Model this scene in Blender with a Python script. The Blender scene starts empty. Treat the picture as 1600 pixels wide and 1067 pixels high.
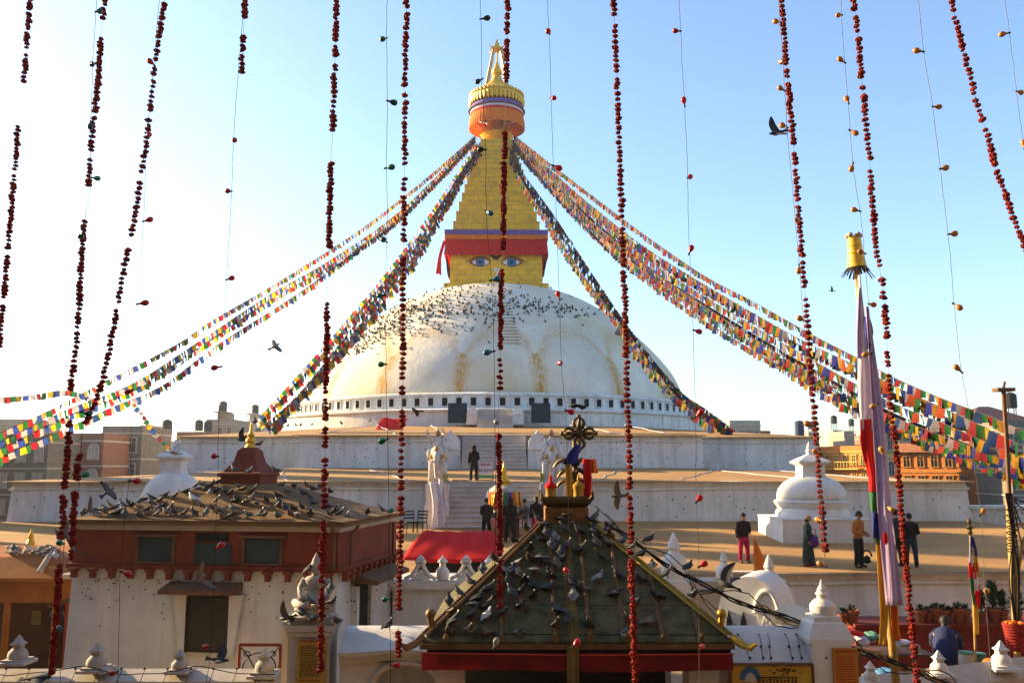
import bpy, bmesh, math, random
from mathutils import Vector, Matrix
R = math.radians
rnd = random.Random(7)
S = bpy.context.scene
C = S.collection
# ---------------------------------------------------------------- camera, sky, sun, exposure
FPX = 1400.0
PITCH = R(8.0)
EYE = 9.0
cd = bpy.data.cameras.new('camera'); cam = bpy.data.objects.new('camera', cd); C.objects.link(cam)
cam.location = (0, 0, EYE); cam.rotation_euler = (R(90) + PITCH, 0, 0)
cd.sensor_width = 36; cd.lens = 36 * FPX / 1600; cd.clip_start = 0.05; cd.clip_end = 9000
S.camera = cam
SUN_EL, SUN_AZ = R(17.5), R(66)          # azimuth measured from +Y towards -X
W = bpy.data.worlds.new('World'); S.world = W; W.use_nodes = True
nt = W.node_tree; bg = nt.nodes['Background']
sky = nt.nodes.new('ShaderNodeTexSky'); sky.sky_type = 'NISHITA'; sky.sun_disc = False
sky.sun_elevation = SUN_EL; sky.sun_rotation = -SUN_AZ; sky.air_density = 1.0; sky.dust_density = 0.9; sky.ozone_density = 2.4
nt.links.new(sky.outputs[0], bg.inputs[0]); bg.inputs[1].default_value = 0.10
sd = bpy.data.lights.new('sun', 'SUN'); sd.energy = 5.0; sd.angle = R(0.6); sd.color = (1.0, 0.72, 0.37)
sun = bpy.data.objects.new('sun', sd); C.objects.link(sun)
sv = Vector((-math.sin(SUN_AZ) * math.cos(SUN_EL), math.cos(SUN_AZ) * math.cos(SUN_EL), math.sin(SUN_EL)))
sun.rotation_euler = sv.to_track_quat('Z', 'Y').to_euler(); sun.location = (-60, 60, 60)
S.view_settings.view_transform = 'Standard'; S.view_settings.look = 'None'; S.view_settings.gamma = 1
S.view_settings.exposure = 1.85
S.cycles.max_bounces = 6; S.cycles.diffuse_bounces = 3; S.cycles.glossy_bounces = 2; S.cycles.transparent_max_bounces = 6
S.cycles.volume_bounces = 0; S.cycles.use_denoising = True; S.cycles.caustics_reflective = False; S.cycles.caustics_refractive = False

def at(px, py, Y):
    """photo pixel (1600 wide) at world depth Y -> world point"""
    u = (px - 800) / FPX; v = (533.5 - py) / FPX
    t = Y / (math.cos(PITCH) - v * math.sin(PITCH))
    return Vector((u * t, Y, EYE + t * (math.sin(PITCH) + v * math.cos(PITCH))))
def Z(py, Y): return at(800, py, Y).z
def PXM(py, Y):   # metres per pixel at that depth
    return at(801, py, Y).x - at(800, py, Y).x
def topx(p):
    y = p[1] * math.cos(PITCH) + (p[2] - EYE) * math.sin(PITCH); z = -p[1] * math.sin(PITCH) + (p[2] - EYE) * math.cos(PITCH)
    return 800 + FPX * p[0] / y, 533.5 - FPX * z / y
# ---------------------------------------------------------------- materials
MATS = {}
def node_mat(name):
    m = bpy.data.materials.new(name); m.use_nodes = True
    return m, m.node_tree, m.node_tree.nodes['Principled BSDF']
def ramp(nt, fac, stops):
    r = nt.nodes.new('ShaderNodeValToRGB'); nt.links.new(fac, r.inputs[0])
    el = r.color_ramp.elements
    while len(el) < len(stops): el.new(0.5)
    for e, (p, c) in zip(el, stops):
        e.position = p; e.color = (*c, 1) if len(c) == 3 else c
    return r.outputs[0]
def noise(nt, vec, scale, detail=4, rough=.6, sc=None):
    if sc:
        mp = nt.nodes.new('ShaderNodeMapping'); mp.inputs['Scale'].default_value = sc; nt.links.new(vec, mp.inputs[0]); vec = mp.outputs[0]
    n = nt.nodes.new('ShaderNodeTexNoise'); n.inputs['Scale'].default_value = scale; n.inputs['Detail'].default_value = detail
    n.inputs['Roughness'].default_value = rough; nt.links.new(vec, n.inputs['Vector']); return n.outputs['Fac']
def mixc(nt, fac, a, b, mode='MIX'):
    m = nt.nodes.new('ShaderNodeMix'); m.data_type = 'RGBA'; m.blend_type = mode
    for i, x in ((0, fac), (6, a), (7, b)):
        if hasattr(x, 'is_linked'): nt.links.new(x, m.inputs[i])
        elif i == 0: m.inputs[0].default_value = x
        else: m.inputs[i].default_value = (*x, 1)
    return m.outputs[2]
def mth(nt, op, a, b=None, c=None, clamp=False):
    m = nt.nodes.new('ShaderNodeMath'); m.operation = op; m.use_clamp = clamp
    for i, x in enumerate((a, b, c)):
        if x is None: continue
        if hasattr(x, 'is_linked'): nt.links.new(x, m.inputs[i])
        else: m.inputs[i].default_value = x
    return m.outputs[0]
def coord(nt, kind='Object'):
    return nt.nodes.new('ShaderNodeTexCoord').outputs[kind]
def pm(name, c, c2=None, rough=.8, scale=3, bump=0, metal=0, streak=0, dirt=(.12, .09, .06), fine=0, contrast=(.35, .7), trans=0, spec=.3, bscale=None, rnd_obj=0, hue=.012):
    """procedural paint: two tones by noise, rain streaks, fine speckle, bump"""
    if name in MATS: return MATS[name]
    m, nt, b = node_mat(name); MATS[name] = m
    vec = coord(nt)
    c2 = c2 or tuple(x * .72 for x in c)
    n = noise(nt, vec, scale, 6)
    col = ramp(nt, n, [(contrast[0], c2), (contrast[1], c)])
    if streak:
        s = noise(nt, vec, 1.0, 5, .65, (5, 5, .28))
        f = ramp(nt, s, [(.5, (0, 0, 0)), (.78, (1, 1, 1))])
        f = mth(nt, 'MULTIPLY', f, streak)
        col = mixc(nt, f, col, dirt)
    if fine:
        f = noise(nt, vec, 45, 3)
        f = mth(nt, 'MULTIPLY', ramp(nt, f, [(.55, (0, 0, 0)), (.75, (1, 1, 1))]), fine)
        col = mixc(nt, f, col, dirt)
    if rnd_obj:
        oi = nt.nodes.new('ShaderNodeObjectInfo'); hs = nt.nodes.new('ShaderNodeHueSaturation')
        nt.links.new(col, hs.inputs['Color'])
        nt.links.new(mth(nt, 'ADD', mth(nt, 'MULTIPLY', oi.outputs['Random'], rnd_obj), 1 - rnd_obj * .6), hs.inputs['Value'])
        nt.links.new(mth(nt, 'ADD', mth(nt, 'MULTIPLY', oi.outputs['Random'], hue * 2), .5 - hue), hs.inputs['Hue'])
        col = hs.outputs[0]
    nt.links.new(col, b.inputs['Base Color'])
    b.inputs['Roughness'].default_value = rough; b.inputs['Metallic'].default_value = metal
    b.inputs['Specular IOR Level'].default_value = spec
    if bump:
        bp = nt.nodes.new('ShaderNodeBump'); bp.inputs['Strength'].default_value = bump; bp.inputs['Distance'].default_value = .02
        nt.links.new(noise(nt, vec, bscale or scale * 6, 5), bp.inputs['Height']); nt.links.new(bp.outputs[0], b.inputs['Normal'])
    if trans:
        t = nt.nodes.new('ShaderNodeBsdfTranslucent'); nt.links.new(col, t.inputs[0])
        mx = nt.nodes.new('ShaderNodeMixShader'); mx.inputs[0].default_value = trans
        nt.links.new(b.outputs[0], mx.inputs[1]); nt.links.new(t.outputs[0], mx.inputs[2])
        nt.links.new(mx.outputs[0], nt.nodes['Material Output'].inputs['Surface'])
    return m
M_white = pm('whitewash', (.60, .59, .58), (.47, .46, .45), scale=1.3, streak=.5, dirt=(.30, .26, .2), fine=.25, bump=.25)
M_white2 = pm('whitewash_clean', (.66, .65, .63), (.56, .55, .52), scale=2.2, streak=.28, dirt=(.34, .29, .23), bump=.15)
M_cream = pm('cream_plaster', (.47, .42, .36), (.36, .31, .26), scale=2, streak=.4, dirt=(.25, .18, .12), bump=.2)
M_earth = pm('terrace_paving', (.42, .30, .17), (.28, .2, .115), scale=.55, fine=.45, bump=.3, dirt=(.16, .11, .06), rough=.95)
M_rust = pm('rust_red_paint', (.21, .034, .008), (.13, .02, .005), scale=1.6, streak=.3, dirt=(.08, .02, .01), bump=.15, rough=.75)
M_brownroof = pm('brown_roof_render', (.19, .10, .036), (.11, .058, .022), scale=.9, fine=.6, dirt=(.10, .06, .03), bump=.4, rough=.95)
M_wood = pm('brown_wood', (.16, .075, .03), (.09, .04, .018), scale=4, bump=.3, rough=.7)
M_dark = pm('dark_interior', (.012, .011, .01), rough=.9)
M_glass = pm('dusty_glass', (.035, .05, .05), (.02, .03, .032), rough=.35, scale=2, spec=.5)
M_gold = pm('gilded_copper', (.82, .50, .03), (.62, .34, .02), rough=.38, metal=.3, scale=4, bump=.1)
M_brass = pm('old_brass', (.15, .10, .03), (.06, .04, .015), rough=.42, metal=.8, scale=7, bump=.2)
M_red = pm('red_cloth', (.68, .010, .008), (.55, .007, .007), rough=.85, trans=.25, scale=2)
M_orange = pm('orange_cloth', (.8, .22, .01), (.65, .13, .008), rough=.85, scale=3, trans=.15)
M_purple = pm('purple_cloth', (.16, .09, .32), rough=.85)
M_cwhite = pm('white_cloth', (.72, .68, .74), (.6, .56, .64), rough=.85, trans=.25)
M_blackp = pm('black_panel', (.02, .035, .045), rough=.6)
M_wire = pm('black_wire', (.015, .014, .013), rough=.7)
M_thread = pm('pale_thread', (.18, .14, .12), rough=.8)
M_stone = pm('weathered_stone', (.45, .42, .38), (.28, .25, .22), scale=6, streak=.5, bump=.4)
# ---------------------------------------------------------------- mesh helpers
class MB:
    def __init__(s): s.v = []; s.f = []; s.m = []; s.k = 0
    def add(s, vs, fs, k=None):
        o = len(s.v); s.v += [tuple(v) for v in vs]
        for f in fs: s.f.append(tuple(i + o for i in f)); s.m.append(s.k if k is None else k)
        return s
    def box(s, c, d, rz=0, k=None, top=(1, 1)):
        hx, hy, hz = d[0] / 2, d[1] / 2, d[2] / 2; ca, sa = math.cos(rz), math.sin(rz); vs = []
        for z, (tx, ty) in ((-hz, (1, 1)), (hz, top)):
            for x, y in ((-hx, -hy), (hx, -hy), (hx, hy), (-hx, hy)):
                x *= tx; y *= ty; vs.append((c[0] + x * ca - y * sa, c[1] + x * sa + y * ca, c[2] + z))
        return s.add(vs, [(3, 2, 1, 0), (4, 5, 6, 7), (0, 1, 5, 4), (1, 2, 6, 5), (2, 3, 7, 6), (3, 0, 4, 7)], k)
    def tube(s, path, r, n=8, cap=True, k=None, flat=1.0):
        path = [Vector(p) for p in path]; rs = r if isinstance(r, (list, tuple)) else [r] * len(path)
        vs, fs = [], []; up = None
        for i, p in enumerate(path):
            d = (path[min(i + 1, len(path) - 1)] - path[max(i - 1, 0)]).normalized()
            if up is None: up = Vector((0, 0, 1)) if abs(d.z) < .9 else Vector((0, 1, 0))
            a = d.cross(up).normalized(); b = a.cross(d).normalized(); up = b
            for j in range(n):
                t = 2 * math.pi * j / n; vs.append(p + (a * math.cos(t) + b * math.sin(t) * flat) * rs[i])
        for i in range(len(path) - 1):
            for j in range(n): fs.append((i * n + j, i * n + (j + 1) % n, (i + 1) * n + (j + 1) % n, (i + 1) * n + j))
        if cap:
            fs.append(tuple(range(n - 1, -1, -1))); fs.append(tuple(range((len(path) - 1) * n, len(path) * n)))
        return s.add(vs, fs, k)
    def lathe(s, prof, n=24, c=(0, 0, 0), k=None, wave=None, sq=0, rot=0, sy=1, cap=True):
        """prof [(r,z)] ; wave(i,j)->radius factor ; sq=1 square section"""
        vs, fs = [], []
        for i, (r, z) in enumerate(prof):
            for j in range(n):
                t = 2 * math.pi * j / n + rot; q = 1
                if wave: q = wave(i, j)
                x, y = math.cos(t), math.sin(t)
                if sq: mm = max(abs(x), abs(y)); x /= mm; y /= mm
                vs.append((c[0] + r * x * q, c[1] + r * y * q * sy, c[2] + z))
        for i in range(len(prof) - 1):
            for j in range(n): fs.append((i * n + j, i * n + (j + 1) % n, (i + 1) * n + (j + 1) % n, (i + 1) * n + j))
        if cap: fs.append(tuple(range(n - 1, -1, -1))); fs.append(tuple(range((len(prof) - 1) * n, len(prof) * n)))
        return s.add(vs, fs, k)
    def sqlathe(s, prof, c=(0, 0, 0), k=None, rot=0, ay=1):
        return s.lathe([(r * math.sqrt(2), z) for r, z in prof], 4, c, k, rot=math.pi / 4 + rot, sy=ay)
    def prism(s, poly, a0, a1, axis='y', k=None):
        n = len(poly)
        f = {'y': lambda p, a: (p[0], a, p[1]), 'z': lambda p, a: (p[0], p[1], a), 'x': lambda p, a: (a, p[0], p[1])}[axis]
        vs = [f(p, a0) for p in poly] + [f(p, a1) for p in poly]
        return s.add(vs, [tuple(range(n)), tuple(range(2 * n - 1, n - 1, -1))] + [(i, i + n, (i + 1) % n + n, (i + 1) % n) for i in range(n)], k)
    def ball(s, c, r, n=12, m=8, k=None):
        if not isinstance(r, (tuple, list)): r = (r, r, r)
        vs = [(c[0], c[1], c[2] - r[2])]; fs = []
        for i in range(1, m):
            a = -math.pi / 2 + math.pi * i / m
            for j in range(n):
                t = 2 * math.pi * j / n; vs.append((c[0] + r[0] * math.cos(a) * math.cos(t), c[1] + r[1] * math.cos(a) * math.sin(t), c[2] + r[2] * math.sin(a)))
        vs.append((c[0], c[1], c[2] + r[2])); L = len(vs) - 1
        for j in range(n):
            fs.append((0, 1 + (j + 1) % n, 1 + j)); fs.append((L, L - n + j, L - n + (j + 1) % n))
        for i in range(m - 2):
            for j in range(n): fs.append((1 + i * n + j, 1 + i * n + (j + 1) % n, 1 + (i + 1) * n + (j + 1) % n, 1 + (i + 1) * n + j))
        return s.add(vs, fs, k)
    def grid(s, fn, nu, nv, k=None, thick=0):
        vs = [fn(i / nu, j / nv) for j in range(nv + 1) for i in range(nu + 1)]; w = nu + 1
        return s.add(vs, [(j * w + i, j * w + i + 1, (j + 1) * w + i + 1, (j + 1) * w + i) for j in range(nv) for i in range(nu)], k)
    def mesh(s, name, mats, smooth=False):
        me = bpy.data.meshes.new(name); me.from_pydata(s.v, [], s.f)
        for m in (mats if isinstance(mats, (list, tuple)) else [mats]): me.materials.append(m)
        me.polygons.foreach_set('material_index', s.m)
        bm = bmesh.new(); bm.from_mesh(me); bmesh.ops.recalc_face_normals(bm, faces=bm.faces); bm.to_mesh(me); bm.free()
        if smooth:
            me.polygons.foreach_set('use_smooth', [True] * len(me.polygons))
            if smooth != 'all': me.set_sharp_from_angle(angle=R(38))
        me.update(); return me
    def build(s, name, mats, parent=None, smooth=False, **kw):
        return link(name, s.mesh(name, mats, smooth), parent, **kw)
def link(name, me, parent=None, loc=None, rot=None, scale=None, **kw):
    o = bpy.data.objects.new(name, me); C.objects.link(o)
    if parent: o.parent = parent
    if loc is not None: o.location = loc
    if rot is not None: o.rotation_euler = rot
    if scale is not None: o.scale = scale if isinstance(scale, (tuple, list)) else (scale,) * 3
    tag(o, **kw); return o
def tag(o, label=None, cat=None, group=None, kind=None):
    if label: o['label'] = label
    if cat: o['category'] = cat
    if group: o['group'] = group
    if kind: o['kind'] = kind
    return o
def thing(name, loc, label, cat, rz=0, group=None):
    o = bpy.data.objects.new(name, None); C.objects.link(o); o.empty_display_size = .2
    o.location = loc; o.rotation_euler = (0, 0, rz); return tag(o, label, cat, group)
def spline(pts, n):
    """Catmull-Rom resample of tuples"""
    P = [pts[0]] + list(pts) + [pts[-1]]; out = []
    segs = len(pts) - 1
    for i in range(n + 1):
        t = i / n * segs; k = min(int(t), segs - 1); u = t - k
        a, b, c, d = P[k:k + 4]
        out.append(tuple(.5 * (2 * b[q] + (c[q] - a[q]) * u + (2 * a[q] - 5 * b[q] + 4 * c[q] - d[q]) * u * u + (3 * b[q] - a[q] - 3 * c[q] + d[q]) * u ** 3) for q in range(len(b))))
    return out
def text_mesh(body, size, depth=.004):
    cu = bpy.data.curves.new('lettering', 'FONT'); cu.body = body; cu.size = size; cu.extrude = depth; cu.align_x = 'CENTER'; cu.align_y = 'CENTER'; cu.resolution_u = 2
    o = bpy.data.objects.new('lettering', cu); C.objects.link(o)
    dg = bpy.context.evaluated_depsgraph_get(); me = bpy.data.meshes.new_from_object(o.evaluated_get(dg))
    bpy.data.objects.remove(o); bpy.data.curves.remove(cu); me.materials.clear(); return me
# ---------------------------------------------------------------- ground
m, nt, b = node_mat('street_paving'); MATS['street'] = m
v = coord(nt); n = noise(nt, v, .6, 8)
nt.links.new(ramp(nt, n, [(.3, (.09, .075, .06)), (.7, (.17, .14, .11))]), b.inputs['Base Color']); b.inputs['Roughness'].default_value = .95
g = MB(); g.grid(lambda u, w: (-4000 + 8000 * u, -400 + 8000 * w, 1.9), 40, 40)
g.build('ground', m, kind='structure')
# ---------------------------------------------------------------- the stupa
SX, SY = -1.6, 90.0
stupa = thing('stupa', (SX, SY, 0), 'great white domed stupa with golden stepped spire and painted eyes', 'stupa', R(.85))
# plinth wall material: whitewash with rows of tiny dark lamp holders
m, nt, b = node_mat('plinth_whitewash'); M_plinth = m
v = coord(nt)
n = noise(nt, v, .5, 6)
col = ramp(nt, n, [(.35, (.58, .57, .55)), (.65, (.76, .75, .72))])
s = noise(nt, v, 1, 5, .65, (2.2, 2.2, .12)); f = mth(nt, 'MULTIPLY', ramp(nt, s, [(.48, (0, 0, 0)), (.7, (1, 1, 1))]), .5)
col = mixc(nt, f, col, (.33, .28, .2))
gr = noise(nt, v, 5, 7, .7); col = mixc(nt, mth(nt, 'MULTIPLY', ramp(nt, gr, [(.55, (0, 0, 0)), (.68, (1, 1, 1))]), .35), col, (.3, .27, .22))
vo = nt.nodes.new('ShaderNodeTexVoronoi'); vo.inputs['Scale'].default_value = 2.3; vo.inputs['Randomness'].default_value = .55; nt.links.new(v, vo.inputs['Vector'])
d = mth(nt, 'LESS_THAN', vo.outputs['Distance'], .11)
col = mixc(nt, mth(nt, 'MULTIPLY', d, .85), col, (.05, .045, .04))
nt.links.new(col, b.inputs['Base Color']); b.inputs['Roughness'].default_value = .9
bp = nt.nodes.new('ShaderNodeBump'); bp.inputs['Strength'].default_value = .3; bp.inputs['Distance'].default_value = .04
nt.links.new(noise(nt, v, 6, 6), bp.inputs['Height']); nt.links.new(bp.outputs[0], b.inputs['Normal'])
# terrace earth with pale chalk lines and worn boards
m, nt, b = node_mat('terrace_earth'); M_terr = m
v = coord(nt); n = noise(nt, v, .35, 7); n2 = noise(nt, v, 7, 5)
col = ramp(nt, n, [(.3, (.30, .145, .035)), (.7, (.50, .265, .07))])
col = mixc(nt, mth(nt, 'MULTIPLY', n2, .5), col, (.16, .09, .035))
s = noise(nt, v, 1.2, 3, .5, (.15, 3.0, 1)); col = mixc(nt, ramp(nt, s, [(.5, (0, 0, 0)), (.8, (.7, .7, .7))]), col, (.15, .09, .045))
nt.links.new(col, b.inputs['Base Color']); b.inputs['Roughness'].default_value = .95
def outline(a, d1, d2, bb, d3, c):
    q = [(a, -d1), (a, -d2), (bb, -d2), (bb, -d3), (c, -d3)]
    fr = q + [(x, -y) for x, y in reversed(q)]
    return fr + [(-x, -y) for x, y in fr]
def off(P, o): return [(x + math.copysign(o, x), y + math.copysign(o, y)) for x, y in P]
def loft(mb, rings, k=None):
    n = len(rings[0][0]); vs, fs = [], []
    for P, zz in rings: vs += [(x, y, zz if not isinstance(zz, (list, tuple)) else zz[i]) for i, (x, y) in enumerate(P)]
    for r in range(len(rings) - 1):
        for i in range(n): fs.append((r * n + i, r * n + (i + 1) % n, (r + 1) * n + (i + 1) % n, (r + 1) * n + i))
    return mb.add(vs, fs, k)
def dense(P, step=1.3, j=.022):
    r2 = random.Random(len(P)); out = []
    for (x0, y0), (x1, y1) in zip(P, P[1:] + P[:1]):
        n = max(1, int(math.hypot(x1 - x0, y1 - y0) / step))
        for i in range(n): f = i / n; jj = 0 if i == 0 else j; out.append((x0 + (x1 - x0) * f + r2.gauss(0, jj), y0 + (y1 - y0) * f + r2.gauss(0, jj)))
    return out
z0a, z0b = Z(893, 29.5), Z(814, 44)          # lowest terrace: edge, wall foot
z1a, z1b = Z(752, 44), Z(731, 55)
z2a, z2b = Z(680, 55), Z(663, 68.6)
O0 = outline(27.5, 60.5, 43, 28.5, 20, 34)
O1 = outline(23.1, 46, 20, 23.8, 10, 28)
O2 = [(x + .35, y) for x, y in outline(12.3, 35, 32, 20.5, 14, 25.6)]
O3 = [(20.6 * x / math.hypot(x, y), 20.6 * y / math.hypot(x, y)) for x, y in O2]
for P0, P1, zt, zi, zb, bat in ((O0, O1, z0a, z0b, 3.2, .1), (O1, O2, z1a, z1b, z0a - .3, .18), (O2, O3, z2a, z2b, z1a - .3, .18)):
    w = MB(); h = zt - zb; P0c = P0; P0 = dense(P0)
    wob = [random.Random(i).gauss(0, .018) for i in range(len(P0))]
    zz_ = lambda z: [z + w_ for w_ in wob]
    loft(w, [(off(P0, bat), zb), (off(P0, bat * .2), zz_(zt - .42)), (off(P0, .12), zz_(zt - .40)), (off(P0, .12), zz_(zt - .30)), (off(P0, .04), zz_(zt - .28)), (off(P0, 0), zz_(zt - .06)), (off(P0, -.03), zz_(zt)), (off(P0, -.4), zt - .02)])
    wall = w.build('plinth_wall', M_plinth, stupa)
    t = MB(); loft(t, [(off(P0c, -.35), zt + .004), (off(P1, .1), zi)])
    t.build('terrace_top', M_terr, wall)
# stairs: (half width, local y of top edge, run, z0, z1, steps)
M_step = pm('stair_whitewash', (.62, .57, .53), (.48, .43, .4), scale=1.6, streak=.3, dirt=(.25, .2, .15), bump=.2)
def stair(hw, ytop, run, za, zb, n, x0=0):
    par = MB(); 
    root = par.box((x0, ytop - run / 2 + .0, za - .2 + .05), (hw * 2 + .2, run, .3)).build('stair', M_step, stupa)
    h = (zb - za) / n
    for i in range(n):
        y0 = ytop - run * (n - i) / n; y1 = ytop + .3
        q = MB(); q.box((x0, (y0 + y1) / 2, za + h * i + (h - .035) / 2), (hw * 2, y1 - y0, h - .035)); q.box((x0, (y0 + y1) / 2 - .045, za + h * (i + 1) - .0175), (hw * 2 + .02, y1 - y0 + .09, .035))
        q.build('step', M_step, root)
stair(2.5, -46, 3.4, Z(830, 40.6), z1a + .02, 10)
stair(1.9, -35, 2.6, z1b - .2, z2a + .02, 10)
stair(1.25, -21.6, 2.2, z2b - .1, Z(637, 67), 7)
# pointed piers that flank the stairs
def pier(x, y, z, w, h, dpt):
    q = MB(); P = []
    for i in range(13):
        a = math.pi * i / 12; P.append((math.cos(a) * w / 2 * (1 - .0 * i), h * .62 + math.sin(a) ** 1.0 * h * .30))
    poly = [(-w * .62, 0), (w * .62, 0), (w * .55, h * .1), (w * .5, h * .62)] + P[1:6] + [(0, h)] + P[7:12] + [(-w * .5, h * .62), (-w * .55, h * .1)]
    q.prism([(x + a, z + b) for a, b in poly], y - dpt, y + dpt, 'y'); q.box((x, y - dpt - .03, z + h * .56), (w * 1.08, .1, h * .05))
    q.build('pier', M_plinth, stupa)
for sx in (-1, 1):
    pier(sx * 2.6, -35.6, z1b - .3, 1.15, Z(672, 54.4) - z1b + .3, .8)
    pier(sx * 1.7, -22.4, z2b - .1, .8, Z(634, 67) - z2b + .1, .7)
# white cords laid over the terraces
for (ya, yb, za_, zb_, xs) in ((-46, -35, z1a, z1b, ((-19, -15), (-10, -13), (-4, -8), (5, 8), (9, 14), (16, 12), (20, 15))), (-35, -23, z2a, z2b, ((-11, -8), (-6, -9), (-3, -5), (4, 6), (8, 5), (11, 9)))):
    for x0_, x1_ in xs:
        q = MB(); P = []
        for i in range(9):
            f = .04 + i / 8 * .8; P.append((x0_ + (x1_ - x0_) * f + .12 * math.sin(i * 2.1 + x0_), ya + (yb - ya) * f, za_ + (zb_ - za_) * f + .03))
        q.tube(P, .025, 5); q.build('white_cord', M_cwhite, stupa)
# base ring with its row of niches
zr1, zr2 = Z(638, 69), Z(612, 70.3)
RL, RM, RD = 21.4, 19.7, 17.25
br = MB(); br.lathe([(RL + .15, z2b - 1.2), (RL, zr1 - .25), (RL + .18, zr1 - .22), (RL + .18, zr1 - .08), (RL - .1, zr1), (RM + .05, zr1 + .12), (RM, zr2 - .3), (RM + .15, zr2 - .27), (RM + .15, zr2 - .12), (RM - .2, zr2), (RD - .5, zr2 + .1)], 144)
ring = br.build('base_ring', M_plinth, stupa, smooth=True)
q = MB(); w_, h_ = .5, .66
q.box((0, -.005, 0), (w_ - .06, .05, h_ - .06), k=1)  # flat dark panel paints in the shade of a recess
for sx in (-1, 1): q.box((sx * w_ / 2, -.04, 0), (.05, .10, h_ + .06), k=0)
for sz in (-1, 1): q.box((0, -.045, sz * (h_ / 2 + .02)), (w_ + .1, .12, .05), k=0)
nm = q.mesh('niche', [M_plinth, M_dark])
zn = Z(627, 70.2)
for i in range(108):
    a = 2 * math.pi * (i + .5) / 108
    if math.cos(a) < .05: continue
    link('niche', nm, ring, (RM * math.sin(a), -(RM + .02) * math.cos(a), zn), (0, 0, a))
# two dark lamp panels on the ring
for px in (715, 845):
    p = at(px, 645, 67.6); q = MB()
    wd = 30 * PXM(645, 67.6); hh = 31 * PXM(645, 67.6)
    q.box((0, 0, 0), (wd, .12, hh)); q.box((0, .1, -.05), (wd * .9, .1, hh * .9)); 
    for sx in (-1, 1): q.box((sx * wd * .4, .35, -hh / 2 + .1), (.06, .7, .06))
    o = q.build('dark_panel', M_blackp, rot=(R(-6), 0, 0), loc=(p.x, p.y, p.z))
    tag(o, 'square black panel leaning on the stupa ring, ' + ('left' if px < 800 else 'right') + ' of the stair', 'panel', 'black panels on the ring')
# dome with saffron-stained whitewash
m, nt, b = node_mat('dome_whitewash'); M_dome = m
v = coord(nt); sp = nt.nodes.new('ShaderNodeSeparateXYZ'); nt.links.new(v, sp.inputs[0]); X_, Y_, Z_ = sp.outputs
ang = mth(nt, 'ARCTAN2', X_, mth(nt, 'MULTIPLY', Y_, -1))
nz = noise(nt, v, .25, 4); nzf = noise(nt, v, 1.3, 5)
wob = mth(nt, 'MULTIPLY', mth(nt, 'SUBTRACT', nz, .5), .12)
u = mth(nt, 'FRACT', mth(nt, 'ADD', mth(nt, 'MULTIPLY', mth(nt, 'ADD', ang, wob), 17 / (2 * math.pi)), .43 + 50))
u2 = mth(nt, 'ABSOLUTE', mth(nt, 'SUBTRACT', mth(nt, 'MULTIPLY', u, 2), 1))          # 0 petal centre .. 1 boundary
zt_ = Z(516, 74.5); zb_ = zr2
hgt = mth(nt, 'DIVIDE', mth(nt, 'SUBTRACT', Z_, zb_), zt_ - zb_)
arch = mth(nt, 'SUBTRACT', 1.0, mth(nt, 'MULTIPLY', mth(nt, 'POWER', u2, 3.5), .62))
dd = mth(nt, 'ABSOLUTE', mth(nt, 'SUBTRACT', hgt, arch))
m1 = mth(nt, 'SUBTRACT', 1, mth(nt, 'DIVIDE', dd, mth(nt, 'ADD', .12, mth(nt, 'MULTIPLY', nz, .22))), clamp=True)
m2 = mth(nt, 'MULTIPLY', mth(nt, 'DIVIDE', mth(nt, 'SUBTRACT', u2, .74), .26, clamp=True), mth(nt, 'LESS_THAN', hgt, .62))
fl0 = noise(nt, v, .9, 6, .65, (1, 1, .5))
stain = mth(nt, 'MULTIPLY', mth(nt, 'MAXIMUM', mth(nt, 'MULTIPLY', m1, .55), m2), mth(nt, 'ADD', mth(nt, 'MULTIPLY', nzf, .9), .15), clamp=True)
big = noise(nt, v, .11, 3); wash = mth(nt, 'MULTIPLY', ramp(nt, big, [(.40, (0, 0, 0)), (.62, (1, 1, 1))]), ramp(nt, fl0, [(.3, (.3, .3, .3)), (.7, (1, 1, 1))]))
col = ramp(nt, nz, [(.35, (.60, .555, .46)), (.65, (.74, .70, .61))])
rs = noise(nt, v, 1.0, 5, .7, (2.5, 2.5, .2)); col = mixc(nt, mth(nt, 'MULTIPLY', ramp(nt, rs, [(.5, (0, 0, 0)), (.75, (1, 1, 1))]), .25), col, (.42, .37, .28))
fl = noise(nt, v, 3.5, 6); col = mixc(nt, mth(nt, 'MULTIPLY', ramp(nt, fl, [(.55, (0, 0, 0)), (.7, (1, 1, 1))]), .3), col, (.45, .42, .36))
col = mixc(nt, mth(nt, 'MULTIPLY', wash, .6), col, (.62, .43, .14))
stain = mth(nt, 'MULTIPLY', stain, mth(nt, 'ADD', .45, ramp(nt, noise(nt, v, 1.0, 6, .75, (5, 5, .35)), [(.42, (0, 0, 0)), (.6, (1, 1, 1))])))
col = mixc(nt, mth(nt, 'MULTIPLY', stain, 1.35, clamp=True), col, (.50, .25, .02))
nt.links.new(col, b.inputs['Base Color']); b.inputs['Roughness'].default_value = .85
bp = nt.nodes.new('ShaderNodeBump'); bp.inputs['Strength'].default_value = .5; bp.inputs['Distance'].default_value = .08
nt.links.new(mth(nt, 'ADD', noise(nt, v, 1.2, 8), mth(nt, 'MULTIPLY', rs, .6)), bp.inputs['Height']); nt.links.new(bp.outputs[0], b.inputs['Normal'])
prof_px = [(277, 628), (271, 610), (256, 582), (226, 546), (180, 503), (131, 471), (80, 453), (30, 447.5), (1, 446.5)]
dome_prof = []
for hx, py in prof_px:
    dome_prof.append((hx * PXM(py, 88.5) * 1.06, Z(py, 88.0)))
dome_prof = [(a, z) for a, z in spline(dome_prof, 26)]
dm = MB(); dm.lathe([(dome_prof[0][0] + .02, zr2 - .6)] + dome_prof, 160)
dm.build('dome', M_dome, stupa, smooth='all')
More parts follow.
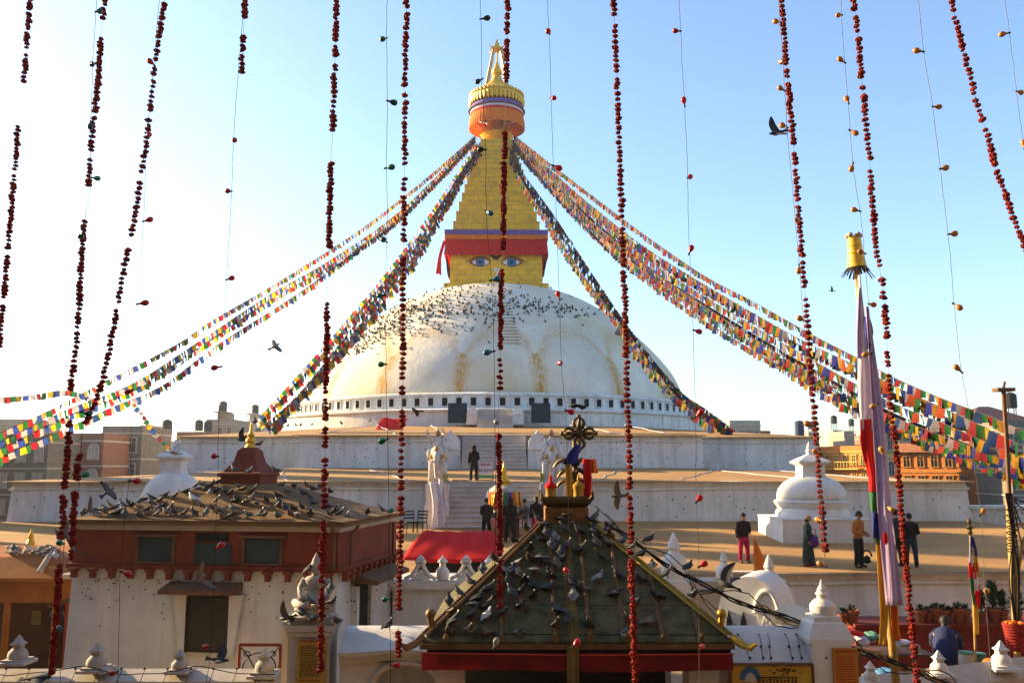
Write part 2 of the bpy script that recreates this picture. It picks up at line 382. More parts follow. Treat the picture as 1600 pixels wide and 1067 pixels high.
def dome_r(z):
    for (r0, za), (r1, zb) in zip(dome_prof, dome_prof[1:]):
        if za <= z <= zb: return r0 + (r1 - r0) * (z - za) / max(zb - za, 1e-6)
    return 0.5
# small flight of steps let into the dome
for i in range(14):
    f = i / 13; py = 534 - f * 60; q = MB()
    z = Z(py, 73 + f * 5.5); r = dome_r(z); a = R(4.0 - f * .6)
    wd = (1.9 - .6 * f)
    q.box((0, 0, 0), (wd, .35, .07)); 
    q.build('dome_step', M_plinth, stupa, loc=(r * math.sin(a) - .15 * f, -r * math.cos(a) - .02, z), rot=(0, 0, a))
# harmika (the cube with the eyes)
m, nt, b = node_mat('gilded_sheets'); M_gs = m
v = coord(nt); sp = nt.nodes.new('ShaderNodeSeparateXYZ'); nt.links.new(v, sp.inputs[0]); cb = nt.nodes.new('ShaderNodeCombineXYZ')
nt.links.new(mth(nt, 'ADD', sp.outputs[0], sp.outputs[1]), cb.inputs[0]); nt.links.new(sp.outputs[2], cb.inputs[1])
bk = nt.nodes.new('ShaderNodeTexBrick'); nt.links.new(cb.outputs[0], bk.inputs[0]); bk.inputs['Scale'].default_value = 1.0
bk.inputs['Brick Width'].default_value = 1.5; bk.inputs['Row Height'].default_value = .52; bk.inputs['Mortar Size'].default_value = .018; bk.inputs['Mortar Smooth'].default_value = .3
bk.inputs['Color1'].default_value = (.88, .49, .006, 1); bk.inputs['Color2'].default_value = (.74, .40, .006, 1); bk.inputs['Mortar'].default_value = (.26, .16, .02, 1)
n = noise(nt, v, 1.4, 6); col = mixc(nt, ramp(nt, n, [(.42, (0, 0, 0)), (.7, (.5, .5, .5))]), bk.outputs['Color'], (.36, .21, .02))
nt.links.new(col, b.inputs['Base Color']); b.inputs['Metallic'].default_value = .12; b.inputs['Roughness'].default_value = .5
bp = nt.nodes.new('ShaderNodeBump'); bp.inputs['Strength'].default_value = .4; bp.inputs['Distance'].default_value = .03; bp.invert = True
nt.links.new(mth(nt, 'ADD', bk.outputs['Fac'], mth(nt, 'MULTIPLY', n, .5)), bp.inputs['Height']); nt.links.new(bp.outputs[0], b.inputs['Normal'])
HY = SY - 4.35                                        # world depth of the front face
hw = 71.5 * PXM(420, HY); zh0, zh1 = Z(462, HY), Z(362, HY)
hk = MB(); hk.sqlathe([(hw + .62, zh0 - .5), (hw + .62, Z(445.5, HY)), (hw + .45, Z(444, HY)), (hw + .02, Z(443.5, HY)), (hw, zh1 - .3)])
harmika = hk.build('harmika', M_gs, stupa)
ch = 80 * PXM(365, HY - .6)
ck = MB(); ck.sqlathe([(hw, zh1 - .55), (ch - .25, zh1 - .3), (ch, zh1 - .28), (ch, zh1 - .02), (ch - .35, zh1 + .02), (hw * .9, zh1 + .05)])
ck.build('cornice', M_wood, harmika)
# pleated red valance with a yellow heading
def valance(name, mat, hw_, zt, zb, flare, amp, k, par, seed=0):
    q = MB(); n = 4 * k; r2 = random.Random(seed); ph = [r2.uniform(.5, 1.4) for _ in range(n)]
    ringv = []
    for lv in range(5):
        f = lv / 4; z = zt + (zb - zt) * f; row = []
        for j in range(n):
            sd_, t = j // k, (j % k) / k * 2 - 1
            o = hw_ + flare * f + amp * f * math.sin(j * 2.4) * ph[j]
            x, y = ((t, -1), (1, t), (-t, 1), (-1, -t))[sd_]
            row.append((x * o, y * o, z + (r2.uniform(-.05, .05) if lv == 4 else 0)))
        ringv += row
    fs = [(l * n + j, l * n + (j + 1) % n, (l + 1) * n + (j + 1) % n, (l + 1) * n + j) for l in range(4) for j in range(n)]
    q.add(ringv, fs); o = q.build(name, mat, par, smooth='all'); return o
zc0, zc1 = Z(375, HY - .7), Z(398, HY - .7)
valance('red_valance', M_red, ch - .06, zc0 + .12, zc1, .12, .05, 60, harmika, 3)
valance('yellow_band', M_orange, ch + .03, Z(366.5, HY - .7), Z(373.5, HY - .7), .02, .015, 30, harmika, 4)
valance('dark_band', M_purple, ch + .05, zh1 + .02, Z(366.5, HY - .7), .0, .01, 20, harmika, 5)
# loose cloths hanging at the corners of the frieze
def cloth(name, mat, pts, wdt, par, seed=1, nv=10, nu=8, fold=.06, dirx=(1, 0, 0)):
    """strip hanging along pts (world or local), width along dirx"""
    r2 = random.Random(seed); P = spline(pts, nv); d = Vector(dirx).normalized(); nrm = d.cross(Vector((0, 0, 1))).normalized()
    ph = r2.uniform(0, 6)
    ws = wdt if isinstance(wdt, (list, tuple)) else [wdt, wdt]
    def fn(u, v_):
        p = Vector(P[min(int(round(v_ * nv)), nv)]); wd = ws[0] + (ws[1] - ws[0]) * v_
        return p + d * (u - .5) * wd + nrm * (math.sin(u * 9 + ph + v_ * 2) * fold * (.3 + v_) + .0)
    q = MB(); q.grid(fn, nu, nv)
    o = q.build(name, mat, par, smooth='all')
    so = o.modifiers.new('thick', 'SOLIDIFY'); so.thickness = .004
    return o
cloth('corner_cloth', M_red, [(-ch - .05, -ch + .3, zc0), (-ch - .45, -ch + .2, zc1), (-ch - .5, -ch + .1, Z(415, HY)), (-ch - .55, -ch, Z(431, HY))], [.5, .85], harmika, 3, dirx=(.6, .8, 0), fold=.14)
for sx in (-1, 1):
    cloth('side_cloth', M_wood, [(sx * (ch - .1), -1.2, zc1 + .4), (sx * (ch - .2), -1.2, Z(420, HY)), (sx * (ch - .35), -1.2, Z(434 if sx < 0 else 425, HY))], [7, 6.2], harmika, 5, dirx=(0, 1, 0))
# the painted eyes
M_eyew = pm('eye_white', (.75, .74, .70), (.68, .67, .64)); M_iris = pm('eye_blue', (.06, .17, .42), (.04, .12, .33)); M_pupil = pm('eye_dark', (.01, .02, .06)); M_lid = pm('eye_red_line', (.35, .06, .03)); M_brow = pm('brow_dark', (.03, .02, .015))
pxm = PXM(410, HY)
def flat(name, pts, mat, y, par):
    q = MB(); q.prism(pts, y - .012, y + .03, 'y'); return q.build(name, mat, par)
zc = Z(410.5, HY); fy = -hw
cx0 = 776.5
for ex, sg in ((751, -1), (800, 1)):
    lx = (ex - 776) * pxm
    def lens(wl, wr, ht, hb, dz=0):
        up = []; lo = []
        for i in range(17):
            t = i / 16; x = -wl + (wl + wr) * t; e = math.sin(math.pi * t) ** .8
            drop = .10 * ((t - .5) * 2) ** 2
            up.append((lx + sg * x * 1, zc + dz + ht * e)); lo.append((lx + sg * x, zc + dz - hb * e))
        return up + lo[::-1][1:-1]
    e = flat('eye', lens(17 * pxm, 18 * pxm, 7.2 * pxm, 7 * pxm), M_lid, fy - .015, harmika)
    flat('eye_white', lens(14.5 * pxm, 13 * pxm, 5.4 * pxm, 5.4 * pxm), M_eyew, fy - .03, e)
    flat('upper_lid', [(lx + sg * a * pxm, zc + b_ * pxm) for a, b_ in ((-19, 0), (-10, 6), (0, 8.3), (10, 6), (19, 1.0), (24, 0), (19, 2.6), (10, 7.6), (0, 10), (-10, 7.8))], M_brow, fy - .045, e)
    def disc(r, y, mat, nm_, dx=0):
        flat(nm_, [(lx + dx + r * math.cos(2 * math.pi * i / 24), zc + .0 + r * math.sin(2 * math.pi * i / 24)) for i in range(24)], mat, y, e)
    disc(7.2 * pxm, fy - .05, M_brow, 'iris_rim'); disc(6.4 * pxm, fy - .063, M_iris, 'iris'); disc(2.7 * pxm, fy - .08, M_pupil, 'pupil')
    bw = [(-9, 9.5), (-13, 15), (-19, 19), (-10, 17.5), (4, 18.5), (16, 15.5), (26, 10.5), (14, 13), (2, 15.8), (-8, 14)]
    flat('eyebrow', [(lx + sg * a * pxm * 1.0, zc + b_ * pxm) for a, b_ in ((-23, 3), (-16.5, 10), (-8, 15.5), (-16, 14.5), (-26, 8.5))], M_brow, fy - .015, harmika)
sp_ = []
for i in range(26):
    t = i / 25
    if t < .6: a = t / .6 * 2.3 * math.pi; r = (.6 + 4.2 * t / .6) * pxm; sp_.append((.0 + r * math.cos(a), fy - .02, Z(421, HY) + r * math.sin(a)))
    else: f = (t - .6) / .4; sp_.append(((3.5 * (1 - f)) * pxm * math.cos(f * 2.5), fy - .02, Z(424, HY) - f * 13 * pxm))
q = MB(); q.tube(sp_, [.055 + .04 * math.sin(i / 25 * 3) for i in range(26)], 6, flat=.4); q.build('nose_curl', M_eyew, harmika, smooth=True)
# thirteen-step spire
ys = 361.5; hts = [16.8 - 11.0 * i / 12 * 1.0 for i in range(13)]; sc = (361.5 - 217) / sum(hts); w0, w1 = 68, 23.5
for i in range(13):
    h = hts[i] * sc; fr = ((361.5 - ys) / (361.5 - 217)); half = w0 + (w1 - w0) * fr ** 1.05
    dep = SY - half * PXM(ys, SY); s_ = half * PXM(ys, dep)
    za, zb = Z(ys, dep), Z(ys - h, dep); ys -= h
    q = MB(); q.sqlathe([(s_ - .03, za - .2), (s_, za + .0), (s_ * .995, zb - .05), (s_ + .02, zb - .04), (s_ + .02, zb), (s_ * .8, zb + .02)])
    # corner cut pilaster strip
    q.box((0, -s_ - .015, (za + zb) / 2), (s_ * .5, .05, (zb - za) * .96))
    q.build('spire_step', M_gs, stupa)
spire_top_z = zb
# lotus collar, drum of the canopy and its cloth
nr = PXM(205, SY); zl = Z(217, SY - 1.5)
q = MB(); q.lathe([(22 * nr, zl), (24 * nr, zl + .3), (20 * nr, zl + .45), (25 * nr, zl + .9), (22 * nr, zl + 1.0), (15 * nr, zl + 1.4), (14 * nr, Z(170, SY))], 32, wave=lambda i, j: 1 + (.06 if (j % 4 < 2 and i in (1, 3)) else 0))
q.build('lotus_collar', M_gold, stupa, smooth=True)
Rr = 41 * nr
def band(name, mat, pya, pyb, ra, rb, wv=0, n=96, par=None, seed=0):
    q = MB(); za, zb = Z(pya, SY - Rr), Z(pyb, SY - Rr)
    q.lathe([(ra * nr, za), (ra * nr + .01, za + (zb - za) * .4), (rb * nr, zb)], n, cap=False, wave=(lambda i, j: 1 + wv * math.sin(j * 1.9 + i * .3) * (i != 2)) if wv else None)
    o = q.build(name, mat, par or stupa, smooth=True)
    return o
q = MB(); zd0, zd1 = Z(151, SY - Rr), Z(131, SY - Rr)
q.lathe([(3 * nr, zd0 + .2), (40.2 * nr, zd0 + .2), (40.5 * nr, zd0 + .6), (41.3 * nr, zd0 + .65), (40.3 * nr, zd0 + .8), (40.3 * nr, zd1 - .35), (41.2 * nr, zd1 - .3), (41.0 * nr, zd1 - .1), (37 * nr, zd1 + .1), (30 * nr, zd1 + .45), (17 * nr, zd1 + .8), (15 * nr, zd1 + 1.1)], 64)
drum = q.build('canopy_drum', M_gold, stupa, smooth=True)
q = MB()                                               # pierced gilt apron and roof rim ornaments
for i in range(40):
    a = 2 * math.pi * i / 40; rr = 41.6 * nr; ca, sa = math.sin(a), -math.cos(a)
    q.tube([(rr * ca, rr * sa, zd0 + .75), (rr * ca, rr * sa, zd0 + .15), (rr * ca, rr * sa, zd0 - .05)], [.16, .14, .02], 6)
    q.ball((rr * ca * 1.0, rr * sa, zd0 + 1.15), (.13, .13, .16), 6, 4)
    q.ball((rr * ca * .98, rr * sa * .98, zd1 - .15), (.1, .1, .12), 6, 4)
q.build('gilt_apron', M_gold, drum, smooth=True)
band('purple_band', M_purple, 160.5, 152.5, 41.2, 40.8, .004, par=drum)
band('white_band', M_cwhite, 164.5, 160, 41.6, 41.3, .004, par=drum)
band('red_band', M_red, 168, 164, 41.9, 41.6, .005, par=drum)
band('orange_fringe', M_orange, 188, 167.5, 43.2, 41.7, .018, 170, par=drum)
q = MB(); q.lathe([(14 * nr, Z(182, SY)), (41 * nr, Z(178, SY)), (41 * nr, Z(177, SY)), (3, Z(176, SY))], 48); q.build('canopy_underside', M_wood, drum)
q = MB()
for i in range(12):
    a = 2 * math.pi * i / 12; q.tube([(14 * nr * math.sin(a), -14 * nr * math.cos(a), zl + 1.0), (40 * nr * math.sin(a), -40 * nr * math.cos(a), Z(180, SY))], .07, 5)
q.build('canopy_rib', M_gold, drum)
# pinnacle
zq = zd1 + .55
q = MB(); q.lathe([(20 * nr, zq - .2), (21 * nr, zq + .1), (12 * nr, zq + .5), (13 * nr, zq + .6), (8 * nr, zq + 1.1), (6 * nr, zq + 1.6), (8.2 * nr, zq + 1.75), (8.5 * nr, zq + 2.1), (5 * nr, zq + 2.35), (3.4 * nr, zq + 2.8), (1.2 * nr, zq + 3.1), (.06, Z(66, SY))], 24)
q.build('gajur', M_gold, stupa, smooth=True)
M_post = pm('pale_gilt_post', (.46, .36, .18), (.36, .27, .12), rough=.5, metal=.3)
zx = Z(79, SY)
for sx in (-1, 1):
    for sy in (-1, 1):
        q = MB(); q.tube([(sx * 17 * nr, sy * 17 * nr, zd1 + .3), (sx * 5.5 * nr, sy * 5.5 * nr, zx)], [.17, .13], 6); q.build('pinnacle_post', M_post, stupa)
q = MB(); q.sqlathe([(4 * nr, zx - .1), (9.5 * nr, zx), (9.5 * nr, zx + .12), (6 * nr, zx + .22), (3.2 * nr, zx + .5), (3.6 * nr, zx + .62), (2 * nr, zx + .8), (1.2 * nr, zx + 1.1), (.02, Z(62, SY))])
for sx in (-1, 1):
    for sy in (-1, 1): q.tube([(sx * 8.5 * nr, sy * 8.5 * nr, zx + .05), (sx * 11 * nr, sy * 11 * nr, zx + .12), (sx * 11.6 * nr, sy * 11.6 * nr, zx + .32)], [.07, .06, .01], 5)
q.build('top_umbrella', M_gold, stupa)
# ---------------------------------------------------------------- courtyard, foreground buildings
q = MB(); q.box((-6, 20.5, 3.05), (90, 21, .9)); q.build('courtyard', M_earth, kind='structure')
def grd(Y): return z0a + (z0b - z0a) * (Y - 29.5) / 14.5          # lowest terrace surface
def hit(px, py, p0, nrm):
    o = Vector((0, 0, EYE)); d = at(px, py, 1.0) - o; n = Vector(nrm); return o + d * ((Vector(p0) - o).dot(n) / d.dot(n))
# --- pavilion with brown hipped roof
PRZ = R(-9.0); PW, PD = 5.85, 4.1
pc = at(526, 900, 18.6)                                           # right front corner on plan
pav = thing('roofed_pavilion', (pc.x, pc.y, 0), 'white walled pavilion with rust red band and brown hipped roof covered in pigeons', 'pavilion', PRZ)
zw0, zw1, zw2, zw3 = 3.4, Z(890, 18.6), Z(831, 18.6), Z(815, 18.6)
def pbox(name, x0, x1, y0, y1, za, zb, mat, par=None): 
    q = MB(); q.box(((x0 + x1) / 2, (y0 + y1) / 2, (za + zb) / 2), (x1 - x0, y1 - y0, zb - za)); return q.build(name, mat, par or pav)
q = MB(); q.box((-PW / 2, PD / 2, (zw0 + zw1) / 2), (PW + .16, PD + .16, zw1 - zw0), top=(PW / (PW + .16), PD / (PD + .16))); q.build('white_wall', M_white, pav)
rb = pbox('rust_band', -PW - .03, .03, -.03, PD + .03, zw1 - .02, zw2, M_rust)
pbox('band_ledge', -PW - .1, .1, -.1, PD + .1, zw1 - .05, zw1 + .05, M_rust, rb)
pbox('white_cornice', -PW - .08, .08, -.08, PD + .08, zw2, zw2 + (zw3 - zw2) * .55, M_cream)
pbox('eave_slab', -PW - .2, .2, -.2, PD + .2, zw2 + (zw3 - zw2) * .55, zw3, M_brownroof)
q = MB(); q.box((0, 0, 0), (.1, .12, .2)); q.box((0, -.01, .075), (.17, .15, .06)); tm = q.mesh('dentil', M_rust)
for i in range(14): link('dentil', tm, pav, (-PW + .12 + i * (PW - .24) / 13, -.13, zw1 - .14))
for i in range(11): link('dentil', tm, pav, (.13, .15 + i * (PD - .3) / 10, zw1 - .14), (0, 0, R(90)))
# hipped roof with a slight sag, in strips
zr = Z(757, 20.6); e = .24
ax0, ax1, ay = -PW / 2 - .6, -PW / 2 + .6, PD / 2
roof = MB(); rings = []
for f, s_ in ((0, 0), (.12, .05), (.35, .26), (.65, .60), (.9, .93), (1, 1)):
    x0, x1 = (-PW - e) * (1 - f) + ax0 * f, e * (1 - f) + ax1 * f; y0, y1 = -e * (1 - f) + (ay - .5) * f, (PD + e) * (1 - f) + (ay + .5) * f
    rings.append(([(x0, y0), (x1, y0), (x1, y1), (x0, y1)], zw3 + .01 + (zr - zw3) * s_))
loft(roof, rings); roof.add([(x, y, rings[-1][1]) for x, y in rings[-1][0]], [(0, 1, 2, 3)])
roofo = roof.build('roof', M_brownroof, pav)
def pav_roof(px, py):
    """pigeon footing on the front slope: intersect in pavilion space"""
    Mi = (Matrix.Translation(pav.location) @ Matrix.Rotation(PRZ, 4, 'Z'))
    inv = Mi.inverted(); o = inv @ Vector((0, 0, EYE)); d = (inv.to_3x3() @ (at(px, py, 1) - Vector((0, 0, EYE))))
    best = None
    for i in range(220):
        t = 15 + i * .05; p = o + d * t
        f = min((p.y + e) / (ay - .5 + e), (e - p.x) / (e - ax1), (p.x + PW + e) / (ax0 + PW + e))
        if f < 0: continue
        f = min(f, 1)
        z = zw3 + (zr - zw3) * (f ** 1.15)
        if p.z <= z: return Mi @ Vector((p.x, p.y, z))
        best = Mi @ Vector((p.x, p.y, z)) if best is None or f < .98 else best
    return best
# bell shaped crown on the roof
zc = zr - .02; k = PXM(757, 20.6)
q = MB(); q.sqlathe([(33 * k, 0), (33 * k, 14 * k), (36 * k, 15 * k), (36 * k, 19 * k), (32 * k, 21 * k)], (-PW / 2, ay, zc)); bell = q.build('crown_base', M_rust, pav)
q = MB(); q.sqlathe([(31 * k, 19 * k), (27 * k, 26 * k), (19 * k, 36 * k), (16 * k, 48 * k), (15 * k, 54 * k), (9 * k, 60 * k), (3 * k, 60.5 * k)], (-PW / 2, ay, zc)); q.build('crown_bell', M_rust, bell, smooth=True)
q = MB(); q.lathe([(9 * k, 59 * k), (9 * k, 61 * k), (5 * k, 66 * k), (8 * k, 70 * k), (7.5 * k, 73 * k), (4 * k, 76 * k), (6 * k, 80 * k), (3 * k, 84 * k), (2.5 * k, 90 * k), (.6 * k, 101 * k)], 12, (-PW / 2, ay, zc)); q.build('crown_finial', M_gold, bell, smooth=True)
# shuttered openings in the band
q = MB()
def opening(x, w, zc_, h, nm_='shutter', mat=None):
    fr = MB(); 
    for sx in (-1, 1): fr.box((x + sx * w / 2, -.06, zc_), (.05, .09, h + .05))
    fr.box((x, -.075, zc_ + h / 2 + .05), (w + .22, .12, .05)); fr.box((x, -.06, zc_ - h / 2), (w + .1, .09, .04))
    o = fr.build('window_frame', M_wood, rb); return o
for px_, w_px, mat in ((228, 62, M_glass), (324, 62, M_glass), (407, 62, M_glass)):
    x = (px_ - 526) * PXM(860, 18.95); w = w_px * PXM(860, 18.95); zc_ = Z(861, 18.9); h = 38 * PXM(860, 18.9)
    if px_ == 324: zc_ -= .06; h *= .86
    pbox('pane', x - w / 2, x + w / 2, -.05, .0, zc_ - h / 2, zc_ + h / 2, mat, rb)
    if px_ != 324: opening(x, w, zc_, h)
x = (321 - 526) * PXM(860, 18.95)
for i in range(9): pbox('grille_bar', x - .34 + i * .085, x - .30 + i * .085, -.06, .0, Z(845, 18.9), Z(834, 18.9), M_wire, rb)
pbox('transom', x - .37, x + .37, -.045, 0, Z(846, 18.9), Z(833, 18.9), M_dark, rb)
for dx, zz in ((.10, 0), (.34, 0)):                                  # drain pipes down the corner
    q = MB(); y_ = -.11 if dx < .2 else None
    if dx < .2: q.tube([(-.03, -.26, zw3 - .12), (-.03, -.12, zw2 - .05), (-.03, -.1, zw1)], .035, 8)
    else: q.tube([(.26, .55, zw3 - .1), (.1, .55, zw2 - .08), (.1, .55, zw1 + .05)], .03, 8)
    q.build('drain_pipe', M_wood, pav)
q = MB(); q.tube([(.1, PD - .5, zw2), (.1, PD - .5, zw0 + .5)], .02, 6); q.build('drain_pipe', M_dark, pav)
# front window with splayed surround and timber hood
wx0, wx1 = (284 - 526) * PXM(1000, 18.9), (356 - 526) * PXM(1000, 18.9); wz0, wz1 = Z(1020, 18.8), Z(934, 18.8)
win = pbox('window', wx0, wx1, -.1, -.02, wz0, wz1, M_dark)
q = MB()
q.prism([(wx0 - .28, wz1 + .06), (wx0, wz1 + .06), (wx0, wz0 - .05), (wx0 - .12, wz0 - .05)], -.17, -.05); q.build('surround', M_white, win); q = MB(); q.prism([(wx1, wz1 + .06), (wx1 + .28, wz1 + .06), (wx1 + .12, wz0 - .05), (wx1, wz0 - .05)], -.17, -.05)
q.build('surround', M_white, win)
q = MB(); 
for sx in (wx0 + .015, wx1 - .015): q.box((sx, -.13, (wz0 + wz1) / 2), (.035, .05, wz1 - wz0))
for zz in (wz0 + .015, wz1 - .015): q.box(((wx0 + wx1) / 2, -.127, zz), (wx1 - wx0, .04, .035))
q.build('frame', pm('blackened_wood', (.035, .022, .014)), win)
pbox('pane', wx0 + .03, wx1 - .03, -.115, -.1, wz0, wz1, pm('window_gloom', (.018, .016, .011), (.006, .006, .005), scale=8, rough=.35), win)
q = MB(); hz = Z(926, 18.6); q.prism([(-.02, hz), (-.02, hz + .17), (-.5, hz + .07), (-.55, hz + .05), (-.55, hz - .03)], wx0 - .42, wx1 + .22, 'x'); q.build('hood', M_wood, win)
# side window with hood
sw = pbox('window', -.02, .1, 1.05, 1.75, wz0 - .1, Z(915, 19.5), M_dark)
q = MB(); hz = Z(912, 19.2); q.prism([(.02, hz), (.02, hz + .2), (.6, hz + .05), (.6, hz - .04)], .8, 3.3, 'y'); q.build('hood', M_wood, sw)
pbox('reveal', .02, .16, 1.8, 2.0, wz0 - .2, Z(915, 19.5), M_white, sw); pbox('reveal', .02, .16, .85, 1.0, wz0 - .2, Z(915, 19.5), M_white, sw)
# tiny lamps strung on the white wall
q = MB()
for i in range(75):
    x = rnd.uniform(-PW + .1, -.05); zz = zw1 - .25 - abs(rnd.gauss(0, .35)); q.ball((x, -.11, zz), .018, 5, 4)
for i in range(36): q.ball((.14, rnd.uniform(.2, PD - .1), zw1 - .2 - abs(rnd.gauss(0, .4))), .018, 5, 4)
q.build('lamp_dots', M_wire, pav, kind='stuff')
# --- perimeter wall (left run) with small stupa finials
def mini_stupa(mb, c, s, n=14, k=None):
    mb.sqlathe([(.62 * s, 0), (.62 * s, .12 * s), (.5 * s, .14 * s), (.5 * s, .22 * s)], c, k)
    mb.lathe([(.40 * s, .22 * s), (.44 * s, .34 * s), (.40 * s, .52 * s), (.27 * s, .66 * s), (.19 * s, .7 * s)], n, c, k)
    mb.sqlathe([(.19 * s, .7 * s), (.19 * s, .8 * s), (.27 * s, .86 * s), (.26 * s, .9 * s), (.17 * s, .97 * s), (.03 * s, 1.25 * s)], c, k)
zwl = Z(1046, 15.5)
pw = thing('perimeter_wall', (0, 0, 0), 'low white perimeter wall below the pavilion, topped with small stupa finials', 'wall')
q = MB(); q.prism([(15.2, 1.9), (15.2, zwl - .22), (15.12, zwl - .2), (15.12, zwl - .1), (15.5, zwl + .02), (15.95, zwl - .1), (15.95, 1.9)], at(-60, 1000, 15.5).x, at(440, 1000, 15.5).x, 'x'); q.build('wall', M_cream, pw)
for px_, pb, pt in ((27, 1036, 993), (150, 1048, 1004), (280, 1050, 1014), (413, 1056, 1012)):
    q = MB(); p = at(px_, pb, 15.3); s_ = (pb - pt) * PXM(1030, 15.3) / 1.25
    mini_stupa(q, (0, 0, 0), s_); q.build('finial', M_stone, pw, loc=p, smooth=True)
q = MB(); P = [tuple(at(x, 1042 + (8 if i % 2 else 4) * math.sin(i) + 6, 15.08)) for i, x in enumerate(range(-20, 440, 30))]
q.tube(spline(P, 60), .008, 5)
for i, x in enumerate(range(10, 430, 36)):
    a = at(x, 1047, 15.06); q.tube([a, a + Vector((-.12, -.03, -.35))], .006, 4); q.ball(a + Vector((0, -.01, .03)), .022, 6, 4)
q.build('lamp_wire', M_wire, pw)
# iron railing panel
rl = thing('iron_railing', tuple(at(405, 1040, 15.9)), 'small brown framed iron railing panel beside the sign pillar', 'railing')
k = PXM(1030, 15.9)
q = MB(); 
for x0, z0, x1, z1 in ((-32, -10, -32, 32), (32, -10, 32, 32), (-32, 32, 32, 32)): q.tube([(x0 * k, 0, z0 * k), (x1 * k, 0, z1 * k)], .03, 6)
q.build('frame', M_rust, rl)
q = MB()
for s_ in (-1, 1):
    q.tube([(s_ * r_ * k, 0, h_ * k) for r_, h_ in ((6, -5), (14, 8), (22, 20), (30, 28))], .012, 5)
    q.tube([(s_ * 26 * k * math.cos(a), 0, (-4 + 24 * math.sin(a)) * k) for a in [i * .26 for i in range(7)]], .012, 5)
    q.tube([(s_ * (20 + 5 * math.cos(i * .7)) * k, 0, (18 + (5 - i * .3) * math.sin(i * .7)) * k) for i in range(12)], .01, 5)
q.build('scrollwork', M_wire, rl)
# --- sign pillar with seated stone figure
pil = thing('sign_pillar', tuple(at(483, 1067, 14.3)), 'cream gate pillar carrying a dark gold notice panel', 'pillar')
k = PXM(1020, 14.3); zb = pil.location.z
q = MB(); q.box((0, .35, -.8), (62 * k, .7, 2.6 + 0)); 
q2 = Z(978, 14.3) - zb
q = MB(); q.box((-2 * k, .3, (q2 - 2.5) / 2), (66 * k, .6, q2 + 2.5)); q.box((-2 * k, .3, q2 - .03), (76 * k, .7, .09)); q.box((-2 * k, .3, q2 - .12), (71 * k, .65, .07)); q.build('shaft', M_cream, pil)
q = MB(); q.box((-36 * k, .6, (q2 - 2.5) / 2), (34 * k, .5, q2 + 2.5)); q.build('side_block', M_cream, pil)
M_sign = pm('gold_notice', (.36, .22, .03), (.26, .15, .02), rough=.5, scale=5)
q = MB(); q.box((3 * k, -.03, Z(1030, 14.3) - zb - .1), (44 * k, .05, 78 * k)); sg = q.build('notice_panel', M_sign, pil)
def lines(par, x, y, ztop, w, n, dz, mat, seed, h=.012):
    r2 = random.Random(seed); q = MB()
    for i in range(n):
        xx = -w / 2
        while xx < w / 2 - .02:
            l = r2.uniform(.02, .07); l = min(l, w / 2 - xx); q.box((x + xx + l / 2, y, ztop - i * dz), (l, .006, h)); xx += l + .015
    return q.build('lettering', mat, par)
M_ink = pm('dark_ink', (.06, .03, .01)); M_redink = pm('red_ink', (.35, .04, .01))
zt_ = Z(1002, 14.3) - zb
lines(sg, 3 * k, -.058, zt_ + .02, 34 * k, 1, .05, M_redink, 1, .03); lines(sg, 3 * k, -.058, zt_ - .06, 34 * k, 14, .033, M_ink, 2); lines(sg, 3 * k, -.058, zt_ - .56, 34 * k, 4, .05, M_redink, 3, .02)
# seated figure of weathered stone
st = thing('seated_statue', (pil.location.x + .0, pil.location.y + .25, Z(977, 14.3)), 'weathered white seated deity statue on the notice pillar, pigeons around it', 'statue')
q = MB(); q.box((0, 0, .04), (.78, .5, .1)); q.lathe([(.40, .08), (.43, .14), (.36, .2), (.38, .26), (.33, .3)], 20, sy=.75); q.build('lotus_base', M_stone, st, smooth=True)
q = MB(); q.lathe([(.33, .28), (.34, .36), (.27, .44), (.17, .5), (.16, .58), (.19, .68), (.21, .76), (.17, .82), (.075, .85), (.07, .88)], 16, sy=.7)
for s_ in (-1, 1):
    q.tube([(s_ * .1, -.12, .36), (s_ * .33, -.14, .37), (s_ * .16, -.27, .33), (-s_ * .04, -.28, .33)], [.1, .085, .06, .045], 8)
    q.tube([(s_ * .19, 0, .77), (s_ * .28, .0, .62), (s_ * .25, -.12, .5), (s_ * .1, -.2, .46)], [.07, .055, .045, .04], 8)
q.ball((0, -.01, .97), (.095, .1, .12), 14, 10); q.lathe([(.1, 1.0), (.105, 1.05), (.08, 1.08), (.07, 1.13), (.03, 1.2), (.01, 1.25)], 12); q.ball((0, -.11, .96), (.015, .025, .03), 8, 6)
q.ball((-.04, -.09, .985), (.018, .012, .01), 6, 4); q.ball((.04, -.09, .985), (.018, .012, .01), 6, 4); q.ball((0, -.095, .915), (.03, .015, .009), 6, 4)
q.build('figure', M_stone, st, smooth='all'); st.scale = (.86, .86, .86)
q = MB(); r2 = random.Random(8)
for i in range(46): q.ball((r2.uniform(-.5, .5), r2.uniform(-.3, .05), r2.random() * .06), (r2.uniform(.02, .06), .03, r2.uniform(.02, .04)), 6, 4)
for i in range(14): x_ = r2.uniform(-.5, .5); q.tube([(x_, -.2, .05), (x_ + r2.uniform(-.2, .2), -.25, r2.uniform(.0, .16))], .008, 4)
q.build('rubble', M_stone, st, kind='stuff')
